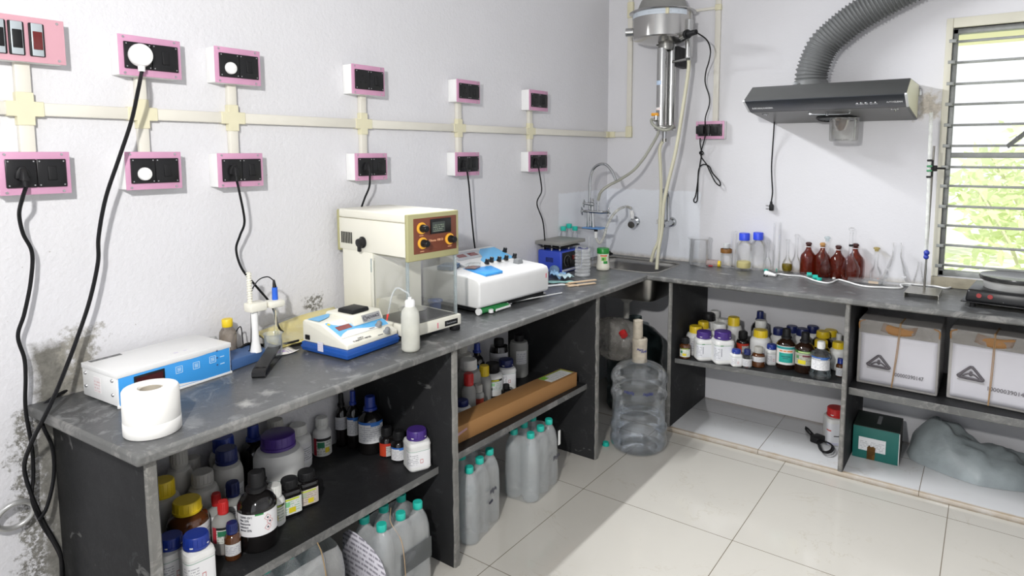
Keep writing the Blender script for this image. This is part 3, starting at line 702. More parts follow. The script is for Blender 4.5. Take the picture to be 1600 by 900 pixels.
# ring hanging low on the left wall
c = wl(24,805,.028); t = tag(MB().build('x', m_grey), 'x', 'x') if False else None
s = MB(); s.origin = c
def ringp(a, R1, R2): return (c.x+0.02*math.sin(a)*0.4, c.y+R1*math.cos(a), c.z+R2*math.sin(a))
s.tube([ringp(2*PI*k/20, 0.036, 0.032) for k in range(20)], lambda t: 0.0065, 12, 3, closed=True)
tag(s.build('towel_ring', M_('dull_silver_paint', (0.50,0.50,0.49), 0.3, 0.6, var=0.15)), 'dull silver ring hanging low on the left wall beside the bench end', 'ring')
# ---------------------------------------------------------------- instruments on the left bench
def flat(s, pts, e=0.0006):
    "decal: closed outline pts (3D, coplanar, in frame) pushed out by the frame"
    return s
m_mwhite = M_('white_enamel', (0.80,0.80,0.79), 0.35, var=0.03)
m_cream2 = M_('cream_white_enamel', (0.80,0.78,0.68), 0.38, var=0.02)
m_blue = M_('sky_blue_overlay', (0.05,0.34,0.80), 0.32, var=0.04)
m_blue2 = M_('light_blue_overlay', (0.13,0.46,0.80), 0.32, var=0.04)
m_blue3 = M_('deep_blue_plastic', (0.015,0.085,0.36), 0.32)
m_navy = M_('dusty_blue_plastic', (0.045,0.11,0.27), 0.5, var=0.12)
m_cobalt = M_('cobalt_blue_paint', (0.035,0.075,0.50), 0.35)
m_disp = M_('dark_red_display', (0.055,0.004,0.005), 0.12, coat=0.6)
m_disp2 = M_('dull_red_display', (0.24,0.04,0.04), 0.25, coat=0.4)
m_palebl = M_('pale_print', (0.55,0.75,0.88), 0.4)
m_dark = M_('dark_print', (0.03,0.03,0.05), 0.5)
m_olive = M_('olive_moulding', (0.39,0.37,0.19), 0.45)
m_brown = M_('brown_panel', (0.165,0.045,0.022), 0.4)
m_yel = M_('amber_ring', (0.85,0.42,0.04), 0.45)
m_glass = clear('clear_glass', (0.975,0.985,0.98), (0.62,0.68,0.67), 0.8)
m_pane = clear('balance_pane', (0.995,0.998,0.995), (0.93,0.95,0.945), 0.35, haze=0.012, hcol=(0.95,0.97,0.97), even=True, pw_=3)
m_acr = clear('acrylic_edge', (0.80,0.86,0.87), (0.45,0.55,0.58), 1.0, haze=0.25, hcol=(0.7,0.75,0.78))

# conductivity meter
o = (-0.006,-2.604,H+0.0006); Mx = frame(*o, 4.5); L, Wd, Hh = 0.158, 0.290, 0.083
t = thing('conductivity_meter', 'white box meter with a sky blue front panel and dark red display', 'meter', Mx @ Vector((L/2,Wd/2,0)))
s = MB(Mx); s.box((0,0,0.004),(L,Wd,Hh), 0.003); bd = s.build('housing', m_mwhite, t)
for x,y in ((0.02,0.02),(0.14,0.02),(0.02,0.27),(0.14,0.27)):
    s = MB(Mx); s.cyl((x,y,0),(x,y,0.005),0.008,0.008,12); s.build('foot', m_black, t)
s = MB(Mx); s.box((-0.001,-0.001,Hh-0.012),(L+0.003,Wd+0.001,Hh+0.001), 0.0015); s.build('top_cover', m_mwhite, t)
s = MB(Mx); s.box((L-0.001,0.004,0.006),(L+0.002,Wd-0.004,Hh-0.003), 0.0008); fp = s.build('front_panel', m_blue, t)
s = MB(Mx); s.box((L-0.002,-0.001,0.0),(L+0.0035,Wd+0.001,0.006), 0.001); s.build('front_lip', m_mwhite, t)
def xdecal(Mx, xx, pts, name, mat, parent, th=0.0007):
    s = MB(Mx); s.prism(pts, 'x', xx, xx+th); return s.build(name, mat, parent)
xf = L+0.002
sw = [(0.10,Hh-0.004)]+[(0.10+0.15*k/8, Hh-0.004-0.020*math.sin(PI*0.5*(k/8))*(1-0.75*(k/8))) for k in range(1,8)]+[(0.255,Hh-0.004)]
xdecal(Mx, xf, sw, 'white_swoosh', m_mwhite, fp)
xdecal(Mx, xf, [(0.02,0.0075),(0.20,0.0075),(0.15,0.014),(0.09,0.022),(0.02,0.026)], 'white_swoosh', m_mwhite, fp)
s = MB(Mx); s.box((xf,0.037,0.034),(xf+0.003,0.110,0.066), 0.0015); dw = s.build('display_bezel', m_black, t)
s = MB(Mx); s.box((xf+0.003,0.042,0.039),(xf+0.0035,0.105,0.061)); s.build('display_window', m_disp, dw)
for y,z in ((0.147,0.051),(0.192,0.049),(0.237,0.052)):
    s = MB(Mx)
    for a,b_ in (((y-.009,z-.009),(y+.009,z-.0078)),((y-.009,z+.0078),(y+.009,z+.009)),((y-.009,z-.009),(y-.0078,z+.009)),((y+.0078,z-.009),(y+.009,z+.009)),((y-.005,z-.001),(y+.005,z+.001)),((y-.005,z+.003),(y+.005,z+.0045)),((y-.005,z-.0045),(y+.005,z-.003))):
        s.box((xf,a[0],a[1]),(xf+0.0006,b_[0],b_[1]))
    s.build('key_mark', m_palebl, fp)
for z in (0.072,0.053,0.034):
    s = MB(Mx); s.cyl((xf,0.2495,z),(xf+0.001,0.2495,z),0.0025,0.0025,10); s.build('indicator_led', m_navy, fp)
    s = MB(Mx); s.box((xf,0.258,z-0.001),(xf+0.0006,0.270,z+0.001)); s.build('key_mark', m_palebl, fp)
for x,z in ((0.018,0.030),(0.018,0.062),(0.140,0.030),(0.140,0.064)):
    s = MB(Mx); s.cyl((x,-0.0002,z),(x,-0.003,z),0.0045,0.003,12); s.build('screw', m_screw, bd)
s = MB(Mx); s.box((0.055,-0.0006,0.022),(0.085,0.0002,0.060)); s.build('round_stamp_sticker', label_mat((0.78,0.74,0.74), (0.6,0.3,0.3), 5, (), 3), bd)
s = MB(Mx); s.box((0.006,0.012,Hh+0.001),(0.020,0.085,Hh+0.0016)); s.build('rating_plate', label_mat((0.10,0.10,0.10), (0.35,0.35,0.35), 4, (), 4), t)
s = MB(Mx); s.box((0.118,0.150,Hh+0.001),(0.128,0.200,Hh+0.0014)); s.build('printed_label', label_mat((0.80,0.80,0.79), (0.5,0.4,0.7), 2, (), 5), t)

# paper roll
c = at(240,688,z=H); r = 41*(depth(c)+0.03)/FPX; v = Vector((CO.x-c.x,CO.y-c.y,0)).normalized(); c = c-v*r; c.z = H+.0008; kR = r/0.0525; hT = at(239,606,y=c.y).z-c.z
m_paper = M_('white_paper_roll', (0.80,0.79,0.76), 0.85, var=0.02, bump=0.15, bscale=40)
s = MB(); s.origin = c.copy()
hR = hT
s.lathe(c, [(a_*kR,b__) for a_,b__ in [(0.0225,0.0),(0.051,0.0),(0.0525,0.002),(0.0525,0.028),(0.0518,0.029),(0.0522,0.030),(0.0515,hR-0.004),(0.049,hR),(0.0235,hR),(0.0225,hR-0.002),(0.0225,0.0)]], 40)
rl = s.build('paper_roll', m_paper, None); tag(rl, 'thick white paper roll standing on end at the near corner of the bench', 'paper roll')
s = MB(); s.lathe(c, [(0.019*kR,0.001),(0.0224*kR,0.001),(0.0224*kR,hR-0.004),(0.019*kR,hR-0.004),(0.019*kR,0.001)], 28); s.build('cardboard_core', M_('grey_cardboard', (0.42,0.38,0.31), 0.9), rl)

# electrode stand: blue slab, white post, spring, arm, probe
o = (0.026,-2.321,H+.0006); Mx = frame(*o, 11.3)
t = thing('electrode_stand', 'electrode stand with a dusty blue base, white post and coiled spring', 'stand', Mx @ Vector((0.05,0.06,0)))
s = MB(Mx); s.hexa([(0,-0.045,0),(0.096,-0.045,0),(0.096,0.150,0),(0,0.150,0),(0.004,-0.04,0.027),(0.092,-0.04,0.030),(0.090,0.146,0.024),(0.008,0.146,0.024)], 0.003); bs = s.build('base', m_navy, t)
s = MB(Mx); s.cyl((0.0962,0.0,0.016),(0.099,0.0,0.016),0.0035,0.0035,10); s.build('stud', m_black, bs)
pb = at(400,548,z=H+0.027); pt = Vector((pb.x, pb.y, H+0.15))
s = MB(); s.lathe((pb.x,pb.y,H+0.0245), [(0.0165,0),(0.0155,0.004),(0.0105,0.03),(0.0092,0.06),(0.0095,0.115),(0.0095,0.118)], 18, cap1=True); s.build('post', m_white, t)
zt_ = at(391,490,y=pb.y).z
zc = H+0.142
s = MB(); s.box((pb.x-0.022,pb.y-0.020,zc),(pb.x+0.018,pb.y+0.032,zc+0.026), 0.005); s.build('clamp_block', m_cream2, t)
q = Vector((pb.x+0.018, pb.y+0.052, 0))
s = MB(); s.box((pb.x-0.010,pb.y+0.034,zc+0.003),(pb.x+0.030,pb.y+0.082,zc+0.024), 0.007); s.build('probe_arm', m_cream2, t)
sp = Vector((pb.x-0.006, pb.y-0.008, zc+0.026)); hs = 0.088
s = MB(); s.cyl(sp, sp+Vector((0,0,hs)), 0.0055, 0.0055, 10)
s.tube([sp+Vector((0.0068*math.cos(a*0.9),0.0068*math.sin(a*0.9),hs*a/84)) for a in range(84)], 0.0016, 5, 2); s.build('spring', m_cream2, t)
pr = Vector((pb.x+0.008, pb.y+0.062, zc+0.024))
t2 = thing('glass_electrode', 'slim glass electrode with a bright blue head held in the stand arm', 'electrode', pr)
s = MB(); s.cyl(pr, pr+Vector((0,0,0.036)), 0.0085, 0.0078, 16); s.build('head', M_('bright_blue_plastic', (0.02,0.12,0.62), 0.35), t2)
s = MB(); s.cyl(pr+Vector((0,0,0.036)), pr+Vector((-0.003,0,0.058)), 0.006, 0.0028, 12)
s.tube([pr+Vector((-0.003,0,0.056)), pr+Vector((-0.012,-0.015,0.068)), pr+Vector((-0.022,-0.04,0.058)), pr+Vector((-0.028,-0.060,0.02)), pr+Vector((-0.024,-0.062,-0.02)), pr+Vector((-0.02,-0.07,-0.12)), Vector((pb.x-0.03,pb.y-0.02,H+.02)), Vector((-0.02,-2.30,H+.006)), Vector((-0.03,-2.33,H+.005))], 0.0018, 6, 8); s.build('lead', m_rubber, t2)
s = MB(); s.cyl(pr-Vector((0,0,0.105)), pr-Vector((0,0,0.022)), 0.0055, 0.0055, 14, cap=False); s.ball(pr-Vector((0,0,0.108)), 0.0062, 12); s.build('glass_stem', m_glass, t2)
s = MB(); s.cyl(pr-Vector((0,0,0.08)), pr-Vector((0,0,0.03)), 0.0018, 0.0018, 8); s.build('inner_wire', M_('ivory_reference_wire', (0.7,0.62,0.45), 0.5), t2)
def beaker(px, pyb, pyt, wpx, label, z=H, mat=None, name='beaker', spout=True, y=None, rim=0.0025, cat='beaker', group=None, mul=1.0):
    c = at(px, pyb, z=z+.001) if y is None else Vector((at(px,pyb,y=y).x, y, z)); dd = depth(c); r = wpx/2*dd/FPX
    v = Vector((CO.x-c.x, CO.y-c.y, 0)).normalized()
    if y is None: c = c - v*r
    c.z = z+.0008
    h = at(px, pyt, y=c.y).z-c.z
    s = MB(); s.origin = c.copy()
    s.lathe(c, [(0.0001,0.001),(r*0.80,0.0),(r*0.88,0.003),(r*0.90,0.012),(r*0.90,h*0.93),(r*0.98,h-0.001),(r*1.0,h),(r*0.985,h-0.0005),(r*0.86,h*0.92),(r*0.86,0.013),(r*0.82,0.005),(0.0001,0.005)], 32)
    o = s.build(name, mat or m_glass, None); tag(o, label, cat, group); return o, c, r, h
m_ppl = clear('translucent_plastic', (0.96,0.97,0.97), (0.70,0.75,0.77), 0.8, haze=0.16, hcol=(0.78,0.81,0.83), rough=0.15)
bk, bc, br, bh = beaker(428, 561, 521, 30, 'small cloudy plastic beaker under the glass electrode', mat=m_ppl)
# keep the electrode inside the beaker
s = MB(); s.origin = Vector((0.0,-2.2,H)); s.tube([at(352,560,z=H+.01),at(360,540,x=0.0),at(368,520,x=-0.005),at(374,511,x=-0.005),at(377,513,x=-0.005),at(379,528,x=0.0),at(381,548,x=0.0),at(380,556,z=H+.006)], 0.0016, 6, 8)
tag(s.build('thin_wire', m_rubber), 'thin black wire arching left of the electrode stand post', 'wire')
# black strap clip
a = at(405,588,z=H+.004); e = at(430,556,z=H+.004); d = Vector((e.x-a.x,e.y-a.y,0)); Ls = d.length; ang = math.degrees(math.atan2(d.y,d.x))
Mx = frame(a.x, a.y, H+.0008, ang)
s = MB(Mx); w2 = 0.017
P0 = [(0.0,0.002),(Ls,0.002)]; out_ = [(-0.004,0.0),(-0.010,0.006),(-0.008,0.016),(0.002,0.021),(Ls*0.6,0.030),(Ls,0.036),(Ls+0.004,0.034),(Ls,0.030),(Ls*0.6,0.023),(0.004,0.016),(-0.002,0.012),(-0.003,0.007),(0.001,0.003),(Ls*0.7,0.003),(Ls,0.003),(Ls,0.0)]
s.prism(out_, 'y', -w2, w2); s.origin = Vector((a.x,a.y,H))
st = tag(s.build('folded_strap', m_black, recalc=True), 'glossy black plastic strap folded double in front of the electrode stand', 'strap')
s = MB(Mx)
for k in range(12): s.cyl((0.012+k*0.0035*0+0.010*math.sin(k*1.0)*0.2, -w2+0.003+k*0.0026, 0.0215),(0.012,-w2+0.003+k*0.0026,0.0245),0.0014,0.0008,6)
s.build('rubber_teeth', m_blackm, st)

# yellow capped bottle, glass slide
m_pet = clear('clear_plastic_bottle', (0.95,0.96,0.96), (0.50,0.55,0.56), 0.9, haze=0.05)
m_murky = clear('murky_bottle', (0.72,0.68,0.63), (0.40,0.36,0.32), 0.8, haze=0.35, hcol=(0.50,0.44,0.38))
m_ycap = M_('yellow_cap', (0.80,0.58,0.02), 0.4)
c = Vector((0.0,-2.168,H+.0008)); c = at(357,545,z=H); c = Vector((-0.005, at(357,545,x=-0.005).y, H+.0008))
hh = at(357,498,x=-0.005).z-H
s = MB(); s.origin = c.copy(); r = 0.0235
s.lathe(c, [(0.0001,0.0),(r*0.9,0.0),(r,0.004),(r,hh*0.60),(r*0.92,hh*0.68),(r*0.55,hh*0.80),(r*0.5,hh*0.84),(r*0.5,hh*0.88)], 24); bt = s.build('sample_bottle', m_murky); tag(bt, 'small murky bottle with a yellow cap behind the white meter', 'bottle')
s = MB(); s.lathe(c, [(r*0.60,hh*0.80),(r*0.63,hh*0.81),(r*0.63,hh*0.985),(r*0.58,hh),(0.0001,hh)], 20); s.build('cap', m_ycap, bt)
s = MB(); s.lathe(c, [(0.0001,0.002),(r*0.93,0.002),(r*0.93,hh*0.38),(0.0001,hh*0.38)], 20); s.build('sediment', M_('brown_grey_liquid', (0.25,0.20,0.16), 0.3), bt)
p = Vector((-0.035, at(333,530,x=-0.035).y, H+.0008)); s = MB(); s.origin = p.copy(); s.box((p.x-0.006,p.y-0.009,p.z),(p.x+0.006,p.y+0.009,p.z+0.062), 0.002)
tag(s.build('glass_cuvette', m_glass), 'clear upright cuvette against the wall beside the yellow capped bottle', 'cuvette')

# yellow sheets in a plastic sleeve, leaning along the wall
m_ysheet = M_('pale_yellow_paper', (0.95,0.78,0.28), 0.7, var=0.12, scale=15)
m_film = clear('thin_film', (0.93,0.94,0.94), (0.7,0.72,0.73), 0.9, haze=0.18, wob=0.5)
yy0, yy1 = -2.13, -1.84
s = MB(); s.origin = Vector((0.02,-2.0,H))
def sh(u, v):
    return (-0.035+0.105*u+0.004*math.sin(v*7+u*3), yy0+(yy1-yy0)*v+0.02*u, H+0.012+0.030*(1-u)**1.4+0.030*v*(1-u)+0.006*math.sin(u*9+v*4)*(1-u))
s.grid(sh, 10, 14); fo = s.build('paper_folder', m_ysheet, None, solid=0.004); tag(fo, 'sagging pack of pale yellow papers in a clear sleeve behind the turbidity meter', 'papers')
s = MB(); s.grid(lambda u,v: tuple(Vector(sh(u,v))+Vector((0.004,-0.006+0.012*v,0.008))), 10, 14); s.build('plastic_sleeve', m_film, fo)
# loose papers and bag behind the stand
s = MB(); s.origin = Vector((0.06,-2.14,H))
s.grid(lambda u,v: (0.045+0.07*u, -2.175+0.085*v+0.01*u, H+0.004+0.003*math.sin(u*8+v*5)+0.002), 8, 8)
tag(s.build('crumpled_leaflet', label_mat((0.80,0.77,0.72), (0.25,0.2,0.45), 7, ((0.5,0.8,0.2,0.6,(0.45,0.30,0.62)),), 8), None, solid=0.0012), 'crumpled white and purple leaflet between the electrode stand and the turbidity meter', 'leaflet')
s = MB(); s.origin = Vector((0.0,-2.2,H)); R2 = random.Random(5)
s.tube([(0.004,-2.28,H+.007),(0.02,-2.23,H+.012),(0.01,-2.19,H+.03),(0.00,-2.15,H+.02),(0.03,-2.13,H+.008),(0.015,-2.19,H+.006),(-0.01,-2.22,H+.010),(0.0,-2.17,H+.022),(0.03,-2.11,H+.012),(0.07,-2.085,H+.02),(0.108,-2.078,H+.032)], 0.0036, 7, 8)
tag(s.build('coiled_cord', m_rubber), 'coiled black cord heaped behind the electrode stand', 'cord')

# turbidity meter
o = (0.113,-2.072,H+.0006); Mx = frame(*o, 3.6); L, Wd = 0.197, 0.210
t = thing('turbidity_meter', 'cream white desktop meter with a deep blue base, blue overlay and two grey knobs', 'meter', Mx @ Vector((L/2,Wd/2,0)))
s = MB(Mx); s.box((0,0,0.003),(L,Wd,0.030), 0.004); s.box((-0.0015,-0.0015,0.012),(L+0.0015,Wd+0.0015,0.019), 0.001); s.build('base', m_blue3, t)
for x,y in ((0.02,0.02),(0.175,0.02),(0.175,0.195)):
    s = MB(Mx); s.cyl((x,y,0),(x,y,0.004),0.008,0.008,12); s.build('foot', m_black, t)
s = MB(Mx); s.prism([(0.004,0.030),(L-0.003,0.030),(L-0.004,0.045),(0.165,0.056),(0.082,0.093),(0.012,0.096),(0.004,0.090)], 'y', 0.003, Wd-0.003, 0.004, 3); hd = s.build('housing', m_cream2, t)
s = MB(Mx); s.prism([(0.008,0.080),(0.128,0.070),(0.138,0.074),(0.124,0.103),(0.016,0.105),(0.008,0.1)], 'y', 0.086, Wd-0.005, 0.004, 2); s.build('lid_housing', m_cream2, t)
s = MB(Mx); s.box((0.050,0.096,0.104),(0.118,0.166,0.117), 0.004, taper=(0.002,0.002)); s.build('sample_lid', m_blackm, t)
def slope_frame(Mx, y0, e=0.0006):
    a = Vector((0.165,y0,0.056)); b_ = Vector((0.082,y0,0.093)); m = plane_frame(a, Vector((0,1,0)), b_-a)
    return Mx @ m @ Matrix.Translation((0,0,e+0.0003))
SF = slope_frame(Mx, 0.0)
s = MB(SF); s.prism([(0.012,0.002),(0.205,0.002),(0.205,0.040),(0.19,0.044),(0.15,0.034),(0.12,0.034),(0.09,0.045),(0.08,0.084),(0.012,0.084)], 'z', 0, 0.0008); ov = s.build('front_overlay', m_mwhite, t)
s = MB(SF); s.prism([(0.014,0.010),(0.03,0.020),(0.055,0.029),(0.085,0.027),(0.13,0.014),(0.17,0.004),(0.20,0.004),(0.205,0.03),(0.19,0.044),(0.15,0.034),(0.12,0.036),(0.095,0.052),(0.045,0.058),(0.03,0.070),(0.024,0.083),(0.014,0.083)], 'z', 0.0008, 0.0014); s.build('blue_swoosh', m_blue2, ov)
dh = hit(SF,537,511.5,0.001); s = MB(SF); s.box((dh.x-0.026,dh.y-0.010,0.0014),(dh.x+0.026,dh.y+0.009,0.0022)); s.build('display_window', m_disp2, t)
s = MB(SF); s.cyl((0.021,0.074,0.0014),(0.021,0.074,0.002),0.005,0.005,16); s.build('sun_emblem', m_ycap, ov)
lh = hit(SF,566,530,0.001)
lettering('DIGITAL', 0.006, SF @ Matrix.Translation((lh.x,lh.y+0.008,0.0018)), m_dark, ov, align='CENTER')
lettering('TURBIDITY METER', 0.0085, SF @ Matrix.Translation((lh.x,lh.y,0.0018)), m_dark, ov, align='CENTER', width=0.07)
for (y,v) in [tuple(hit(SF,a_,b__,0.008))[:2] for a_,b__ in ((592,506),(605,516))]:
    s = MB(SF @ Matrix.Translation((y,v,0.001))); s.lathe((0,0,0), [(0.0105,0),(0.0105,0.002),(0.0085,0.003),(0.0075,0.014),(0.0055,0.0165),(0.0001,0.017)], 20); s.build('knob', m_grey, t)
    s = MB(SF); s.box((y-0.038,v-0.003,0.0014),(y-0.018,v-0.001,0.0018)); s.build('knob_print', m_dark, ov)
s = MB(Mx); s.prism([(0.020,0.010),(0.070,0.010),(0.064,0.030),(0.052,0.062),(0.030,0.085),(0.020,0.085)], 'z', 0.0965, 0.0972); s.build('top_overlay', m_blue2, t)
LF = Mx @ plane_frame((0.1378,0.112,0.0745), (0,1,0), (-0.014,0,0.029)) @ Matrix.Translation((0,0,0.0015))
s = MB(LF); s.box((0.008,0.003,0),(0.082,0.025,0.001)); np_ = s.build('name_plate', M_('brushed_label', (0.42,0.42,0.43), 0.35, 0.4), t)
lettering('ADVANCE', 0.013, LF @ Matrix.Translation((0.052,0.0135,0.0011)), m_dark, np_, align='CENTER', width=0.05, bold=0.0002)
s = MB(LF); s.tube([(0.018+0.0075*math.cos(a*PI/8),0.0135+0.0075*math.sin(a*PI/8),0.0013) for a in range(16)], 0.0007, 5, 1, closed=True); s.tube([(0.018+0.004*math.cos(a*PI/6),0.0135+0.004*math.sin(a*PI/6),0.0013) for a in range(12)], 0.0006, 5, 1, closed=True); s.build('round_logo', m_dark, np_)
s = MB(Mx); s.box((0.018,-0.0006,0.038),(0.036,0.004,0.052), 0.001); s.build('power_switch', m_black, t)
s = MB(Mx); s.lathe((0.087,0.001,0.030), [(0.0001,0),(0.012,0)], 20) if False else s.box((0.075,-0.0024,0.012),(0.098,-0.0016,0.040)); s.build('seal_sticker', label_mat((0.72,0.70,0.78), (0.45,0.35,0.6), 5, (), 6), t)

# analytical balance
o = (-0.035,-1.812,H); Mx = frame(*o, -3.7); L, Wd = 0.365, 0.215
z0, z1 = 0.265, 0.404
t = thing('analytical_balance', 'tall cream analytical balance with a glass weighing chamber and brown control panel', 'balance', Mx @ Vector((L/2,Wd/2,0)))
s = MB(Mx); s.box((0.008,0.001,z0+0.003),(L-0.012,Wd-0.001,z1-0.030), 0.002); hd = s.build('upper_housing', m_cream2, t)
s = MB(Mx); s.box((0.008,-0.0005,z1-0.029),(L-0.012,Wd+0.0005,z1), 0.006, 3); s.build('top_cover', m_cream2, t)
s = MB(Mx); s.box((L-0.014,-0.002,z0-0.010),(L,Wd+0.002,z1-0.001), 0.004, 3)
s.build('front_frame', m_olive, t)
s = MB(Mx); s.box((0,-0.002,z0-0.004),(0.010,Wd+0.002,z1-0.003), 0.003)
s.build('rear_frame', m_olive, t)
s = MB(Mx); s.box((L-0.001,0.022,z0+0.012),(L+0.0012,Wd-0.010,z1-0.016), 0.001); pn = s.build('control_panel', m_brown, t)
s = MB(Mx); s.box((L+0.001,0.090,z0+0.070),(L+0.0045,0.178,z0+0.117), 0.001); dw = s.build('display_bezel', m_black, t)
s = MB(Mx); s.box((L+0.0046,0.096,z0+0.075),(L+0.0052,0.150,z0+0.107)); s.build('scale_window', label_mat((0.05,0.06,0.055), (0.25,0.30,0.22), 5, (), 9, 0.9), dw)
for (y,z) in ((0.053,0.092),(0.056,0.045),(0.172,0.047)):
    K = Mx @ Matrix(((0,0,1,L+0.0012),(1,0,0,y),(0,1,0,z0+z),(0,0,0,1)))
    s = MB(K); s.lathe((0,0,0), [(0.0185,0),(0.0185,0.004),(0.014,0.0055),(0.0001,0.0055)], 28); kk = s.build('dial_ring', m_yel, t)
    s = MB(K)
    pr = [(0.0125,0.005),(0.0125,0.010),(0.0105,0.011),(0.0098,0.026),(0.008,0.028),(0.0001,0.028)]
    s.lathe((0,0,0), pr, 20); [s.box((-0.0012,-0.0012,0),(0.0012,0.0012,0.0001)) for _ in range(0)]
    for q in range(10):
        a = 2*PI*q/10; s.cyl((0.0102*math.cos(a),0.0102*math.sin(a),0.010),(0.0096*math.cos(a),0.0096*math.sin(a),0.027),0.0015,0.0012,5)
    s.build('knob', m_black, kk)
TF = Mx @ Matrix(((0,0,1,L+0.0014),(1,0,0,0.084),(0,1,0,z0+0.049),(0,0,0,1)))
lettering('Dhona 180 D', 0.0105, TF, M_('pale_orange_print', (0.85,0.45,0.25), 0.5), pn, width=0.060, bold=0.0001)
for (y,z) in ((0.045,0.068),(0.047,0.018),(0.165,0.022)):
    s = MB(Mx); s.box((L+0.0012,y,z0+z),(L+0.0016,y+0.016,z0+z+0.002)); s.build('dial_print', M_('pale_orange_print', (0.85,0.45,0.25), 0.5), pn)
s = MB(Mx)
for k in range(7): s.box((0.022+k*0.009,-0.0012,z0+0.024),(0.0255+k*0.009,0.0012,z0+0.062))
s.build('vent_slots', m_darkhole, hd)
K = Mx @ Matrix(((1,0,0,0.139),(0,0,-1,0.0),(0,1,0,z0+0.034),(0,0,0,1)))
s = MB(K); s.lathe((0,0,0), [(0.019,0),(0.019,0.004),(0.015,0.006),(0.013,0.020),(0.0001,0.021)], 24); s.box((-0.007,-0.030,0.010),(0.007,0.002,0.019), 0.003); s.build('side_knob', m_black, t)
# column, chamber
zb = 0.054
s = MB(Mx); s.box((0.020,0.004,0.045),(0.182,Wd-0.004,z0+0.004), 0.002); cl = s.build('column', m_cream2, t)
s = MB(Mx); s.box((0.176,-0.0012,0.09),(0.190,0.003,z0-0.02), 0.001); s.build('sliding_door_rail', M_('ivory_strip', (0.74,0.73,0.64), 0.4), cl)
s = MB(Mx); s.box((0.180,-0.003,0.205),(0.186,-0.001,0.250), 0.0008); s.build('door_pull', m_acr, t)
for (a,b_) in (((0.190,0.002,zb),(L-0.010,0.0045,z0-0.002)),((0.190,Wd-0.0045,zb),(L-0.010,Wd-0.002,z0-0.002)),((L-0.010,0.006,zb),(L-0.0075,Wd-0.006,z0-0.002))):
    s = MB(Mx); s.box(a, b_); s.build('glass_pane', m_pane, t)
for (x,y) in ((L-0.012,0.003),(L-0.012,Wd-0.008)):
    s = MB(Mx); s.box((x-0.004,y-0.002,zb),(x+0.005,y+0.006,z0-0.004), 0.001); s.build('corner_strip', m_acr, t)
s = MB(Mx); s.box((-0.005,-0.006,0.018),(L+0.003,Wd+0.006,0.054), 0.004, 2); bs = s.build('base', m_cream2, t)
s = MB(Mx); s.box((0.186,0.006,0.0535),(L-0.008,Wd-0.006,0.0555), 0.0006); s.build('chamber_floor', m_grey if False else M_('dark_grey_enamel', (0.055,0.055,0.057), 0.4), bs)
s = MB(Mx); s.box((L+0.003,0.145,0.025),(L+0.0042,0.203,0.043), 0.0006); pl_ = s.build('maker_plate', m_black, bs)
TF = Mx @ Matrix(((0,0,1,L+0.0044),(1,0,0,0.174),(0,1,0,0.034),(0,0,0,1)))
lettering('Dhona Instruments', 0.009, TF, m_grey, pl_, align='CENTER', width=0.044)
s = MB(Mx); s.box((L+0.003,0.112,0.026),(L+0.0035,0.117,0.044)); s.build('red_mark', M_('faded_red_ink', (0.75,0.25,0.3), 0.6), bs)
for (x,y) in ((0.02,0.02),(0.02,Wd-0.02),(L-0.012,Wd-0.010),(L-0.015,0.015)):
    s = MB(Mx); s.lathe((x,y,0.0006), [(0.0001,0),(0.016,0),(0.018,0.003),(0.018,0.014),(0.013,0.019),(0.0001,0.019)], 18); s.build('levelling_foot', m_blackm, t)
pc = Vector((0.262,0.10,0.0555))
s = MB(Mx); s.cyl(pc, pc+Vector((0,0,0.018)), 0.006, 0.005, 12); s.lathe(pc+Vector((0,0,0.018)), [(0.0001,0),(0.045,0.001),(0.048,0.004),(0.044,0.003),(0.0001,0.0025)], 28); s.build('weighing_pan', m_steel, t)

# wash bottle
m_wbot = clear('milky_bottle', (0.80,0.81,0.74), (0.55,0.56,0.50), 0.5, haze=0.62, hcol=(0.80,0.80,0.74), rough=0.25, even=True)
c = at(642,549,z=H); r = 0.0275; v = Vector((CO.x-c.x,CO.y-c.y,0)).normalized(); c = c-v*r*0.4; c.z = H+.0008
h1 = at(643,480,y=c.y).z-c.z
s = MB(); s.origin = c.copy()
s.lathe(c, [(0.0001,0.003),(r*0.85,0.0),(r*0.97,0.003),(r,0.008),(r,h1*0.78),(r*0.92,h1*0.90),(r*0.6,h1*1.0),(r*0.5,h1*1.03)], 30); bt = s.build('wash_bottle', m_wbot); tag(bt, 'milky plastic wash bottle with a bent spout tube and red tip', 'wash bottle')
s = MB(); s.lathe(c, [(0.0001,0.004),(r*0.93,0.004),(r*0.95,0.01),(r*0.95,h1*0.42),(0.0001,h1*0.42)], 26); s.build('pale_liquid', clear('pale_yellow_water', (0.86,0.85,0.62), (0.7,0.68,0.4), 0.3, haze=0.25, hcol=(0.75,0.72,0.5)), bt)
zz = c.z+h1
s = MB(); s.lathe(Vector((c.x,c.y,zz)), [(r*0.52,-0.002),(r*0.54,0.0),(r*0.54,0.018),(r*0.42,0.022),(r*0.2,0.023),(r*0.2,0.030),(0.0001,0.030)], 22); s.build('screw_cap', m_white, bt)
tp = [Vector((c.x,c.y,zz+0.022)), Vector((c.x-0.002,c.y-0.004,zz+0.040))]
for q in ((632,455),(621,450),(613,460),(609,477),(606,492)): tp.append(at(q[0],q[1],y=c.y-0.022*(1-(q[0]-606)/40)))
s = MB(); s.tube(tp, 0.0028, 8, 6, cap=False); s.build('spout_tube', clear('clear_tubing', (0.88,0.90,0.90), (0.6,0.63,0.64), 0.8, haze=0.3), bt)
e = tp[-1]; s = MB(); s.cyl(e, e+Vector((-0.001,-0.004,-0.018)), 0.0036, 0.0012, 10); s.cyl(e+Vector((0,0,0.002)), e, 0.0036, 0.0036, 10); s.build('tip', M_('red_tip', (0.75,0.05,0.04), 0.4), bt)
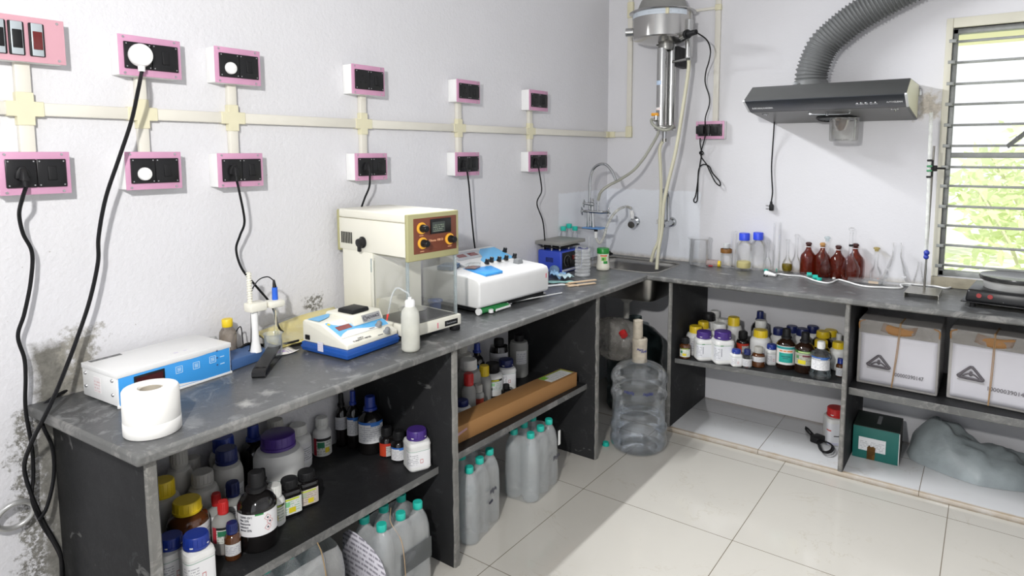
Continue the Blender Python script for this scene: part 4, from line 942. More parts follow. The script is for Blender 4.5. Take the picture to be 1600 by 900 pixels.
m_bluew = clear('blue_clear_beaker', (0.25,0.38,0.70), (0.10,0.18,0.5), 0.5, haze=0.55, hcol=(0.10,0.17,0.42))

# spectrophotometer
o = (-0.029,-1.431,H+.0006); Mx = frame(*o, -4.0); L, Wd = 0.321, 0.408
t = thing('spectrophotometer', 'large white spectrophotometer with blue lid patch, red displays and a row of black knobs', 'spectrophotometer', Mx @ Vector((L/2,Wd/2,0)))
s = MB(Mx); s.prism([(0.0,0.026),(L-0.012,0.026),(L,0.034),(L+0.001,0.115),(L-0.006,0.131),(L-0.03,0.137),(0.16,0.144),(0.02,0.146),(0.0,0.14)], 'y', 0, Wd, 0.010, 3); s.build('housing', m_mwhite, t)
for (x,y) in ((0.03,0.03),(0.03,Wd-0.03),(L-0.035,0.03),(L-0.04,Wd-0.03)):
    s = MB(Mx); s.cyl((x,y,0),(x,y,0.027),0.014,0.014,14); s.build('foot', m_black, t)
s = MB(Mx); s.box((0.01,0.01,0.012),(L-0.02,Wd-0.01,0.027)); s.build('chassis', m_blackm, t)
s = MB(Mx); s.prism([(0.004,0.143),(0.165,0.143),(0.160,0.149),(0.030,0.186),(0.012,0.187),(0.004,0.180)], 'y', 0.10, 0.420-0.03, 0.005, 2); cs = s.build('console', m_mwhite, t)
a = Vector((0.160,0.10,0.149)); b_ = Vector((0.030,0.10,0.186)); CFm = Mx @ plane_frame(a, Vector((0,1,0)), b_-a) @ Matrix.Translation((0,0,0.0006))
s = MB(CFm); s.prism([(0.105,0.012),(0.285,0.004),(0.285,0.125),(0.20,0.128),(0.165,0.10),(0.145,0.06),(0.11,0.035)], 'z', 0, 0.0012); ov = s.build('console_overlay', m_blue2, cs)
s = MB(CFm); s.prism([(0.01,0.060),(0.155,0.062),(0.19,0.127),(0.03,0.127)], 'z', 0, 0.0010); s.build('display_surround', M_('pale_grey_overlay', (0.55,0.57,0.60), 0.4), cs)
for x in (0.035,0.10):
    s = MB(CFm); s.box((x,0.082,0.001),(x+0.045,0.108,0.002)); s.build('display_window', m_disp2, cs)
def knob(F, x, y, r=0.0105, h=0.018, m=None):
    s = MB(F @ Matrix.Translation((x,y,0.001))); s.lathe((0,0,0), [(r,0),(r,0.003),(r*0.86,0.004),(r*0.8,h-0.001),(r*0.7,h),(0.0001,h)], 16)
    s.box((-0.001,0,h),(0.001,r*0.7,h+0.0005)); return s
for (px,py) in ((761,409),(768,406),(780,405),(791,403),(804,400),(789,391)):
    q = CF + CR*((px-PX)/FPX) - CU*((py-PY)/FPX); Mi = CFm.inverted(); p0_ = Mi @ CO; dq = (Mi.to_3x3() @ q); tt = (0.008-p0_.z)/dq.z; hp = p0_+dq*tt
    kb = knob(CFm, hp.x, hp.y).build('knob', m_black, cs)
    s = MB(CFm @ Matrix.Translation((hp.x,hp.y,0.001))); s.box((-0.001,-0.002,0.018),(0.001,0.007,0.0186)); s.build('pointer', m_white, kb)
s = MB(Mx)
s.prism([(0.145,0.02),(0.175,0.13),(0.30,0.085),(0.305,-0.0+0.008),(0.24,0.004)], 'z', 0.142, 0.1455) if False else s.prism([(0.150,0.085),(0.190,0.205),(0.300,0.150),(0.300,0.055)], 'z', 0.1365, 0.1448, 0.001)
s.build('chamber_lid', m_blue, t)
s = MB(Mx); s.box((0.205,0.315,0.139),(0.235,0.350,0.160), 0.004, taper=(0.003,0.003)); s.build('grey_stopper', m_grey, t)
s = MB(Mx); s.box((L+0.0008,0.385,0.085),(L+0.0016,0.392,0.103)); s.build('red_mark', M_('faded_red_ink', (0.75,0.25,0.3), 0.6), t)
# things lying on it
P = Mx @ Vector((0.115,0.045,0.147)); Mc = frame(P.x, P.y, P.z, 22)
t = thing('cuvette_case', 'flat blue grey cuvette case lying on the white spectrophotometer', 'case', P)
s = MB(Mc); s.box((-0.03,-0.045,0),(0.03,0.045,0.011), 0.002); s.build('tray', M_('slate_blue_plastic', (0.12,0.20,0.33), 0.35), t)
s = MB(Mc); s.box((-0.0305,-0.0455,0.011),(0.0305,0.0455,0.016), 0.002); s.build('lid', clear('blue_tinted_lid', (0.35,0.55,0.80), (0.2,0.3,0.5), 0.8, haze=0.35, hcol=(0.25,0.40,0.62)), t)
P = Mx @ Vector((0.175,0.115,0.1455)); Mc = frame(P.x, P.y, P.z, 18)
t = thing('sample_box', 'clear little box with a brownish bottom beside the display on the spectrophotometer', 'box', P)
s = MB(Mc); s.box((-0.021,-0.028,0.0005),(0.021,0.028,0.005), 0.001); s.build('tray', M_('brownish_insert', (0.35,0.22,0.20), 0.5), t)
s = MB(Mc); s.box((-0.022,-0.029,0.005),(0.022,0.029,0.019), 0.002); s.build('lid', m_glass, t)
# blue cup standing between balance and spectrophotometer
p = at(673,486,z=H); s = MB(); c = Vector((0.16,-1.545,H+.0008)); s.origin = c.copy()
c = Vector((p.x+0.02,p.y-0.01,H+.0008)) if False else c
r = 0.021; s.lathe(c, [(0.0001,0.001),(r*0.9,0.0),(r,0.003),(r,0.052),(r*1.3,0.056),(r*1.3,0.062),(r*0.95,0.062),(r*0.93,0.006),(0.0001,0.005)], 24)
tag(s.build('blue_beaker', m_bluew), 'small translucent blue beaker seen through the glass of the balance', 'beaker')

# magnetic stirrer / hotplate
o = (-0.045,-0.593,H+.0006); Mx = frame(*o, -0.7); L, Wd = 0.138, 0.198; HB = 0.112
o = (-0.045,-0.600,H+.0006); Mx = frame(*o, -0.7)
t = thing('magnetic_stirrer', 'cobalt blue stirrer with a raised grey metal plate on posts', 'stirrer', Mx @ Vector((L/2,Wd/2,0)))
s = MB(Mx); s.box((0,0,0.004),(L,Wd,HB), 0.007, 3); hd = s.build('housing', m_cobalt, t)
for (x,y) in ((0.02,0.02),(0.12,0.02),(0.12,0.18),(0.02,0.18)):
    s = MB(Mx); s.cyl((x,y,0),(x,y,0.005),0.008,0.008,12); s.build('foot', m_black, t)
s = MB(Mx); s.box((L-0.0005,0.010,0.022),(L+0.001,Wd-0.010,HB-0.008), 0.0005); fp = s.build('front_panel', m_blackm, t)
s = MB(Mx); s.box((L-0.0005,0.010,0.010),(L+0.0012,Wd-0.010,0.020), 0.0004); s.build('name_strip', label_mat((0.55,0.57,0.60), (0.1,0.1,0.12), 1.0, (), 12), fp)
K = Mx @ Matrix(((0,0,1,L+0.001),(1,0,0,0.055),(0,1,0,0.062),(0,0,0,1)))
s = MB(K); s.lathe((0,0,0), [(0.021,0),(0.021,0.010),(0.018,0.013),(0.0001,0.013)], 24); s.box((-0.003,-0.020,0.012),(0.003,0.020,0.018), 0.001); s.build('knob', m_black, t)
s = MB(K); s.tube([(0.027*math.cos(a*PI/12),0.027*math.sin(a*PI/12),0.0006) for a in range(-5,18)], 0.0007, 5, 1); s.build('dial_scale', m_grey, fp)
s = MB(K); s.box((0.045,0.0,0),(0.065,0.022,0.006), 0.001); s.build('rocker', m_red, t)
s = MB(Mx)
for k in range(6): s.box((0.070+k*0.0075-0.02,-0.0012,0.055),(0.0735+k*0.0075-0.02,0.0012,0.078))
s.build('vent_slots', m_darkhole, hd)
m_plate = M_('dull_metal_plate', (0.33,0.325,0.30), 0.42, 0.5, var=0.15, scale=30)
for (x,y) in ((0.02,0.02),(0.118,0.02),(0.118,0.178),(0.02,0.178),(0.07,0.02),(0.118,0.10)):
    s = MB(Mx); s.cyl((x,y,HB),(x,y,HB+0.028),0.0045,0.0045,12); s.build('post', m_steel, t)
s = MB(Mx); s.box((0.010,0.010,HB+0.012),(L-0.010,Wd-0.010,HB+0.018), 0.001); s.build('heat_shield', m_blackm, t)
s = MB(Mx); s.box((-0.006,-0.012,HB+0.028),(L+0.012,Wd+0.008,HB+0.045), 0.002); s.build('top_plate', m_plate, t)
# ---------------------------------------------------------------- sink, taps, distiller, hood, window side of the bench
m_sink = M_('brushed_sink_steel', (0.40,0.39,0.37), 0.30, 1.0, var=0.12, scale=14)
m_sinkd = M_('stained_sink_steel', (0.30,0.295,0.28), 0.38, 1.0, var=0.25, scale=25)
t = thing('corner_sink', 'stainless steel sink let into the corner of the stone worktop', 'sink', (0.22,-0.14,0.60))
sx0,sx1,sy0,sy1 = 0.002,0.450,-0.316,0.043
def rr(x0,x1,y0,y1,r,n=6):
    P = []
    for cx,cy,a0 in ((x1-r,y1-r,0),(x0+r,y1-r,90),(x0+r,y0+r,180),(x1-r,y0+r,270)):
        for k in range(n+1): a = math.radians(a0+90*k/n); P.append((cx+r*math.cos(a),cy+r*math.sin(a)))
    return P
s = MB(); lev = [(0.0,0.066,H-0.004),(0.003,0.062,H-0.030),(0.010,0.060,0.625),(0.022,0.05,0.603),(0.045,0.035,0.595)]
rw = []
for ins, r, z in lev: rw.append([s._v((x,y,z)) for x,y in rr(sx0+ins,sx1-ins,sy0+ins,sy1-ins,r)])
for a, b_ in zip(rw, rw[1:]):
    for i in range(len(a)): s._f([a[i],a[(i+1)%len(a)],b_[(i+1)%len(a)],b_[i]])
s._f(rw[-1]); s.build('basin', m_sink, t, solid=0.0015)
s = MB(); wpx = at(979,490,y=-0.12).x; s.lathe((wpx,-0.12,0.540), [(0.016,-0.085),(0.016,0.0),(0.030,0.012),(0.040,0.030),(0.045,0.0535)], 24); s.build('waste_pipe', M_('grey_white_pipe', (0.55,0.54,0.50), 0.5), t)
# mortar bead round the sink
s = MB(); P = rr(sx0-0.012,sx1+0.010,sy0-0.010,sy1+0.010,0.075); Q = rr(sx0+0.001,sx1-0.001,sy0+0.001,sy1-0.001,0.066)
n = len(P); A = [s._v((x,y,H+0.0006)) for x,y in P]; B = [s._v((x,y,H+0.004)) for x,y in rr(sx0-0.004,sx1+0.004,sy0-0.004,sy1+0.004,0.07)]; C_ = [s._v((x,y,H-0.003)) for x,y in Q]
for i in range(n):
    j = (i+1)%n; s._f([A[i],A[j],B[j],B[i]]); s._f([B[i],B[j],C_[j],C_[i]])
s.build('sealing_bead', M_('grey_mortar', (0.22,0.215,0.20), 0.8, var=0.3, scale=60), t)

# gooseneck mixer tap standing on a blue tray bracket at the left wall
def bw(px, py, y): return at(px, py, y=y)
Y1 = -0.24
t = thing('gooseneck_tap', 'chrome gooseneck laboratory tap with three cross handles on a small blue plate', 'tap', bw(928,356,Y1))
pl_ = bw(928,356,Y1)
s = MB(); s.box((pl_.x-0.055,pl_.y-0.035,pl_.z-0.003),(pl_.x+0.055,pl_.y+0.045,pl_.z+0.003), 0.002); s.build('blue_plate', M_('light_blue_tray', (0.12,0.30,0.62), 0.4), t)
s = MB(); s.tube([(XW+.001,pl_.y+0.02,pl_.z-0.006),(pl_.x-0.05,pl_.y+0.0,pl_.z-0.006),(pl_.x+0.01,pl_.y,pl_.z-0.006)], 0.006, 8, 4); s.build('wall_bracket', m_chrome, t)
g = [(923,345),(921,322),(921.5,300),(922,282),(926,266),(935,257.5),(946,257),(955,266),(960,276),(962,281)]
s = MB(); s.tube([bw(a,b_,Y1) for a,b_ in g], 0.0075, 12, 6); s.build('gooseneck', m_chrome, t)
def cross(c, d, parent, k=1):
    d = Vector(d).normalized(); u = d.orthogonal().normalized(); w = d.cross(u)
    s = MB(); s.cyl(c, c+d*0.030*k, 0.008*k, 0.0065*k, 12); e = c+d*0.030*k
    s.cyl(e-d*0.002, e+d*0.010*k, 0.0085*k, 0.007*k, 12)
    hb = s.build('valve', m_chrome, parent)
    for q in range(4):
        v = (u*math.cos(q*PI/2+0.4)+w*math.sin(q*PI/2+0.4)); s = MB(); s.cyl(e+d*0.004, e+d*0.004+v*0.019*k, 0.0034*k, 0.0042*k, 8); s.ball(e+d*0.004+v*0.020*k, 0.0048*k, 8); s.build('handle_arm', m_chrome, hb)
v1 = bw(925,319,Y1); v2 = bw(918,331,Y1); v3 = bw(932,331,Y1)
s = MB(); s.cyl((pl_.x-0.005,Y1,pl_.z), (v1.x,Y1,v1.z+0.02), 0.010, 0.008, 14); s.ball(v1, 0.014); s.cyl((v1.x,Y1,v1.z+0.012),(v1.x-0.003,Y1,v1.z+0.03),0.012,0.008,12); s.build('tap_body', m_chrome, t)
s = MB(); a = Vector((pl_.x-0.03,Y1-0.01,v2.z+0.004)); b_ = Vector((pl_.x+0.045,Y1+0.01,v3.z-0.002)); s.cyl(a, b_, 0.0085, 0.0085, 12); s.build('cross_body', m_chrome, t)
s = MB(); s.cyl((pl_.x-0.030,Y1-0.01,pl_.z),(pl_.x-0.030,Y1-0.01,v2.z+0.004),0.008,0.007,12); s.build('riser', m_chrome, t)
cross(v1+Vector((-0.006,-0.008,0)), (-0.9,-0.35,0.1), t); cross(a, (-0.95,-0.3,0.02), t); cross(b_, (0.95,0.1,0.08), t)
ns = bw(934,330,Y1); ne = bw(934.5,309,Y1); s = MB(); s.cyl(ns, ne, 0.006, 0.005, 10); s.cyl(ns+(ne-ns)*0.55, ns+(ne-ns)*0.62, 0.009, 0.009, 10); s.build('hose_nozzle', m_chrome, t)
s = MB(); s.cyl((pl_.x+0.012,Y1,pl_.z-0.018),(pl_.x+0.012,Y1,pl_.z-0.003),0.010,0.010,14); s.build('lock_nut', m_blackm, t)
s = MB(); s.cyl((pl_.x+0.012,Y1,pl_.z-0.052),(pl_.x+0.012,Y1,pl_.z-0.018),0.0085,0.0085,14); s.cyl((pl_.x+0.012,Y1,pl_.z-0.032),(pl_.x+0.012,Y1,pl_.z-0.026),0.011,0.011,14); s.build('inlet_tail', m_white, t)

# two more taps on the back wall
tc_ = bw(990,347,YW-0.04)
t = thing('bib_tap', 'stubby chrome wall tap feeding a clear hose through a white connector', 'tap', tc_)
s = MB(); s.cyl((tc_.x-0.008,YW-0.0005,tc_.z),(tc_.x-0.006,YW-0.012,tc_.z),0.030,0.026,20); s.build('wall_flange', m_chrome, t)
s = MB(); s.cyl((tc_.x-0.007,YW-0.012,tc_.z),(tc_.x,YW-0.055,tc_.z),0.019,0.019,16); s.cyl((tc_.x,YW-0.05,tc_.z+0.004),(tc_.x,YW-0.05,tc_.z+0.022),0.012,0.012,12); s.build('tap_body', m_chrome, t)
s = MB(); s.lathe((0,0,0),[(0.022,0),(0.024,0.006),(0.021,0.020),(0.012,0.026),(0.0001,0.027)],18) if False else s.cyl((tc_.x+0.001,YW-0.054,tc_.z-0.006),(tc_.x+0.004,YW-0.078,tc_.z-0.012),0.025,0.020,18); s.build('round_handle', m_chrome, t)
wc = bw(988,333,YW-0.05); s = MB(); s.cyl((wc.x,wc.y,tc_.z+0.020),(wc.x-0.002,wc.y,tc_.z+0.046),0.011,0.013,16); s.cyl((wc.x-0.002,wc.y,tc_.z+0.044),(wc.x-0.005,wc.y,tc_.z+0.066),0.014,0.010,16); s.build('hose_connector', m_white, t)
m_hose = clear('cloudy_hose', (0.90,0.90,0.86), (0.62,0.62,0.58), 0.7, haze=0.42, hcol=(0.78,0.77,0.72), rough=0.15)
m_hoseb = M_('beige_rubber_hose', (0.58,0.56,0.42), 0.45, var=0.08, scale=8)
m_hoseg = M_('greenish_clear_hose', (0.33,0.33,0.28), 0.3, var=0.2, scale=8)
s = MB(); s.origin = Vector((pl_.x,Y1,pl_.z-0.05))
hp = [Vector((pl_.x+0.012,Y1,pl_.z-0.048))]+[bw(a,b_,yy) for a,b_,yy in ((932.5,374,Y1),(937,380,Y1),(943,371,Y1+.01),(949,352,Y1+.02),(957,337,Y1+.03),(967,327,Y1+.04),(978,323,YW-.06),(986,325,YW-.055))]
s.tube(hp, 0.0072, 10, 8); tag(s.build('water_hose', m_hose), 'clear hose looping from the stubby wall tap under the blue plated tap', 'hose')
tc_ = bw(1045,348,YW-0.04)
t = thing('swan_neck_tap', 'chrome swan neck wall tap right of the sink with old string round it', 'tap', tc_)
s = MB(); s.cyl((tc_.x,YW-0.0005,tc_.z),(tc_.x,YW-0.014,tc_.z),0.028,0.024,20); s.build('wall_flange', m_chrome, t)
s = MB(); s.cyl((tc_.x,YW-0.014,tc_.z),(tc_.x-0.004,YW-0.07,tc_.z),0.018,0.018,16); s.build('tap_body', m_chrome, t)
s = MB(); s.cyl((tc_.x-0.004,YW-0.068,tc_.z-0.004),(tc_.x-0.010,YW-0.098,tc_.z-0.008),0.020,0.016,16); s.build('round_handle', m_chrome, t)
g = [(1044,345,.06),(1044,325,.06),(1044,310,.065),(1043,302,.075),(1040,297,.095),(1036,298,.12),(1033.5,306,.135),(1033,316,.135)]
s = MB(); s.tube([bw(a,b_,YW-dy) for a,b_,dy in g], 0.0098, 12, 6); s.build('swan_neck', m_chrome, t)
s = MB(); a0 = bw(1035,346,YW-0.09)
for k in range(5): s.tube([a0+Vector((0.012,0.02,0)), a0+Vector((-0.012-0.004*k,-0.004*k,0.004-0.004*k)), a0+Vector((-0.028-0.004*(k%3),0.004*k,-0.012+0.009*(k%4)))], 0.0008, 4, 5)
s.build('frayed_string', M_('old_string', (0.40,0.36,0.26), 0.9), t)

# wall distiller
YD = -0.035; DC = Vector((0.343, YD, 0)); zb0 = bw(1035,60,YD-0.13).z; zb0 = 1.921; zt0_ = 2.052; RD = 0.150
t = thing('water_distiller', 'stainless steel water distiller drum with grey domed lid and hanging condenser tube', 'water distiller', (DC.x,YW,1.75))
s = MB(); s.lathe((DC.x,DC.y,0), [(0.03,zb0-0.026),(0.09,zb0-0.020),(RD-0.022,zb0-0.006),(RD-0.004,zb0),(RD,zb0+0.004),(RD,zt0_-0.004)], 48); drum = s.build('drum', M_('brushed_drum_steel', (0.52,0.51,0.49), 0.2, 1.0, var=0.06, scale=4), t)
s = MB(); s.lathe((DC.x,DC.y,0), [(RD+0.0005,zt0_-0.028),(RD+0.0015,zt0_-0.027),(RD+0.0015,zt0_-0.004),(RD+0.0005,zt0_-0.003)], 48, arc=(-PI*0.93,-0.25)); s.build('wrapped_label', label_mat((0.62,0.68,0.75), (0.5,0.55,0.6), 1, (), 20), drum)
s = MB(); s.lathe((DC.x,DC.y,0), [(RD-0.004,zt0_-0.006),(RD+0.016,zt0_-0.003),(RD+0.020,zt0_+0.001),(RD+0.016,zt0_+0.005),(RD-0.01,zt0_+0.006)], 48); s.build('rim', m_steel, t)
s = MB(); s.lathe((DC.x,DC.y,0), [(RD-0.010,zt0_+0.006),(RD-0.022,zt0_+0.020),(RD-0.040,zt0_+0.062),(RD-0.075,zt0_+0.095),(0.05,zt0_+0.115),(0.0001,zt0_+0.12)], 48); s.build('domed_lid', M_('grey_rubber_lid', (0.25,0.25,0.235), 0.5), t)
s = MB(); s.box((DC.x+0.070,DC.y-RD-0.012+0.03,zt0_-0.030),(DC.x+0.090,DC.y-RD+0.03,zt0_-0.002), 0.003); s.build('cloth_tab', m_tape, t)
zl = 1.972
s = MB(); s.cyl((DC.x-RD+0.004,DC.y-0.02,zl),(DC.x-RD-0.040,DC.y-0.035,zl),0.022,0.022,20); s.build('side_port', m_steel, t)
pp = bw(1070,55,DC.y-0.09)
s = MB(); s.cyl((pp.x-0.02,DC.y-0.06,pp.z),(pp.x+0.018,DC.y-0.105,pp.z),0.023,0.023,20); s.build('heater_port', m_steel, t)
s = MB(); a = Vector((pp.x+0.017,DC.y-0.104,pp.z)); b_ = a+Vector((0.055,-0.022,0.003)); s.cyl(a,b_,0.016,0.012,16); s.cyl(a,a+Vector((0.008,-0.004,0)),0.024,0.022,16); s.build('heater_plug', m_blackm, t)
# condenser
cx = DC.x-0.000; ct = bw(1038,70,YD).z; cb = bw(1036,203,YD).z
def vx(px, py, y): return bw(px,py,y).x
xa = vx(1034,130,YD-0.02); 
s = MB(); s.cyl((xa,YD-0.02,cb+0.02),(xa,YD-0.02,ct-0.02),0.026,0.026,28); s.build('condenser_tube', m_steel, t)
xb = vx(1049,130,YD+0.03); s = MB(); s.cyl((xb,YD+0.03,cb+0.025),(xb,YD+0.03,ct),0.024,0.024,24); s.build('outer_tube', m_steel, t)
s = MB(); s.lathe((xa+0.010,YD,0),[(0.036,ct-0.030),(0.038,ct-0.026),(0.040,ct-0.012),(0.034,ct+0.02)],28); s.build('collar', m_sinkd, t)
s = MB(); s.box((xb+0.008,YD+0.02,ct-0.11),(xb+0.040,YW-0.001,ct-0.01), 0.002); s.build('wall_bracket', m_blackm, t)
s = MB(); s.lathe((xa+0.012,YD+0.004,0),[(0.0001,cb+0.004),(0.052,cb+0.004),(0.056,cb+0.008),(0.056,cb+0.014),(0.050,cb+0.022),(0.0001,cb+0.024)],28); fl_ = s.build('lower_flange', m_sinkd, t)
for k in range(6):
    a = k*PI/3; s = MB(); s.cyl((xa+0.012+0.048*math.cos(a),YD+0.004+0.048*math.sin(a),cb-0.004),(xa+0.012+0.048*math.cos(a),YD+0.004+0.048*math.sin(a),cb+0.012),0.005,0.005,6); s.build('bolt', m_steel, fl_)
s = MB(); s.cyl((xa+0.012,YD,cb-0.055),(xa+0.012,YD,cb+0.006),0.0095,0.012,14); s.build('outlet_nozzle', m_chrome, t)
for z, hgt, mm, nm in ((1.688,0.022,label_mat((0.55,0.68,0.85),(0.4,0.5,0.7),2,(),21),'blue_sticker'),(1.560,0.014,label_mat((0.85,0.82,0.80),(0.8,0.3,0.2),2,(),22),'white_sticker')):
    s = MB(); s.lathe((xa,YD-0.02,0), [(0.0264,z),(0.0264,z+hgt)], 14, arc=(-PI*0.85,-PI*0.38)); s.build(nm, mm, t)
# side level tube
xs = vx(1077,60,YD-0.02); z0_, z1_ = bw(1077,92,YD-0.02).z, bw(1083,30,YD-0.02).z
s = MB(); s.lathe((xs,YD-0.02,0), [(0.0001,z0_-0.012),(0.008,z0_-0.010),(0.014,z0_),(0.019,z0_+0.004),(0.019,z0_+0.020),(0.0185,z0_+0.022),(0.0185,z1_),(0.016,z1_+0.002),(0.014,z1_-0.03)], 24); s.build('overflow_tube', m_steel, t)
s = MB(); s.cyl((xb+0.015,YD+0.01,1.806),(xs,YD-0.02,1.812),0.0075,0.0075,12); s.build('link_pipe', m_steel, t)
zv = bw(1024,178,YD-0.06)
s = MB(); s.cyl((zv.x-0.012,YD-0.05,zv.z-0.028),(xa,YD-0.03,zv.z-0.024),0.011,0.011,14); s.cyl((zv.x,YD-0.05,zv.z-0.03),(zv.x,YD-0.05,zv.z-0.006),0.008,0.008,12); vb = s.build('ball_valve', m_steel, t)
s = MB(); s.box((zv.x-0.026,YD-0.058,zv.z-0.010),(zv.x+0.012,YD-0.040,zv.z+0.006), 0.004); s.build('orange_lever', M_('orange_lever', (0.75,0.33,0.02), 0.4), vb)
# short loop hose around the flange
s = MB(); s.origin = zv.copy(); s.tube([Vector((zv.x-0.012,YD-0.05,zv.z-0.028)), bw(1018,187,YD-0.06), bw(1019,193,YD-0.07), bw(1026,199,YD-0.075), bw(1036,203,YD-0.075), bw(1046,202,YD-0.06), bw(1052,197,YD-0.01)], 0.0075, 10, 8)
s.build('loop_hose', m_hoseg, t)
# hoses
s = MB(); hp = [bw(1029,204,YD-0.03), bw(1027,212,YD-0.03), bw(1018,228,YD-.03), bw(1006,247,YD-.06), bw(990,266,YD-.10), bw(968,281,YD-.15), bw(951,290,Y1+.02), bw(939,300,Y1), bw(934.5,313,Y1)]
s.origin = hp[0].copy(); s.tube(hp, 0.0078, 10, 8); tag(s.build('feed_hose', m_hoseg), 'grey-green hose swooping from the distiller down to the gooseneck tap', 'hose')
s = MB(); hp = [Vector((xa+0.012,YD,cb-0.045)), bw(1031,232,YD), bw(1032,262,YD), bw(1033,300,YD), bw(1031,345,YD-.01), bw(1029,375,YD-.03), bw(1022,392,YD-.05), bw(1017,409,YD-.06)]
s.origin = hp[0].copy(); s.tube(hp, 0.0088, 10, 8); hz_ = tag(s.build('drain_hose', m_hoseb), 'beige hose dropping straight from the distiller outlet into the sink', 'hose')
s = MB(); s.cyl((xa+0.012,YD,cb-0.062),(xa+0.012,YD,cb-0.045),0.0115,0.0115,14); s.build('hose_clip', m_sinkd, hz_)
s = MB(); hp = [Vector((xs,YD-0.02,z0_-0.006)), bw(1076,105,YD-.02), bw(1073,130,YD-.02), bw(1066,175,YD-.03), bw(1056,235,YD-.04), bw(1044,285,YD-.05), bw(1037,320,YD-.06), bw(1034,360,YD-.06), bw(1029,390,YD-.08), bw(1026,421,YD-.10)]
s.origin = hp[0].copy(); s.tube(hp, 0.0092, 10, 8); tag(s.build('overflow_hose', m_hoseb), 'beige hose slanting from the side tube of the distiller into the sink', 'hose')
# distiller cord with its plug in the back wall socket
MBm, dB, pxB, pyB = MBk
S0 = b_ = Vector((pp.x+0.017+0.052,DC.y-0.104-0.022,pp.z+0.003))
S0 = a+Vector((0,0,0)) if False else Vector((pp.x+0.070,DC.y-0.126,pp.z+0.003))
def bk(px, py, o=0.03): return at(px, py, y=YW-o)
t = thing('distiller_cord', 'black cord from the distiller plugged beside its own doubled loops on the back wall', 'power cord', MBm @ Vector((pxB,pyB,dB)))
s = MB(MBm @ Matrix.Translation((pxB-0.008,pyB,dB+0.0065))); s.box((-0.024,-0.020,0),(0.016,0.022,0.026), 0.004); s.build('plug', m_blackm, t)
s = MB(); s.tube([S0, at(1104,62,y=DC.y-0.10), at(1110,78,y=DC.y-0.06), at(1108,95,y=0.0), at(1103,112,y=0.03), bk(1102,130,.07), bk(1108,150,.06), bk(1108,165,.06), bk(1102,185,.08), bk(1102,210,.06), bk(1098,228,.045), bk(1095,243,.035), bk(1104,257,.03), bk(1110,270,.03), bk(1118,285,.03), bk(1125,290,.03), bk(1124,283,.03), bk(1113,270,.035), bk(1108,260,.03), bk(1099,257,.035), bk(1092,264,.03), bk(1090,285,.03), bk(1087,305,.03), bk(1084,312,.03), bk(1085,316,.03), bk(1089,314,.03), bk(1090,300,.03), bk(1091,275,.03), bk(1094,255,.03), bk(1096,240,.04), bk(1094,225,.045), bk(1094,216,.06)], 0.0034, 8, 6); s.build('cable', m_rubber, t)
s = MB(); s.tube([bk(1096,236,.05), bk(1093,239,.04), bk(1096,242,.03), bk(1099,239,.04)], 0.003, 6, 4, closed=True); s.build('cable_knot', m_rubber, t)

# extractor hood
m_hood = M_('charcoal_hood_paint', (0.055,0.057,0.056), 0.42, var=0.08)
m_hoodf = M_('dark_slate_band', (0.030,0.034,0.042), 0.3)
m_under = M_('hood_underside', (0.085,0.084,0.080), 0.38, var=0.05)
m_film2 = M_('yellowed_side_film', (0.74,0.72,0.52), 0.4)
xL, xR = 0.868, 1.484
def prof(px, py): q = at(px, py, x=xR); return (q.y, q.z)
A1 = prof(1419,166); A2 = prof(1416,146); A3 = prof(1423,122); A5 = (YW-0.002, at(1436,187,y=YW).z); A4 = (YW-0.002, A3[1]+0.004)
A3 = (max(A3[0],A2[0]+0.02), A3[1])
t = thing('extractor_hood', 'charcoal kitchen type extractor hood hung on the back wall', 'extractor hood', (1.17,YW,1.55))
s = MB(); s.prism([A1,A2,A3,A4,A5], 'x', xL, xR, 0.002, 2); hd = s.build('hood_shell', m_hood, t)
s = MB(); nrm = Vector((0,A2[1]-A1[1],-(A2[0]-A1[0]))).normalized()
FB = plane_frame((xL,A1[0],A1[1]), (1,0,0), (0,A2[0]-A1[0],A2[1]-A1[1])); hb_ = math.hypot(A2[0]-A1[0],A2[1]-A1[1])
if FB.to_3x3() @ Vector((0,0,1)) @ Vector((0,-1,0)) < 0: FB = FB @ Matrix.Rotation(0,4,'X')
s = MB(FB); s.box((0.004,0.001,-0.001),(xR-xL-0.004,hb_-0.001,0.002), 0.0006); bd = s.build('front_band', m_hoodf, t)
for x0 in (-0.003, xR-xL-0.006):
    s = MB(FB); s.box((x0,0.0,-0.004),(x0+0.009,hb_,0.004), 0.002); s.build('end_strip', M_('silver_end_cap', (0.70,0.71,0.72), 0.35), t)
m_print = M_('silver_print', (0.88,0.89,0.90), 0.4)
lettering('SURYARAJ KARIZMA', 0.017, FB @ Matrix.Translation((0.022,hb_*0.33,0.0022)), m_print, bd, width=0.088, bold=0.0005)
hp = hit(FB,1385,159.5,0.002)
lettering('AUTO', 0.016, FB @ Matrix.Translation((hp.x,hp.y,0.0022)), m_print, bd, width=0.023)
lettering('CLEAN', 0.016, FB @ Matrix.Translation((hp.x+0.024,hp.y,0.0022)), m_print, bd, width=0.031, bold=0.0004)
for q, wd in zip((1339,1346,1353.5,1361,1367.5), ('Light','Clean','Fan','Stop','Slow')):
    h_ = hit(FB,q,161-(q-1339)*0.045,0.002); s = MB(FB @ Matrix.Translation((h_.x,h_.y,0.002))); s.lathe((0,0,0),[(0.0062,0),(0.0062,0.003),(0.005,0.005),(0.0001,0.0056)],14); s.build('push_button', m_chrome, bd)
    lettering(wd, 0.0068, FB @ Matrix.Translation((h_.x+0.001,h_.y-0.0115,0.0022)), m_print, bd, align='CENTER')
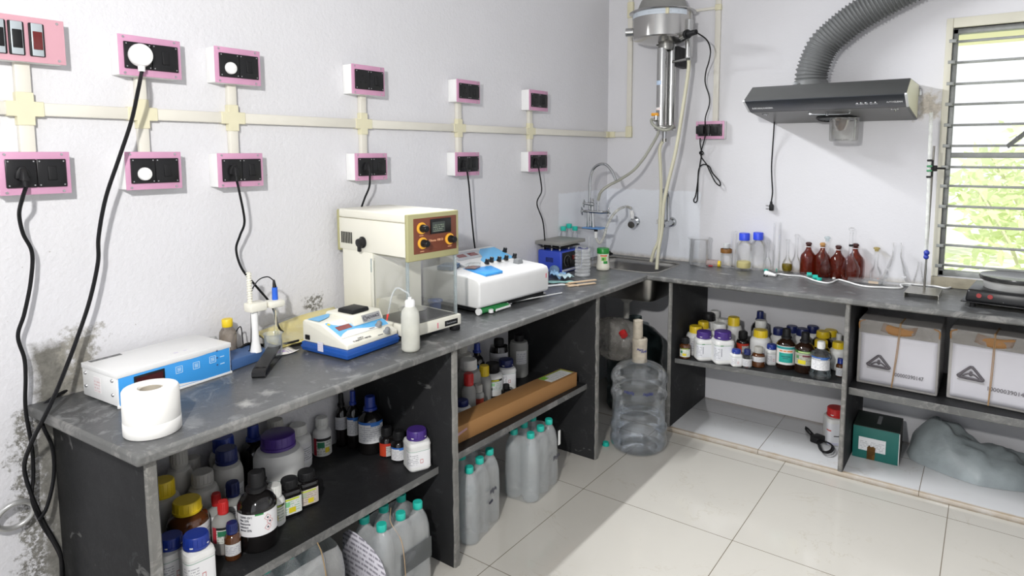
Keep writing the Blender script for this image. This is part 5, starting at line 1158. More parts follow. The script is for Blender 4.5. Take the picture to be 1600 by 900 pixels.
s = MB(); s.prism([(A1[0]+0.006,A1[1]+0.004),(A2[0]+0.004,A2[1]),(A3[0]+0.002,A3[1]-0.003),(A4[0]-0.006,A4[1]-0.004),(A5[0]-0.006,A5[1]+0.006)], 'x', xR, xR+0.0012); s.build('side_panel_film', m_film2, t)
# underside plate
UF = plane_frame((xL,A1[0],A1[1]), (1,0,0), (0,A5[0]-A1[0],A5[1]-A1[1])); ud = math.hypot(A5[0]-A1[0],A5[1]-A1[1])
s = MB(UF); s.box((0.006,0.006,-0.0016),(xR-xL-0.006,ud-0.006,0.0016)); s.build('bottom_plate', m_under, t)
def under(px, py): return UF @ hit(UF, px, py, 0)
dn = (UF.to_3x3() @ Vector((0,0,1))); dn = dn if dn.z < 0 else -dn
oc = under(1306,187); oc = under(1307,183)
s = MB(); u_ = (Vector((1,0,0))); w_ = dn.cross(u_).normalized(); B0 = Matrix((u_,w_,dn)).transposed().to_4x4(); B0.translation = oc+dn*0.002
s = MB(B0); s.lathe((0,0,0), [(0.082,0),(0.085,0.004),(0.078,0.010),(0.074,0.006)], 40); gr = s.build('grille_ring', m_blackm, t)
for k in range(24):
    a = 2*PI*k/24; s = MB(B0); s.cyl((0.02*math.cos(a),0.02*math.sin(a),0.007),(0.080*math.cos(a),0.080*math.sin(a),0.005),0.0014,0.0014,5); s.build('grille_rib', m_grey, gr)
s = MB(B0); s.cyl((0,0,0.0),(0,0,0.012),0.022,0.018,18); s.build('motor_hub', m_steel, gr)
for q in ((1196,177.5),(1398,169.5)):
    c = under(*q); s = MB(); s.cyl(c, c+dn*0.004, 0.009,0.009,12); s.cyl(c+dn*0.002-Vector((0.014,0,0)), c+dn*0.002+Vector((0.014,0,0)), 0.0028,0.0028,6); s.cyl(c, c+dn*0.004+Vector((0,0.012,-0.004)), 0.003,0.003,6); s.build('panel_latch', m_chrome, t)
a = under(1264,175); b_ = under(1328,174.5); s = MB(); s.tube([a, a+dn*0.010+(b_-a)*0.08, a+dn*0.010+(b_-a)*0.9, b_], 0.0034, 6, 4); s.cyl(a+(b_-a)*0.45+dn*0.003, a+(b_-a)*0.45+dn*0.016, 0.006,0.006,10); s.build('wire_handle', m_chrome, t)
# clear oil cup
cc = Vector((oc.x+0.028,oc.y+0.035,0)); cc = at(1319,190,y=oc.y+0.0)
zt_c = cc.z+0.004; zb_c = at(1317,221,y=oc.y-0.02).z
s = MB(); s.lathe((cc.x,cc.y,0), [(0.0001,zb_c),(0.050,zb_c),(0.056,zb_c+0.002),(0.059,zb_c+0.008),(0.060,zt_c+0.006),(0.0625,zt_c+0.012),(0.058,zt_c+0.010),(0.057,zb_c+0.010),(0.052,zb_c+0.005),(0.0001,zb_c+0.004)], 36)
oc_ = s.build('oil_cup', clear('oil_cup_plastic', (0.96,0.96,0.95), (0.55,0.54,0.52), 1.0, haze=0.05, hcol=(0.7,0.7,0.7), even=True), t)
s = MB(); s.lathe((cc.x-0.012,cc.y,0), [(0.036,zt_c+0.004),(0.030,zt_c-0.02),(0.020,zt_c-0.040),(0.014,zt_c-0.045),(0.0001,zt_c-0.045)], 24); s.build('inner_funnel', clear('brown_funnel', (0.62,0.52,0.45), (0.35,0.27,0.22), 0.9, haze=0.15, hcol=(0.3,0.22,0.16)), oc_)
# hinge bit at the back corner
s = MB(); s.box((xR-0.004,YW-0.014,A4[1]-0.05),(xR+0.014,YW-0.002,A4[1]-0.02), 0.003); s.build('wall_hook', m_steel, t)
# duct collar and corrugated duct
yc = 0.0; dc = at(1267,128,y=yc)
m_duct = M_('grey_corrugated_plastic', (0.135,0.14,0.14), 0.5, var=0.06)
s = MB(); s.lathe((dc.x,yc,0), [(0.078,A3[1]-0.012),(0.076,A3[1]+0.008),(0.070,A3[1]+0.035),(0.062,A3[1]+0.040)], 36); s.build('duct_collar', m_duct, t)
ce = at(1243,130,y=yc-0.07); s = MB(); s.lathe((ce.x,ce.y,ce.z-0.006),[(0.014,0),(0.013,0.006),(0.008,0.010),(0.0001,0.011)],16); s.build('clamp_knob', clear('clear_knob',(0.85,0.87,0.88),(0.6,0.62,0.63),1.0,haze=0.3), t)
path = [Vector((dc.x,yc,A3[1]+0.028)), Vector((dc.x+0.005,yc,A3[1]+0.085))]+[at(px,py,y=yc) for px,py in ((1284,75),(1306,52),(1338,27),(1380,2),(1425,-22),(1480,-50),(1550,-80))]
PP = smooth(path, 60)
ln_ = 0; seg_ = []
s = MB(); s.origin = path[0].copy()
acc = 0.0; pts = [PP[0]]; last = PP[0]; d_ = 0
out2 = []
for q in PP[1:]:
    d_ += (q-last).length; last = q; out2.append((q, d_))
tot = d_; step = 0.0030; cur = 0; fine = []; k = 0
while cur <= tot:
    while k < len(out2)-1 and out2[k][1] < cur: k += 1
    fine.append(out2[k][0] if k == 0 else out2[k-1][0].lerp(out2[k][0], (cur-out2[k-1][1])/max(1e-9,out2[k][1]-out2[k-1][1]))); cur += step
nf = len(fine)
s.tube(fine, lambda t: 0.066+0.0065*max(-0.45,math.sin(t*(nf-1)*2*PI/5)), 28, 1)
tag(s.build('flexible_duct', m_duct, sharp=180), 'fat grey corrugated exhaust duct rising from the hood to the upper right', 'duct')
# hood cord
a = under(1210,190); s = MB(); e = [a+Vector((0,0,0.0)), bk(1209,205,.05), bk(1207,235,.02), bk(1205.5,260,.015), bk(1206,280,.015), bk(1207,300,.015), bk(1205,316,.018)]
t = thing('hood_cord', 'thin black cord with a loose three-pin plug hanging below the hood', 'power cord', e[0])
s.tube(e, 0.0032, 8, 8); s.build('cable', m_rubber, t)
q = e[-1]; s = MB(); s.cyl(q+Vector((0,0,0.004)), q-Vector((0,0,0.012)), 0.005,0.007,10); s.box((q.x-0.008,q.y-0.012,q.z-0.042),(q.x+0.012,q.y+0.010,q.z-0.010), 0.005); pg = s.build('plug', m_blackm, t)
for dz in (-0.018,-0.034):
    s = MB(); s.cyl((q.x-0.007,q.y-0.002,q.z+dz),(q.x-0.024,q.y-0.004,q.z+dz+0.001),0.0028,0.0028,8); s.build('pin', m_steel, pg)
# burette stand
t = thing('burette_stand', 'burette stand with a folded steel base plate and black twin clamp', 'stand', (1.56,-0.12,H))
Mx = frame(1.502,-0.202,H+.0006,-1.3)
s = MB(Mx); L_,W_,H_ = 0.120,0.165,0.021
s.prism([(0,0),(0.0015,0),(0.0015,H_-0.0015),(L_-0.0015,H_-0.0015),(L_-0.0015,0),(L_,0),(L_,H_),(0,H_)], 'y', 0, W_); s.build('base_plate', M_('brushed_stand_steel', (0.42,0.41,0.37), 0.33, 1.0, var=0.15, scale=20), t)
rb = Mx @ Vector((0.062,0.085,H_)); rtop = at(1459.5,228,y=rb.y).z
rx = at(1459,240,y=rb.y).x
s = MB(); s.cyl(rb, (rb.x+(rx-rb.x)*0.9,rb.y,rtop), 0.0042, 0.0042, 12); s.build('rod', M_('tarnished_rod', (0.20,0.19,0.17), 0.4, 0.8), t)
zc_ = at(1458,263,y=rb.y).z; xr_ = rb.x+(rx-rb.x)*0.8
s = MB(); s.box((xr_-0.008,rb.y-0.010,zc_-0.012),(xr_+0.016,rb.y+0.010,zc_+0.012), 0.003); s.cyl((xr_+0.014,rb.y,zc_),(xr_+0.045,rb.y,zc_),0.004,0.004,8); s.build('boss_head', m_blackm, t)
bx = at(1452,263,y=rb.y-0.03).x
for dz in (0.032,0.009,-0.009,-0.034):
    s = MB(); s.box((bx-0.009,rb.y-0.040,zc_+dz-0.004),(bx+0.010,rb.y-0.020,zc_+dz+0.004), 0.002); s.build('clamp_jaw', M_('green_grip', (0.05,0.22,0.10), 0.5) if abs(dz)<0.02 else m_blackm, t)
s = MB(); s.box((bx+0.006,rb.y-0.030,zc_-0.034),(xr_+0.004,rb.y-0.022,zc_+0.034), 0.002); s.build('clamp_arm', m_blackm, t)
t = thing('burette', 'tall narrow glass burette with a blue stopcock clamped to the stand', 'burette', (bx,rb.y-0.03,0.9))
bt_ = at(1455,176,y=rb.y-0.03); bb_ = at(1447.5,390,y=rb.y-0.03); b2 = at(1449,452,y=rb.y-0.03)
s = MB(); s.cyl(bb_, bt_, 0.0066, 0.0066, 14, cap=False); s.build('graduated_tube', clear('white_backed_glass', (0.93,0.94,0.92), (0.70,0.72,0.70), 0.9, haze=0.45, hcol=(0.85,0.86,0.83)), t)
s = MB(); s.cyl(bb_-Vector((0,0,0.006)), bb_-Vector((0,0,0.034)), 0.0085,0.0075,12); s.ball(bb_-Vector((-0.002,0.004,0.012)),0.011,12); s.ball(bb_-Vector((-0.001,0.004,0.030)),0.010,12); s.build('blue_stopcock', M_('navy_stopcock', (0.02,0.04,0.33), 0.35), t)
s = MB(); s.cyl(bb_-Vector((0,0,0.034)), Vector((b2.x,b2.y,H+0.026)), 0.0036, 0.0016, 10, cap=False); s.build('jet', m_glass, t)

# electric hotplate by the window
Mx = frame(1.708,-0.248,H+.0006,-5.5); L_,W_ = 0.27,0.25
t = thing('electric_hotplate', 'black electric hotplate with a round flat plate beside the window', 'hotplate', Mx @ Vector((L_/2,W_/2,0)))
s = MB(Mx); s.prism([(-0.004,0.022),(0.004,0.022),(0.010,0.030),(L_-0.01,0.030),(L_-0.004,0.022),(L_+0.004,0.022),(L_-0.006,0.066),(0.006,0.066)], 'y', 0.0, W_, 0.003, 2) if False else s.box((0,0,0.020),(L_,W_,0.068), 0.010, 3, taper=(0.006,0.006)); hb = s.build('housing', m_black, t)
s = MB(Mx); s.box((-0.012,-0.010,0.018),(L_+0.012,W_+0.008,0.022), 0.002); s.build('bottom_rim', m_black, t)
for (x,y) in ((0.025,0.02),(L_-0.025,0.02),(0.025,W_-0.02),(L_-0.025,W_-0.02)):
    s = MB(Mx); s.cyl((x,y,0),(x,y,0.019),0.010,0.009,12); s.build('foot', m_blackm, t)
pc = Mx @ Vector((L_/2+0.012,W_/2,0.067))
s = MB(); s.lathe(pc, [(0.100,0.0),(0.103,0.003),(0.106,0.034),(0.104,0.036)], 56, cap0=True); s.build('chrome_skirt', M_('dull_chrome', (0.48,0.48,0.47), 0.35, 0.35, var=0.35, scale=12), t)
s = MB(); s.lathe(pc, [(0.104,0.030),(0.116,0.034),(0.119,0.044),(0.117,0.050),(0.111,0.048),(0.0001,0.044)], 56); s.build('heating_plate', M_('cast_iron_plate', (0.05,0.05,0.05), 0.24, 0.6, var=0.2), t)
for x in (0.045,0.080):
    s = MB(Mx); s.cyl((x,-0.0005+0.004,0.047),(x,-0.001,0.047),0.0085,0.0085,16); s.build('pilot_lamp', M_('dark_red_lamp', (0.28,0.03,0.03), 0.3), hb)
s = MB(Mx); s.box((0.12,0.0,0.030),(0.122,0.002,0.032)); s.bm.clear() if False else None; s.build('front_mark', m_grey, hb)
# white cable with plug lying on the worktop
t = thing('white_power_lead', 'white power lead with a three-pin plug snaking over the back worktop to the hotplate', 'power cord', at(1203,428,z=H))
a = at(1198,427,z=H+0.012); b_ = at(1211,430,z=H+0.010); d = (b_-a).normalized()
s = MB(); s.cyl(a-d*0.006, a+d*0.016, 0.013,0.012,12); s.cyl(a+d*0.012, b_+d*0.004, 0.011, 0.006, 12); pg = s.build('plug', m_white, t)
for dx in (-0.006,0.008):
    s = MB(); q = a+d*dx; s.cyl(q+Vector((0,-0.008,-0.006)), q+Vector((-0.002,-0.024,-0.0105)), 0.0024,0.0024,8); s.build('pin', m_black, pg)
pw = [b_]+[at(px,py,z=H+0.0045) for px,py in ((1216,428),(1232,430),(1255,432),(1272,438),(1290,442),(1300,441),(1309,437),(1320,439),(1340,445),(1358,448),(1380,449),(1400,450),(1410,449),(1407,445),(1417,443.5),(1435,445),(1460,447),(1478,450),(1490,447),(1502,441),(1515,437))]
s = MB(); s.tube(pw, 0.0038, 8, 6); s.build('cable', m_white, t)
# ---------------------------------------------------------------- bottles
m_hdpe = M_('white_hdpe', (0.76,0.76,0.74), 0.4, sub=0.0)
m_hdpe2 = M_('greyish_hdpe', (0.50,0.49,0.46), 0.5, var=0.06)
m_amber = M_('amber_glass_dark', (0.020,0.009,0.005), 0.08, coat=0.4)
m_amber2 = M_('amber_glass_brown', (0.085,0.028,0.008), 0.08, coat=0.5)
m_blkb = M_('black_bottle_glass', (0.008,0.007,0.007), 0.08, coat=0.4)
m_clrb = clear('clear_bottle_glass', (0.93,0.94,0.94), (0.42,0.46,0.47), 1.0, haze=0.03)
m_frost = clear('frosted_plastic', (0.72,0.72,0.70), (0.5,0.5,0.48), 0.5, haze=0.6, hcol=(0.50,0.50,0.48), even=True)
m_water = clear('clear_liquid', (0.90,0.93,0.94), (0.70,0.76,0.78), 0.4)
CAPM = dict(blue=M_('royal_blue_cap', (0.012,0.035,0.26), 0.38), navy=M_('navy_cap', (0.010,0.018,0.105), 0.4), purple=M_('purple_cap', (0.060,0.025,0.20), 0.42),
            yellow=m_ycap, red=M_('red_cap', (0.55,0.025,0.025), 0.38), black=m_blackm, white=M_('white_cap', (0.72,0.72,0.69), 0.45), grey=M_('dusty_white_cap', (0.42,0.41,0.38), 0.6),
            teal=M_('teal_cap', (0.02,0.50,0.40), 0.4), tan=M_('cork_tan', (0.45,0.24,0.08), 0.7), brown=M_('brown_stopper', (0.05,0.012,0.010), 0.3))
WH = (0.80,0.80,0.81)
LB = {
 'plain': label_mat(WH, (0.12,0.12,0.16), 9, (), 1),
 'purple': label_mat((0.76,0.77,0.80), (0.15,0.15,0.2), 10, ((0.0,1.0,0.94,0.97,(0.2,0.35,0.2)),(0.42,0.56,0.93,0.99,(0.03,0.25,0.05)),(0.46,0.49,0.25,0.78,(0.15,0.15,0.2))), 2, margin=(0.05,0.42)),
 'haz': label_mat(WH, (0.15,0.15,0.2), 9, ((0.0,1.0,0.93,0.96,(0.25,0.4,0.3)),(0.62,0.74,0.2,0.45,(0.55,0.2,0.2)),(0.64,0.72,0.24,0.41,WH)), 3, margin=(0.1,0.55)),
 'bluetop': label_mat(WH, (0.2,0.2,0.25), 10, ((0.0,1.0,0.88,1.0,(0.03,0.14,0.50)),(0.5,0.85,0.80,0.96,(0.04,0.20,0.62)),(0.28,0.295,0.1,0.85,(0.5,0.5,0.55))), 4, tex=0.45),
 'green': label_mat((0.74,0.76,0.68), (0.10,0.18,0.12), 6, ((0.0,1.0,0.86,1.0,(0.05,0.07,0.03)),(0.2,0.8,0.89,0.97,(0.35,0.45,0.03)),(0.30,0.62,0.12,0.40,(0.75,0.60,0.03)),(0.12,0.3,0.42,0.7,(0.05,0.25,0.12))), 5),
 'redside': label_mat((0.72,0.73,0.68), (0.08,0.15,0.1), 6, ((0.0,1.0,0.84,1.0,(0.02,0.02,0.02)),(0.0,0.2,0.0,1.0,(0.45,0.02,0.04)),(0.62,0.85,0.15,0.45,(0.75,0.60,0.03)),(0.25,0.6,0.45,0.78,(0.03,0.2,0.1))), 6),
 'teal': label_mat((0.76,0.74,0.70), (0.3,0.25,0.2), 14, ((0.0,1.0,0.84,0.97,(0.03,0.30,0.30)),(0.18,0.82,0.12,0.64,(0.02,0.36,0.30)),(0.3,0.7,0.42,0.47,(0.01,0.12,0.12)),(0.36,0.6,0.33,0.37,(0.01,0.12,0.12)),(0.2,0.35,0.70,0.78,(0.75,0.25,0.10)),(0.38,0.52,0.70,0.78,(0.75,0.25,0.10)),(0.55,0.80,0.70,0.78,(0.75,0.25,0.10))), 7, tex=0.0),
 'greendk': label_mat((0.42,0.42,0.36), (0.10,0.08,0.05), 8, ((0.0,1.0,0.83,1.0,(0.03,0.14,0.02)),(0.2,0.85,0.87,0.95,(0.55,0.70,0.30)),(0.2,0.55,0.08,0.36,(0.70,0.60,0.02)),(0.4,0.9,0.6,0.72,(0.15,0.02,0.04)),(0.1,0.25,0.45,0.65,(0.10,0.25,0.10))), 8),
 'redlab': label_mat((0.60,0.60,0.58), (0.1,0.1,0.1), 7, ((0.0,0.45,0.0,1.0,(0.60,0.06,0.02)),(0.0,1.0,0.8,1.0,(0.55,0.04,0.02))), 9),
 'grey': label_mat((0.48,0.48,0.50), (0.15,0.15,0.18), 8, (), 10),
 'pinkyel': label_mat((0.62,0.55,0.48), (0.25,0.15,0.12), 7, ((0.1,0.9,0.84,0.94,(0.50,0.60,0.05)),(0.55,0.8,0.1,0.4,(0.75,0.60,0.03)),(0.2,0.5,0.5,0.78,(0.45,0.50,0.35))), 11),
 'greenyel': label_mat((0.76,0.78,0.74), (0.1,0.4,0.15), 7, ((0.1,0.9,0.86,0.97,(0.55,0.65,0.02)),(0.45,0.75,0.1,0.42,(0.75,0.62,0.02)),(0.1,0.5,0.5,0.8,(0.25,0.6,0.30))), 12),
 'soap': label_mat((0.78,0.76,0.66), (0.05,0.3,0.06), 6, ((0.1,0.9,0.85,0.97,(0.75,0.15,0.05)),(0.45,0.95,0.0,0.42,(0.02,0.30,0.04)),(0.2,0.8,0.45,0.8,(0.35,0.60,0.12)),(0.3,0.55,0.5,0.72,(0.03,0.28,0.05))), 13, tex=0.2),
 'worn': label_mat((0.62,0.62,0.62), (0.2,0.2,0.3), 6, (), 14),
}
_Q = []
FX = {}
def bottle(label, cx, yb, yt, w, z, *a, **k): _Q.append((label, cx, yb, yt, w, z, a, k))
def fixed(*ks): return [q[0] for q in _Q if any(k in q[0] for k in ks)]
def place_bottles():
    "settle the bottles along their sight lines so that none stands inside another"
    B = []; FX.update({l: 1 for l in fixed('ammonia solution', 'tiny brown bottle with a dark blue', 'red capped bottle of pink', 'green printed label beside', 'small black square', 'octagonal', 'blue edged', 'red and white label', 'front one of two alike', 'royal blue cap', 'very large white', 'standing alone', 'standing apart', 'purple cap, ', 'front row', 'teal and orange', 'green headed', 'waisted', 'tall yellow cap', 'left end of the back', 'middle of the back', 'squeezed left', 'touching the right')})
    FX.update({l: 3 for l in fixed('standing alone', 'front one of two alike')})
    for (label, cx, yb, yt, w, z, a, k) in _Q:
        zz = {zsA: 0.364, zs2: 0.345}.get(z, z) if callable(z) else z
        c = at(cx, yb, z=zz); r = w/2*depth(c)/FPX; v = Vector((CO.x-c.x, CO.y-c.y, 0)).normalized(); c = c-v*r*0.9
        B.append([c, r, v, z, w, {1: 0.12, 3: 0.6}.get(FX.get(label), 1.0), c.copy(), 1.0])
    def clamp(b):
        c, r, v, z, w = b[:5]
        x1 = 0.236 if z is zs2 else XS1-0.004 if z == ZS1 else 1.308
        if z is zs2:
            while c.x > x1-r: c -= v*0.004
        y0, y1 = (YSA+0.004, YW) if z is zsA else (-1.7205, -0.835) if z is zs2 else (-2.630, -1.748) if z == ZS1 else (-0.35, YW)
        x0 = 0.566 if z is zsA or z == ZP else XW
        c.x = min(max(c.x, x0+r+0.002), (x1 if z != ZP else 1.308)-r-0.001); c.y = min(max(c.y, y0+r+0.001), y1-r-0.002)
    for it in range(400):
        for b in B: clamp(b)
        for i in range(len(B)):
            for j in range(i+1, len(B)):
                p, q = B[i], B[j]
                if p[3] is not q[3] and p[3] != q[3]: continue
                d = q[0]-p[0]; d.z = 0; L = d.length; need = (p[1]+q[1])*1.0+0.0008
                if L < need:
                    e = (need-L)*0.5; n = d.normalized() if L > 1e-6 else Vector((1,0,0))
                    far, near = (q, p) if (q[0]-CO).length > (p[0]-CO).length else (p, q)
                    mf, mn = far[5], near[5]; tt = mf+mn
                    far[0] -= far[2]*e*1.5*mf/tt; near[0] += near[2]*e*0.5*mn/tt
                    p[0] -= n*e*0.16*p[5]; q[0] += n*e*0.16*q[5]
        for b in B:
            n = Vector((-b[2].y, b[2].x, 0)); lat = (b[0]-b[6]).dot(n); b[0] -= n*lat*0.25
            b[1] = b[4]/2*depth(b[0])/FPX*b[7]
    for b in B: clamp(b)
    for it in range(60):
        for i in range(len(B)):
            for j in range(i+1, len(B)):
                p, q = B[i], B[j]
                if p[3] is not q[3] and p[3] != q[3]: continue
                d = q[0]-p[0]; d.z = 0
                if d.length < p[1]+q[1]:
                    k = p if p[5]/p[1] > q[5]/q[1] and p[5] >= q[5] else q
                    if p[5] == q[5]: k = p if p[1] > q[1] else q
                    k[1] *= 0.985; k[7] *= 0.985
    out = {}
    for b, (label, cx, yb, yt, w, z, a, k) in zip(B, _Q):
        ux, uy = pix((b[0].x, b[0].y, 0.36)); out[label] = _bottle(b[0], b[7], label, ux, yb, yt, w, z, *a, **k)
    return out
def _bottle(c0_, rk, label, cx, yb, yt, w, z, kind='wide', body='hdpe', cap='white', lab='plain', y=None, x=None, name='reagent_bottle', cat='bottle', group=None, labv=(0.16,0.62), labw=1.1, liquid=None, caph=None, arc0=0.0, pos=None, front=True):
    """cx,yb,yt,w: centre, foot, top and width of the bottle in the photo; z: height of what it stands on.
    yb fixes how far along the sight line it stands."""
    zz = z(at(cx, yb, z=0.36).x if z is zsA else at(cx, yb, z=0.345).y) if callable(z) else z
    c = c0_.copy(); r = w/2*depth(c)/FPX*rk; v = Vector((CO.x-c.x, CO.y-c.y, 0)).normalized()
    if z is zsA: zz = zsA(c.x)
    if z is zs2: zz = zs2(c.y)
    c.z = zz+0.0008
    h = at(cx, yt, y=c.y).z - c.z if abs(v.y) > 0.3 else at(cx, yt, x=c.x).z-c.z
    # top pixel belongs to the cap's far rim: take off a little for the tilt of the view
    h = h*0.985
    face = math.atan2(v.y, v.x)+arc0
    B = dict(hdpe=m_hdpe, grey=m_hdpe2, amber=m_amber, brown=m_amber2, black=m_blkb, clear=m_clrb, frost=m_frost)[body]
    sq = 2; rot = 0
    if kind in ('square','wsquare'): sq = 5; rot = face+0.35
    s = MB(); s.origin = c.copy()
    if kind == 'wide':      # wide-mouth jar
        hb, hs, hn = 0.66*h, 0.78*h, 0.84*h; rc = 0.66; P = [(0.0001,0.0),(r*0.9,0.0),(r*0.985,0.004),(r,0.012),(r,hb-0.01),(r*0.99,hb),(r*0.86,hs-0.006),(r*rc*0.9,hs),(r*rc*0.88,hn)]; c0, c1 = hs+0.002, h
    elif kind == 'square':  # square shouldered plastic bottle with a big cap
        hb, hs, hn = 0.66*h, 0.76*h, 0.84*h; rc = 0.78; P = [(0.0001,0.0),(r*0.86,0.0),(r*0.95,0.005),(r*0.97,0.012),(r*0.97,hb*0.08),(r*0.95,hb*0.12),(r*0.95,hb*0.92),(r*0.97,hb*0.96),(r*0.97,hb),(r*0.90,hs-0.004),(r*rc*0.85,hs),(r*rc*0.85,hn)]; c0, c1 = hs+0.001, h
    elif kind == 'reagent': # narrow-necked bottle, tall cap with a skirt
        hb, hs, hn = 0.60*h, 0.74*h, 0.84*h; rc = 0.42; P = [(0.0001,0.0),(r*0.9,0.0),(r,0.006),(r,hb-0.006),(r*0.97,hb),(r*0.80,hb+(hs-hb)*0.5),(r*0.55,hs-0.003),(r*0.42,hs),(r*0.40,hn)]; c0, c1 = hs+0.002, h
    elif kind == 'small':
        hb, hs, hn = 0.58*h, 0.70*h, 0.80*h; rc = 0.66; P = [(0.0001,0.0),(r*0.9,0.0),(r,0.003),(r,hb),(r*0.88,hb+(hs-hb)*0.6),(r*0.58,hs),(r*0.56,hn)]; c0, c1 = hs+0.001, h
    elif kind == 'jug':
        hb, hs, hn = 0.74*h, 0.86*h, 0.9*h; rc = 0.5; P = [(0.0001,0.0),(r*0.9,0.0),(r,0.006),(r,hb),(r*0.9,hb+0.02),(r*0.5,hs),(r*0.45,hn)]; c0, c1 = hs, h
    elif kind == 'waist':
        hb, hs, hn = 0.62*h, 0.78*h, 0.86*h; rc = 0.35; P = [(0.0001,0.0),(r*0.92,0.0),(r,0.006),(r,h*0.10),(r*0.90,h*0.14),(r*0.90,h*0.52),(r,h*0.56),(r,hb),(r*0.85,h*0.70),(r*0.40,hs),(r*0.33,hn)]; c0, c1 = hs+0.004, h
    if caph: c0 = h*(1-caph)
    s.lathe(c, P, 32 if sq == 2 else 40, sq=sq, rot=rot, cap1=True); o = s.build(name, B); tag(o, label, cat, group)
    # cap
    if cap:
        rr_ = r*rc; s = MB()
        if kind == 'reagent' and cap in ('black','blue','navy'):
            s.lathe(c, [(rr_*0.98,c0),(rr_*1.28,c0+0.002),(rr_*1.25,c0+(c1-c0)*0.22),(rr_*1.0,c0+(c1-c0)*0.27),(rr_*0.92,c1-0.003),(rr_*0.84,c1),(0.0001,c1)], 24)
        else:
            n = 36; hh = c1-c0
            prof = [(rr_*1.04,c0),(rr_*1.06,c0+0.001),(rr_*1.06,c0+hh*0.2),(rr_*1.0,c0+hh*0.24),(rr_,c1-0.003),(rr_*0.93,c1-0.0003),(0.0001,c1)]
            s.lathe(c, prof, n)
            if w > 16:
                for k in range(n):
                    if k % 2: continue
                    a = 2*PI*k/n; s.cyl((c.x+rr_*1.0*math.cos(a),c.y+rr_*1.0*math.sin(a),c.z+c0+hh*0.25),(c.x+rr_*0.99*math.cos(a),c.y+rr_*0.99*math.sin(a),c.z+c1-0.004),0.0011,0.0010,5)
        s.build('cap', CAPM[cap], o)
    if liquid:
        s = MB(); lf = liquid[1]; s.lathe(c, [(0.0001,0.002),(r*0.94,0.002),(r*0.95,0.012),(r*(0.86 if kind == 'waist' else 0.95),h*lf),(0.0001,h*lf)], 28); s.build('liquid', liquid[0], o)
    if lab:
        v0, v1 = labv[0]*h, labv[1]*h
        if v1 > hb: v1 = hb-0.004
        s = MB(); ro = r*(0.90 if kind == 'waist' else 0.952 if sq > 2 else 1)+0.0007
        s.lathe(c, [(ro,v0),(ro,v1)], 24, sq=sq, rot=rot, arc=(face-labw, face+labw)); s.build('label', LB[lab] if isinstance(lab, str) else lab, o)
    return o, c, r, h, face

G1 = 'reagent bottles on the nearest shelf'
# nearest shelf, left cluster (front to back)
bottle('white square bottle with a royal blue cap, half hidden by the end panel', 272,930,837,42,ZS1,'square','hdpe','blue','haz',group=G1)
bottle('white square bottle with a royal blue cap, fully seen, second from the end panel', 311,924,834,46,ZS1,'square','hdpe','blue','haz',group=G1)
bottle('big brown glass jar with a bright yellow lid', 297,872,781,60,ZS1,'wide','brown','yellow','plain',group=G1,arc0=0.9,labw=0.8)
bottle('cloudy white jar with a two-tier yellow lid behind the end panel', 259,842,751,50,ZS1,'wide','grey','yellow',None,group=G1,caph=0.27)
bottle('grey capped plastic jar at the back left, behind the yellow lids', 297,795,715,50,ZS1,'wide','grey','grey',None,group=G1)
bottle('squat grey capped plastic jar just behind the red capped bottles', 321,822,737,52,ZS1,'wide','grey','grey',None,group=G1)
bottle('dusty grey capped jar deepest in the left corner of the shelf', 285,778,703,40,ZS1,'wide','grey','grey',None,group=G1)
bottle('cloudy jar with a blue lid right under the worktop edge', 336,760,682,54,ZS1,'wide','grey','blue',None,group=G1)
bottle('large whitish jar with a navy screw lid, second row', 357,795,700,56,ZS1,'wide','grey','navy','plain',group=G1,labv=(0.2,0.5),arc0=0.5,labw=0.7)
bottle('dark bottle with a royal blue cap in the shadow behind the purple lidded jar', 397,745,664,42,ZS1,'reagent','black','blue',None,group=G1)
bottle('grey capped white bottle behind the big purple lidded jar', 430,735,655,38,ZS1,'wide','grey','grey',None,group=G1)
bottle('white bottle with a pale cap and printed label, right behind the purple lidded jar', 465,738,663,40,ZS1,'wide','hdpe','white','plain',group=G1,arc0=0.5)
bottle('very large white jar with a wide purple lid', 438,776,676,78,ZS1,'wide','hdpe','purple','haz',group=G1,arc0=0.35,labv=(0.12,0.42),labw=0.9)
bottle('small bottle with a red cap half behind its twin, grey plastic body', 341,850,771,30,ZS1,'reagent','frost','red','plain',group=G1,labv=(0.2,0.6))
bottle('red capped bottle of pink liquid with a labelled front', 352,864,783,35,ZS1,'reagent','frost','red','redside',group=G1,liquid=(M_('pink_liquid',(0.35,0.12,0.11),0.3),0.35),labv=(0.25,0.66))
bottle('tiny brown bottle with a dark blue cap in front of the red capped one', 365,876,816,24,ZS1,'small','brown','navy','worn',group=G1,labv=(0.16,0.48))
bottle('slim white bottle with a navy cap between the red caps and ammonia bottle', 367,835,753,28,ZS1,'small','frost','navy','plain',group=G1)
bottle('large black glass bottle with a black cap, labelled ammonia solution', 405,864,737,58,ZS1,'reagent','black','black',None,group=G1)
bottle('dark bottle with a tan tag on its cap behind the ammonia bottle', 413,822,733,26,ZS1,'reagent','black','black',None,group=G1)
bottle('small white bottle with a green printed label beside the ammonia bottle', 431,822,757,30,ZS1,'small','hdpe','white','green',group=G1,labv=(0.12,0.56))
bottle('small black square bottle with a green and white label', 454,806,747,32,ZS1,'square','black','black','greenyel',group=G1,labv=(0.10,0.56))
bottle('small black square bottle with a pinkish label, farthest right of the left cluster', 480,789,735,32,ZS1,'square','black','black','pinkyel',group=G1,labv=(0.10,0.56))
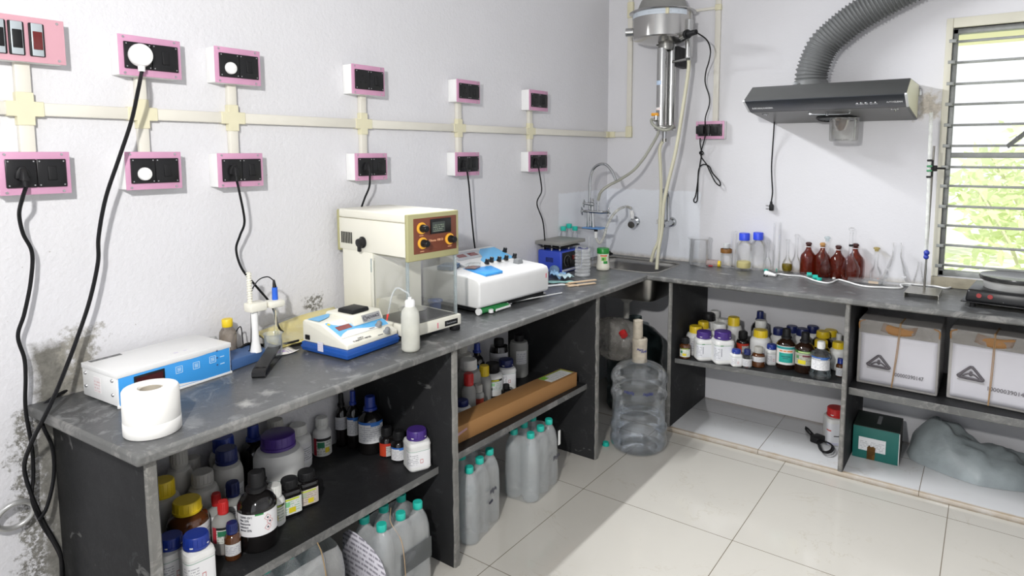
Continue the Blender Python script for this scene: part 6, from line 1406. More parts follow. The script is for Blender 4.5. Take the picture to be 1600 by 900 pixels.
# nearest shelf, right cluster
bottle('small white bottle with a red and green label standing alone by the wall', 504,698,651,28,ZS1,'small','hdpe','white','redside',group=G1,labv=(0.04,0.5),caph=0.26)
bottle('tall black bottle with a plain grey label, against the wall', 526,694,614,28,ZS1,'reagent','black','black','grey',group=G1,labv=(0.34,0.66))
bottle('dark bottle with a blue cap and grey label, back one of two alike', 552,699,610,28,ZS1,'reagent','black','blue','bluetop',group=G1,labv=(0.24,0.56))
bottle('dark bottle with a blue cap and blue headed label, front one of two alike', 580,711,618,40,ZS1,'reagent','black','blue','bluetop',group=G1,labv=(0.22,0.60))
bottle('small black bottle with a red and white label', 605,717,666,24,ZS1,'small','black','black','redlab',group=G1,labv=(0.06,0.5))
bottle('small black bottle with a blue edged white label', 624,720,672,26,ZS1,'small','black','black','bluetop',group=G1,labv=(0.06,0.5))
bottle('white octagonal bottle with a purple cap at the shelf end', 652,733,669,38,ZS1,'square','hdpe','purple','haz',group=G1,labv=(0.12,0.55))

# second bay, behind the long carton
G2 = 'bottles behind the long brown carton'
bottle('tall white plastic jug at the back left of the carton bay', 722,640,538,34,zs2,'jug','grey','grey',None,group=G2)
bottle('black bottle with a blue cap and blue label under the worktop', 746,628,535,24,zs2,'reagent','black','blue','bluetop',group=G2,caph=0.2)
bottle('frosted jar with a wide white lid, carton bay', 733,650,560,38,zs2,'wide','frost','white',None,group=G2)
bottle('little frosted bottle with a red cap, carton bay', 733,665,582,22,zs2,'small','frost','red',None,group=G2)
bottle('bottle with a bright yellow cap peeping between the jar and the black capped one', 757,640,570,22,zs2,'small','frost','yellow',None,group=G2,caph=0.3)
bottle('dark bottle with a grey wrapped label in the shadow of the bay', 780,620,528,30,zs2,'jug','black','black','grey',group=G2,labv=(0.3,0.72))
bottle('frosted grey bottle with a black cap standing apart by the right panel', 811,589,522,29,zs2,'jug','frost','black','worn',group=G2,labv=(0.34,0.66),labw=0.6,arc0=0.3)
bottle('white square bottle with a navy cap, behind the black capped white bottle', 791,622,560,28,zs2,'square','hdpe','navy','haz',group=G2,labv=(0.2,0.6))
bottle('white bottle with a black cap and a green and yellow band label', 770,652,566,32,zs2,'small','hdpe','black',label_mat((0.76,0.77,0.78),(0.1,0.35,0.15),7,((0.0,1.0,0.82,1.0,(0.02,0.02,0.02)),(0.2,0.8,0.85,0.96,(0.60,0.58,0.03)),(0.3,0.6,0.45,0.7,(0.35,0.65,0.35)),(0.35,0.5,0.1,0.3,(0.1,0.1,0.1))),33),group=G2,labv=(0.18,0.60))
bottle('small black bottle low beside the white navy capped one', 791,632,600,16,zs2,'small','black','black',None,group=G2)
bottle('clear and red bottle standing half behind the carton', 748,668,600,18,zs2,'small','frost','grey',label_mat((0.35,0.05,0.03),(0.2,0.02,0.02),4,(),34),group=G2,labv=(0.0,0.5))
bottle('white bottle with a navy cap in the near corner behind the carton', 723,690,624,28,zs2,'small','hdpe','navy',None,group=G2)

# shelf under the back worktop
G3 = 'reagent bottles on the back shelf'
bottle('white bottle with a pale cap, deepest in the left corner of the back shelf', 1116,540,484,20,zsA,'wide','hdpe','white',None,group=G3)
bottle('white bottle with a black cap near the left panel of the back shelf', 1106,545,488,26,zsA,'wide','hdpe','black',None,group=G3,caph=0.24)
bottle('white jar with a yellow cap, back one of the pair by the left panel', 1098,552,501,24,zsA,'wide','hdpe','yellow',None,group=G3,caph=0.30)
bottle('white jar with a yellow cap, front one of the pair by the left panel', 1086,557,508,28,zsA,'wide','hdpe','yellow','worn',group=G3,caph=0.32)
bottle('white bottle with a pale cap, between the purple pair and the wall', 1129,549,497,24,zsA,'wide','hdpe','white',None,group=G3)
bottle('white bottle with a yellow cap in the back row, right of pale caps', 1145,551,494,26,zsA,'wide','hdpe','yellow',None,group=G3,caph=0.28)
bottle('white bottle with a pale cap just behind the purple capped pair', 1123,558,504,28,zsA,'wide','hdpe','white',None,group=G3)
bottle('tiny brown bottle with a dark cap at the left end of the back shelf', 1070,558,526,17,zsA,'small','brown','black','green',group=G3,labv=(0.1,0.52))
bottle('white square bottle with a purple cap, left one of two', 1099,567,516,28,zsA,'square','hdpe','purple','purple',group=G3,labv=(0.14,0.62),labw=0.9)
bottle('white square bottle with a purple cap, right one of two', 1128,570.5,516,32,zsA,'square','hdpe','purple','purple',group=G3,labv=(0.14,0.62),labw=0.9)
bottle('dark glass bottle with a navy cap at the back, behind the pale capped jar', 1186,548,485,26,zsA,'reagent','black','navy','grey',group=G3,labv=(0.2,0.5))
bottle('greyish jar with a pale cap in front of the navy capped dark bottle', 1187,556,499,24,zsA,'wide','grey','white',None,group=G3)
bottle('black bottle with a red and white label, middle of the back shelf', 1160,556,517,20,zsA,'small','black','black','redlab',group=G3,labv=(0.1,0.55))
bottle('large white jar with a yellow cap, middle of the back shelf', 1187,568,514,31,zsA,'wide','hdpe','yellow','plain',group=G3,caph=0.30,labv=(0.05,0.4),arc0=0.5)
bottle('little white bottle with a royal blue cap, front row', 1150,572,545,17,zsA,'square','hdpe','blue','haz',group=G3,labv=(0.1,0.6))
bottle('little clear bottle with a dull blue cap, front row', 1167,573.5,545,15,zsA,'small','clear','navy','worn',group=G3,labv=(0.08,0.5))
bottle('little brown bottle with a grey cap and white label, front row', 1184.5,576,541,20,zsA,'small','brown','grey','worn',group=G3,labv=(0.30,0.55))
bottle('white bottle with a blue cap squeezed left of the teal labelled one', 1205,570,537,18,zsA,'square','hdpe','blue','haz',group=G3,labv=(0.1,0.6))
bottle('white bottle with a navy cap right behind the teal labelled one', 1215,560,511,24,zsA,'wide','hdpe','navy',None,group=G3,caph=0.28)
bottle('white bottle with a navy cap, back row, between the two big dark bottles', 1236,556,508,24,zsA,'wide','hdpe','navy',None,group=G3,caph=0.26)
bottle('white bottle with a navy cap just behind the green labelled dark bottle', 1252,562,512,26,zsA,'wide','hdpe','navy',None,group=G3,caph=0.28)
bottle('pale bottle with a navy cap, farthest right of the navy capped ones', 1268,557,508,24,zsA,'wide','hdpe','navy',None,group=G3,caph=0.26)
bottle('large dark glass bottle with a teal and orange label', 1227,579,512,30,zsA,'reagent','amber','black','teal',group=G3,labv=(0.13,0.60))
bottle('large dark glass bottle with a green headed label', 1256,587,518,30,zsA,'reagent','amber','black','greendk',group=G3,labv=(0.22,0.64))
bottle('amber jar with a yellow cap, back left of the yellow three', 1284,566,516,28,zsA,'wide','amber','yellow',None,group=G3,caph=0.22)
bottle('clear jar with a yellow cap, back right of the yellow three', 1296,564,514,26,zsA,'wide','frost','yellow',None,group=G3,caph=0.26)
bottle('amber jar with a yellow cap just behind the clear water bottle', 1281,584,530,28,zsA,'wide','amber','yellow',None,group=G3,caph=0.30)
bottle('clear waisted bottle of water with a white cap and blue headed label', 1280.5,601,532,32,zsA,'waist','clear','white','bluetop',group=G3,labv=(0.26,0.62),liquid=(m_water,0.55))
bottle('white bottle with a tall yellow cap beside the right panel', 1308,586,533,26,zsA,'wide','hdpe','yellow',None,group=G3,caph=0.34)
bottle('small bottle with a yellowish stopper by the right panel', 1309,568,520,12,zsA,'small','frost','white',None,group=G3)
bottle('tiny amber bottle with a blue cap touching the right panel', 1312,593,559,13,zsA,'small','brown','blue','worn',group=G3,labv=(0.05,0.5))
# bottle on the plinth
bottle('white bottle with a red cap on the tiled plinth beside the right panel', 1304,697,636,33,ZP,'square','hdpe','red',label_mat((0.76,0.77,0.80),(0.15,0.15,0.2),8,((0.0,1.0,0.0,0.07,(0.35,0.35,0.70)),(0.12,0.35,0.62,0.68,(0.6,0.1,0.08)),(0.45,0.7,0.38,0.43,(0.1,0.1,0.1))),35,tex=0.0),labv=(0.04,0.64),labw=1.0)
PL = place_bottles()
# ammonia label with readable print
#AMM
o_, c_, r_, h_, f_ = PL['large black glass bottle with a black cap, labelled ammonia solution']
lm = label_mat((0.78,0.78,0.79), (0.2,0.2,0.2), 9, ((0.45,0.62,0.93,1.0,(0.03,0.25,0.06)),), 31, tex=0.0)
s = MB(); s.lathe(c_, [(r_+0.0008,h_*0.24),(r_+0.0008,h_*0.54)], 24, arc=(f_-1.25,f_+1.25)); lo = s.build('label', lm, o_)
for i, tx in enumerate(('13090 GV1','96x 25%','Ammonia','solution','about 25%')):
    lettering(tx, 0.0075, Matrix.Translation((0,0,c_.z+h_*0.50-0.0085*i)), m_dark, lo, wrap=(c_.x,c_.y,r_+0.0011,f_-0.95), width=None, bold=0.0001)
for i, dz in enumerate((0.46,0.40,0.33)):
    s = MB(); a0 = f_+0.50+(0.12 if i == 1 else 0); zz = c_.z+h_*dz; R_ = r_+0.0012; k = 0.0088
    pts = [(c_.x+R_*math.cos(a0+dx/R_), c_.y+R_*math.sin(a0+dx/R_), zz+dz_) for dx, dz_ in ((0,k),(k,0),(0,-k),(-k,0))]
    s.tube(pts, 0.0005, 4, 1, closed=True); s.build('hazard_diamond', CAPM['red'], lo)
    s = MB(); s.ball((c_.x+R_*math.cos(a0), c_.y+R_*math.sin(a0), zz), 0.0022, 8); s.build('hazard_mark', m_dark, lo)
# ---------------------------------------------------------------- water packs, jars, cartons and bags under the worktops
m_petw = clear('water_bottle_plastic', (0.98,0.985,0.99), (0.80,0.83,0.84), 1.3, haze=0.22, even=True, hcol=(0.90,0.92,0.92), wob=0.25, wscale=90)
m_wrap = clear('shrink_film', (0.98,0.985,0.985), (0.86,0.88,0.88), 1.5, haze=0.22, even=True, hcol=(0.90,0.90,0.89), wob=1.0, wscale=22, rough=0.08)
m_teal = CAPM['teal']
def water_bottle(x, y, label, group, h=0.27, tilt=None):
    r = 0.0345; c = Vector((x,y,0.0008)); P = [(0.0001,0.004),(r*0.7,0.0),(r*0.92,0.004),(r,0.014)]
    z = 0.022
    while z < 0.165:
        P += [(r,z),(r*0.955,z+0.004),(r*0.955,z+0.006),(r,z+0.010)]; z += 0.0145
    P += [(r,0.178),(r*0.97,0.195),(r*0.80,0.220),(r*0.52,0.240),(r*0.38,0.248),(r*0.36,0.256)]
    s = MB(); s.origin = c.copy(); s.lathe(c, P, 24); o = s.build('water_bottle', m_petw); tag(o, label, 'water bottle', group)
    s = MB(); s.lathe(c, [(0.0001,0.006),(r*0.93,0.008),(r*0.94,0.19),(r*0.75,0.215),(0.0001,0.215)], 20); s.build('water', m_water, o)
    s = MB(); s.lathe(c, [(r*0.42,0.249),(r*0.44,0.250),(r*0.44,0.267),(r*0.40,h),(0.0001,h)], 20); s.build('cap', m_teal, o)
    return o
def film(pts, label, z1=0.262, cutz=0.20):
    "shrink film round a block of bottles"
    cx = sum(p[0] for p in pts)/len(pts); cy = sum(p[1] for p in pts)/len(pts)
    # convex outline with margin
    R_ = 0.0375; circ = [Vector((p[0]+R_*math.cos(a*PI/8), p[1]+R_*math.sin(a*PI/8))) for p in pts for a in range(16)]
    circ = sorted(circ, key=lambda v: (v.x, v.y))
    def half(P):
        out = []
        for p in P:
            while len(out) >= 2 and (out[-1]-out[-2]).cross(p-out[-1]) <= 0: out.pop()
            out.append(p)
        return out
    def cr(a, b): return a.x*b.y-a.y*b.x
    Vector.cross2 = None if False else None
    return circ, cx, cy
def hull(P):
    P = sorted(set((round(p[0],5), round(p[1],5)) for p in P))
    def h_(Q):
        o = []
        for p in Q:
            while len(o) > 1 and (o[-1][0]-o[-2][0])*(p[1]-o[-2][1])-(o[-1][1]-o[-2][1])*(p[0]-o[-2][0]) <= 0: o.pop()
            o.append(p)
        return o
    a = h_(P); b_ = h_(P[::-1]); return a[:-1]+b_[:-1]
def pack(pts, label, group_lbls, xmin=None, ymin=None, ymax=None):
    C0 = [(p[0]+0.0365*math.cos(a*PI/8), p[1]+0.0365*math.sin(a*PI/8)) for p in pts for a in range(16)]
    Hh = hull(C0); cx = sum(p[0] for p in Hh)/len(Hh); cy = sum(p[1] for p in Hh)/len(Hh)
    # resample
    per = []; n = len(Hh); L = [math.dist(Hh[i],Hh[(i+1)%n]) for i in range(n)]; T_ = sum(L); m_ = 56; k = 0; acc = 0
    for i in range(m_):
        t = T_*i/m_
        while acc+L[k] < t: acc += L[k]; k += 1
        f = (t-acc)/L[k]; per.append((Hh[k][0]+(Hh[(k+1)%n][0]-Hh[k][0])*f, Hh[k][1]+(Hh[(k+1)%n][1]-Hh[k][1])*f))
    s = MB(); s.origin = Vector((cx,cy,0.0008)); rows = []
    for z, sc in ((0.001,0.96),(0.02,1.0),(0.06,1.0),(0.10,1.0),(0.14,0.995),(0.18,0.985),(0.205,0.95),(0.228,0.88),(0.245,0.80),(0.252,0.72)):
        row = []
        for i, (x,y) in enumerate(per):
            q = noise.noise(Vector((x*26,y*26,z*14)))*0.0035
            dx, dy = x-cx, y-cy; d = math.hypot(dx,dy) or 1
            X = cx+dx*sc+dx/d*q; Y = cy+dy*sc+dy/d*q
            if ymin: Y = max(Y, ymin)
            if ymax: Y = min(Y, ymax)
            row.append(s._v((X, Y, z+0.004*noise.noise(Vector((x*20,y*20,z))))))
        rows.append(row)
    for a, b_ in zip(rows, rows[1:]):
        for i in range(m_): s._f([a[i],a[(i+1)%m_],b_[(i+1)%m_],b_[i]])
    o = s.build('shrink_wrap', m_wrap, sharp=180); tag(o, label, 'plastic wrap', None)
    return o, per
def scribble(parent, p0, ex, k=1.0, seed=1):
    R = random.Random(seed); ex = Vector(ex).normalized(); pts = []
    for i in range(13): pts.append(p0+ex*(i*0.0042*k-0.02*k)+Vector((0,0,(0.010*k if i%2 else -0.008*k)+R.uniform(-.005,.005)*k)))
    s = MB(); s.tube(pts, 0.0009, 5, 4); s.build('marker_scrawl', m_dark, parent)
def six(A, B, where, grp):
    for i, (x,y) in enumerate(A): water_bottle(x, y, 'teal capped water bottle, %s in outer row, pack %s' % (('nearest','middle','farthest')[i], where), grp)
    for i, (x,y) in enumerate(B): water_bottle(x, y, 'teal capped water bottle, %s in wall-side row, pack %s' % (('nearest','middle','farthest')[i], where), grp)
A3 = [(0.378,-1.258),(0.373,-1.184),(0.363,-1.110)]; B3 = [(0.305,-1.268),(0.300,-1.194),(0.290,-1.120)]
six(A3, B3, 'by the jar-side panel', 'bottles in the shrink-wrapped packs')
o, _ = pack(A3+B3, 'clear shrink film round the six water bottles in the middle of the second bay', None)
scribble(o, Vector((0.417,-1.14,0.135)), (0,1,0), 0.9, 3)
s = MB(); s.box((0.402,-1.100,0.165),(0.4035,-1.085,0.225)); s.build('paper_label', m_mwhite, o)
A2 = [(0.363,-1.603),(0.349,-1.530),(0.335,-1.457)]; B2 = [(0.290,-1.616),(0.276,-1.543),(0.262,-1.470)]
six(A2, B2, 'against the middle panel', 'bottles in the shrink-wrapped packs')
o, _ = pack(A2+B2, 'clear shrink film round the water bottles leaning on the panel in the second bay', None)
scribble(o, Vector((0.392,-1.51,0.15)), (-0.15,1,0), 0.9, 5); scribble(o, Vector((0.390,-1.52,0.112)), (-0.15,1,0), 0.5, 6)
A1 = [(0.381,-2.013),(0.382,-1.939),(0.380,-1.866)]; B1 = [(0.308,-2.015),(0.309,-1.940),(0.307,-1.866)]
six(A1, B1, 'right end of the nearest bay', 'bottles in the shrink-wrapped packs')
o, _ = pack(A1+B1, 'clear shrink film round the water bottles at the right end of the nearest bay', None)
s = MB(); s.box((0.420,-1.975,0.10),(0.4212,-1.85,0.165)); s.build('bottle_label', clear('faded_bottle_label', (0.6,0.62,0.62), (0.4,0.42,0.42), 0.6, haze=0.4, hcol=(0.25,0.26,0.27)), o)
s = MB(); s.tube([(0.33,-1.93,0.262),(0.378,-1.975,0.255),(0.415,-1.97,0.21),(0.423,-1.965,0.14),(0.423,-1.96,0.03)], 0.0012, 5, 6); s.build('tear_tape', M_('pale_orange_tape', (0.55,0.38,0.22), 0.6), o)
A0 = [(0.270,-2.17),(0.272,-2.244),(0.274,-2.318)]; B0_ = [(0.196,-2.17),(0.198,-2.244),(0.200,-2.318)]
for i, (x,y) in enumerate(A0+B0_): water_bottle(x, y, 'water bottle, %s of the %s row, pack left of the printed paper disc' % (('farthest','middle','nearest')[i%3], 'outer' if i < 3 else 'wall-side'), 'bottles in the shrink-wrapped packs')
s = MB(); s.origin = Vector((0.29,-2.24,0)); Wp = [(0.325,-2.365),(0.350,-2.30),(0.352,-2.24),(0.352,-2.17),(0.338,-2.115),(0.17,-2.115),(0.150,-2.24),(0.17,-2.37)]
ring_ = smooth([(x,y,0) for x,y in Wp], 6, True); rows = []
for z, sc in ((0.002,1.0),(0.05,1.0),(0.12,1.0),(0.18,0.99),(0.225,0.95),(0.255,0.86)):
    rows.append([s._v((0.28+(p.x-0.28)*sc+0.006*noise.noise(Vector((p.x*20,p.y*20,z*18))), -2.245+(p.y+2.245)*sc, z)) for p in ring_])
for a, b_ in zip(rows, rows[1:]):
    for i in range(len(a)): s._f([a[i],a[(i+1)%len(a)],b_[(i+1)%len(a)],b_[i]])
o = s.build('shrink_wrap', m_wrap, sharp=180); tag(o, 'clear shrink film with a brown tape strip, left of the printed paper disc', 'plastic wrap')
s = MB(); s.tube([at(496,848,x=0.362),at(502,862,x=0.364),at(506,880,x=0.364),at(510,905,x=0.364),at(512,940,x=0.362)], 0.0016, 6, 5); s.build('brown_tape', M_('brown_tape', (0.38,0.26,0.13), 0.5), o)
# printed paper disc standing between the packs
s = MB(); s.origin = Vector((0.37,-2.075,0.002)); oc2 = [(536,833),(545,827),(556,833),(570,845),(584,860),(596,878),(603,898),(606,920),(600,960),(560,985),(535,960)]
P2_ = [at(a,b_,y=-2.065-(a-536)*0.0002) for a,b_ in oc2]; zmin = 0.003
P2_ = [Vector((p.x,p.y,max(p.z,zmin))) for p in P2_]
ctr = sum(P2_, Vector())/len(P2_)
xs_ = [p.x for p in P2_]; zs_ = [p.z for p in P2_]
cv = s._v(ctr+Vector((0,0.004,0))); vv = [s._v(p) for p in P2_]
def uvp(p): return ((p.x-min(xs_))/(max(xs_)-min(xs_)), (p.z-min(zs_))/(max(zs_)-min(zs_)))
for i in range(len(vv)):
    j = (i+1)%len(vv); s._f([cv,vv[i],vv[j]], (uvp(ctr),uvp(P2_[i]),uvp(P2_[j])))
lmv = label_mat((0.66,0.64,0.70), (0.15,0.14,0.18), 16, (), 40, tex=0.8, margin=(0.02,0.98), vr=(0.0,0.98))
tag(s.build('printed_sheet', lmv, None, solid=0.0012), 'rounded printed paper sheet standing between the two water packs of the nearest bay', 'paper sheet')

# water jar
jc = Vector((0.512,-0.592,0.0008)); R0 = 0.130
m_jar = clear('jar_plastic', (0.985,0.99,0.995), (0.66,0.71,0.74), 1.4, haze=0.06, hcol=(0.85,0.88,0.90), wob=0.12, wscale=30)
P = [(0.0001,0.012),(R0*0.55,0.006),(R0*0.80,0.0),(R0*0.90,0.006),(R0*0.985,0.025),(R0,0.040),(R0*0.985,0.055),(R0*0.945,0.066),(R0*0.955,0.076),(R0*0.995,0.090),(R0,0.100),(R0*0.98,0.112),(R0*0.93,0.124),(R0*0.925,0.15),(R0*0.925,0.225),(R0*0.935,0.238),(R0*0.985,0.246),(R0*0.99,0.256),(R0*0.965,0.268),(R0*0.935,0.275),(R0*0.935,0.30),(R0*0.96,0.310),(R0*0.99,0.320),(R0*0.985,0.334),(R0*0.94,0.350),(R0*0.80,0.374),(R0*0.55,0.392),(R0*0.32,0.402),(0.034,0.408),(0.030,0.44),(0.030,0.47)]
s = MB(); s.origin = jc.copy(); s.lathe(jc, P, 56); o = s.build('water_jar', m_jar, sharp=80); tag(o, 'big clear ribbed water jar with a taped neck standing under the sink corner', 'water jar')
s = MB(); q = [(r-0.0035,z+0.002) for r,z in P if 0.006 < z <= 0.16 or z == 0.006]; s.lathe(jc, [(0.0001,0.014)]+q+[(0.0001,0.155)], 48); s.build('water', clear('jar_water', (0.93,0.95,0.975), (0.75,0.80,0.85), 0.9), o)
s = MB(); zz = 0.400; s.lathe(jc, [(0.036,zz),(0.0335,zz+0.006),(0.0325,zz+0.05),(0.034,zz+0.090),(0.035,zz+0.100),(0.033,zz+0.106),(0.020,zz+0.108)], 28); tp_ = s.build('taped_neck', M_('dirty_tape_wrap', (0.45,0.40,0.32), 0.7, var=0.35, scale=55, bump=0.6, bscale=120), o)
s = MB(); s.lathe(jc+Vector((-0.010,0,0)), [(0.022,zz+0.104),(0.0225,zz+0.13),(0.0215,zz+0.18),(0.022,zz+0.188),(0.016,zz+0.190),(0.0001,zz+0.186)], 24); s.build('taped_stopper', _mc['dirty_tape_wrap'], o)
fj = math.atan2(CO.y-jc.y, CO.x-jc.x)
m_ink = M_('blue_ink', (0.02,0.03,0.25), 0.6)
for i, (r_w, z_w, a_w, k, sd) in enumerate(((0.1225,0.290,-0.55,1.3,11),(0.1225,0.288,0.15,1.3,12),(0.0335,0.462,-0.35,0.8,13),(0.0335,0.452,0.2,0.8,14))):
    R = random.Random(sd); pts = []
    for q in range(12):
        a = fj+a_w+q*0.0036*k/ r_w*0.9; pts.append((jc.x+(r_w+0.001)*math.cos(a), jc.y+(r_w+0.001)*math.sin(a), z_w+(0.006*k if q%2 else -0.004*k)+R.uniform(-.003,.003)))
    s = MB(); s.tube(pts, 0.0008, 4, 4); s.build('ink_scrawl', m_ink, o)
# second, darker jar behind
j2 = at(990,560,y=-0.20); j2 = Vector((j2.x,-0.185,0.0008)); R0 = 0.145
s = MB(); s.origin = j2.copy(); s.lathe(j2, [(0.0001,0.004),(R0*0.9,0.0),(R0,0.02),(R0,0.10),(R0*0.96,0.112),(R0*0.96,0.13),(R0,0.14),(R0,0.24),(R0*0.96,0.25),(R0*0.96,0.27),(R0,0.28),(R0,0.35),(R0*0.93,0.39),(R0*0.70,0.425),(R0*0.35,0.445),(0.035,0.45),(0.033,0.49)], 48)
tag(s.build('dark_water_jar', clear('smoky_green_plastic', (0.30,0.38,0.38), (0.10,0.14,0.14), 1.0, haze=0.30, hcol=(0.035,0.05,0.05), wob=0.3, wscale=20)), 'smoky dark water jar half hidden behind the clear one', 'water jar')
# plastic bag with a red cap
bc_ = at(966,530,y=-0.42); s = MB(); s.origin = bc_.copy()
def bag(u, v):
    a = 2*PI*u; t_ = PI*v; n_ = noise.noise(Vector((math.cos(a)*1.6,math.sin(a)*1.6,v*3.2)))
    r_ = math.sin(t_)**0.7*(0.10+0.035*n_)
    return (bc_.x+r_*math.cos(a)*1.15-0.01, bc_.y+r_*math.sin(a)*0.8, bc_.z+0.105*math.cos(t_)*(-1)+0.02*n_*math.sin(t_))
s.grid(bag, 28, 18); bg_ = s.build('plastic_bag', clear('crumpled_bag_film', (0.80,0.79,0.76), (0.55,0.54,0.52), 1.0, haze=0.38, hcol=(0.42,0.40,0.37), wob=1.0, wscale=26), None, sharp=180); tag(bg_, 'crumpled clear plastic bag hanging under the sink behind the taped jar', 'plastic bag')
p = at(974,522,y=bc_.y-0.10); s = MB(); s.origin = p.copy(); d = Vector((0.75,-0.5,-0.55)).normalized(); s.cyl(p-d*0.012, p+d*0.012, 0.0185, 0.0175, 22)
tag(s.build('bottle_cap', CAPM['red']), 'bright red bottle cap caught in the plastic bag under the sink', 'cap')
s = MB(); c = at(946.5,696,z=0.0); s.origin = Vector((c.x,c.y,0.0008)); s.lathe((c.x,c.y,0.0008), [(0.016,0.0),(0.0165,0.002),(0.0165,0.005),(0.0135,0.006),(0.013,0.017),(0.0001,0.018)], 22)
tag(s.build('bottle_cap', m_teal), 'teal bottle cap lying on the floor left of the water jar', 'cap')

# long brown carton
Mx = frame(0.246,-1.712,0.3535,-1.9); t = thing('long_carton', 'long slim brown cardboard carton lying on the shelf of the second bay', 'carton', Mx @ Vector((0.043,0.4,0)))
m_card = M_('brown_cardboard', (0.33,0.165,0.055), 0.7, var=0.10, scale=5, bump=0.08)
Mt = frame(0.246,-1.712,0.3535,-1.9) @ Matrix.Rotation(math.radians(-0.95), 4, 'X')
s = MB(Mt); s.box((0,0,0),(0.086,0.828,0.060), 0.0012); s.build('box', m_card, t)
s = MB(Mt); s.box((0.006,0.655,0.0602),(0.074,0.820,0.0606)); s.build('address_label', label_mat((0.72,0.72,0.70), (0.25,0.25,0.25), 9, ((0.0,1.0,0.93,1.0,(0.40,0.45,0.08)),(0.0,0.12,0.0,1.0,(0.30,0.40,0.05)),(0.0,0.45,0.0,0.22,(0.20,0.45,0.05))), 50, tex=0.45), t)
s = MB(Mt); s.prism([(0.02,0.012),(0.06,0.020),(0.10,0.030),(0.135,0.037),(0.133,0.044),(0.09,0.038),(0.06,0.028),(0.02,0.022)], 'x', 0.0862, 0.0866); s.build('pink_tape_scrap', M_('pink_scrap', (0.42,0.25,0.27), 0.6), t)

# wrapped white cartons with logo
m_wpaper = M_('white_wrapping_paper', (0.56,0.55,0.585), 0.55, var=0.04, scale=7, bump=0.25, bscale=12)
m_wfilm = M_('grey_packing_film', (0.36,0.345,0.33), 0.28, var=0.2, scale=9, bump=0.5, bscale=25)
m_twine = M_('brown_twine', (0.38,0.24,0.12), 0.8, var=0.2)
m_logo = M_('dark_grey_print', (0.10,0.09,0.10), 0.5)
def carton(o, yaw, L, Wd, Hh, label, logo, num, tw, n, nw):
    Mx = frame(o[0],o[1],ZSB+0.0008,yaw); t = thing('wrapped_carton', label, 'carton', Mx @ Vector((L/2,Wd/2,0)), 'wrapped white cartons on the shelf')
    s = MB(Mx)
    def gp(u, v): return (0.002+ (L-0.004)*u, 0.0, 0.002+(Hh-0.004)*v)
    s.box((0,0.004,0),(L,Wd,Hh), 0.006, 3); s.build('box', m_wfilm, t)
    s = MB(Mx); s.grid(lambda u,v: (0.012+(L-0.020)*u, 0.0022+0.0008*noise.noise(Vector((u*5+n,v*4,n))), 0.012+(Hh*0.80-0.012)*v), 16, 12); s.build('paper_sheet', m_wpaper, t, solid=0.0008)
    s = MB(Mx); s.grid(lambda u,v: (0.004+(L-0.008)*u, -0.0006+0.002*noise.noise(Vector((u*9+n,v*3,n+4))), Hh*0.80+(Hh*0.19)*v), 20, 5); s.build('film_flap', clear('carton_film', (0.8,0.79,0.77), (0.6,0.6,0.6), 1.0, haze=0.35, hcol=(0.42,0.40,0.38), wob=1.2, wscale=30), t)
    s = MB(Mx); s.grid(lambda u,v: (L*(0.28+0.42*u)+0.01*v, 0.0005-0.001*math.sin(PI*u), Hh*0.86+(Hh*0.13)*v-0.012*math.sin(u*3)), 8, 3); s.build('torn_cardboard', m_card, t, solid=0.001)
    for x_ in (0.004, L-0.004):
        s = MB(Mx); s.tube([(x_,0.001,Hh*0.86),(x_,0.000,Hh*0.96),(x_+(0.02 if x_ < L/2 else -0.02),0.002,Hh-0.002)], 0.003, 6, 4); s.build('torn_edge', m_card, t)
    Fm = Mx @ Matrix(((1,0,0,0),(0,0,-1,-0.0002),(0,1,0,0),(0,0,0,1)))
    lc = hit(Fm, logo[0], logo[1], 0); Lw = 0.031
    F2 = Fm @ Matrix.Translation((lc.x,lc.y,0.0)) @ Matrix.Rotation(math.radians(-2),4,'Z') @ Matrix.Scale(1.42,4)
    s = MB(F2)
    A_ = [(-0.031,-0.010),(0.0,0.021),(0.031,-0.010)]
    s.tube([(-0.029,-0.011,0.0008),(-0.024,-0.0055,0.0008),(-0.004,0.017,0.0008),(0.0,0.0185,0.0008),(0.004,0.017,0.0008),(0.024,-0.0055,0.0008),(0.029,-0.011,0.0008),(0.024,-0.0135,0.0008),(0.006,-0.0135,0.0008),(-0.006,-0.0135,0.0008),(-0.024,-0.0135,0.0008)], 0.0036, 6, 3, closed=True)
    lg = s.build('triangle_logo', m_logo, t)
    s = MB(F2); s.tube([(-0.020,-0.010,0.001),(-0.006,-0.001,0.001),(0.0,-0.006,0.001),(0.006,-0.001,0.001),(0.020,-0.010,0.001)], 0.0022, 6, 3); s.build('logo_chevron', m_logo, lg)
    s = MB(F2); s.cyl((0,0.003,0),(0,0.003,0.002),0.0042,0.0042,14); s.build('logo_dot', m_logo, lg)
    s = MB(F2); s.box((-0.030,-0.023,0.0),(0.032,-0.0185,0.0008)); s.build('logo_bar', M_('pale_grey_print', (0.35,0.34,0.35), 0.5), lg)
    nc = hit(Fm, num[0], num[1], 0)
    lettering('100000390147', 0.023, Fm @ Matrix.Translation((nc.x,nc.y,0.0006)), m_logo, lg.parent, align='CENTER', width=nw, bold=0.0)
    a = hit(Fm, tw[0], tw[1], 0); b_ = hit(Fm, tw[2], tw[3], 0)
    for k in (0, 0.0035):
        s = MB(Mx); s.tube([(a.x+k+0.004,0.12,Hh+0.001),(a.x+k,0.0,Hh+0.001),(a.x+k,-0.002,Hh-0.006),(a.x*0.6+b_.x*0.4+k*1.3,-0.0025,Hh*0.55),(b_.x+k*0.6,-0.0022,0.004)], 0.0014, 6, 5); s.build('twine', m_twine, t)
carton((1.346,-0.232),-1.0,0.293,0.30,0.275,'white wrapped carton with a triangle logo and twine, beside the stone panel',(1373,566),(1418,589),(1406,515,1392,610),1,0.108)
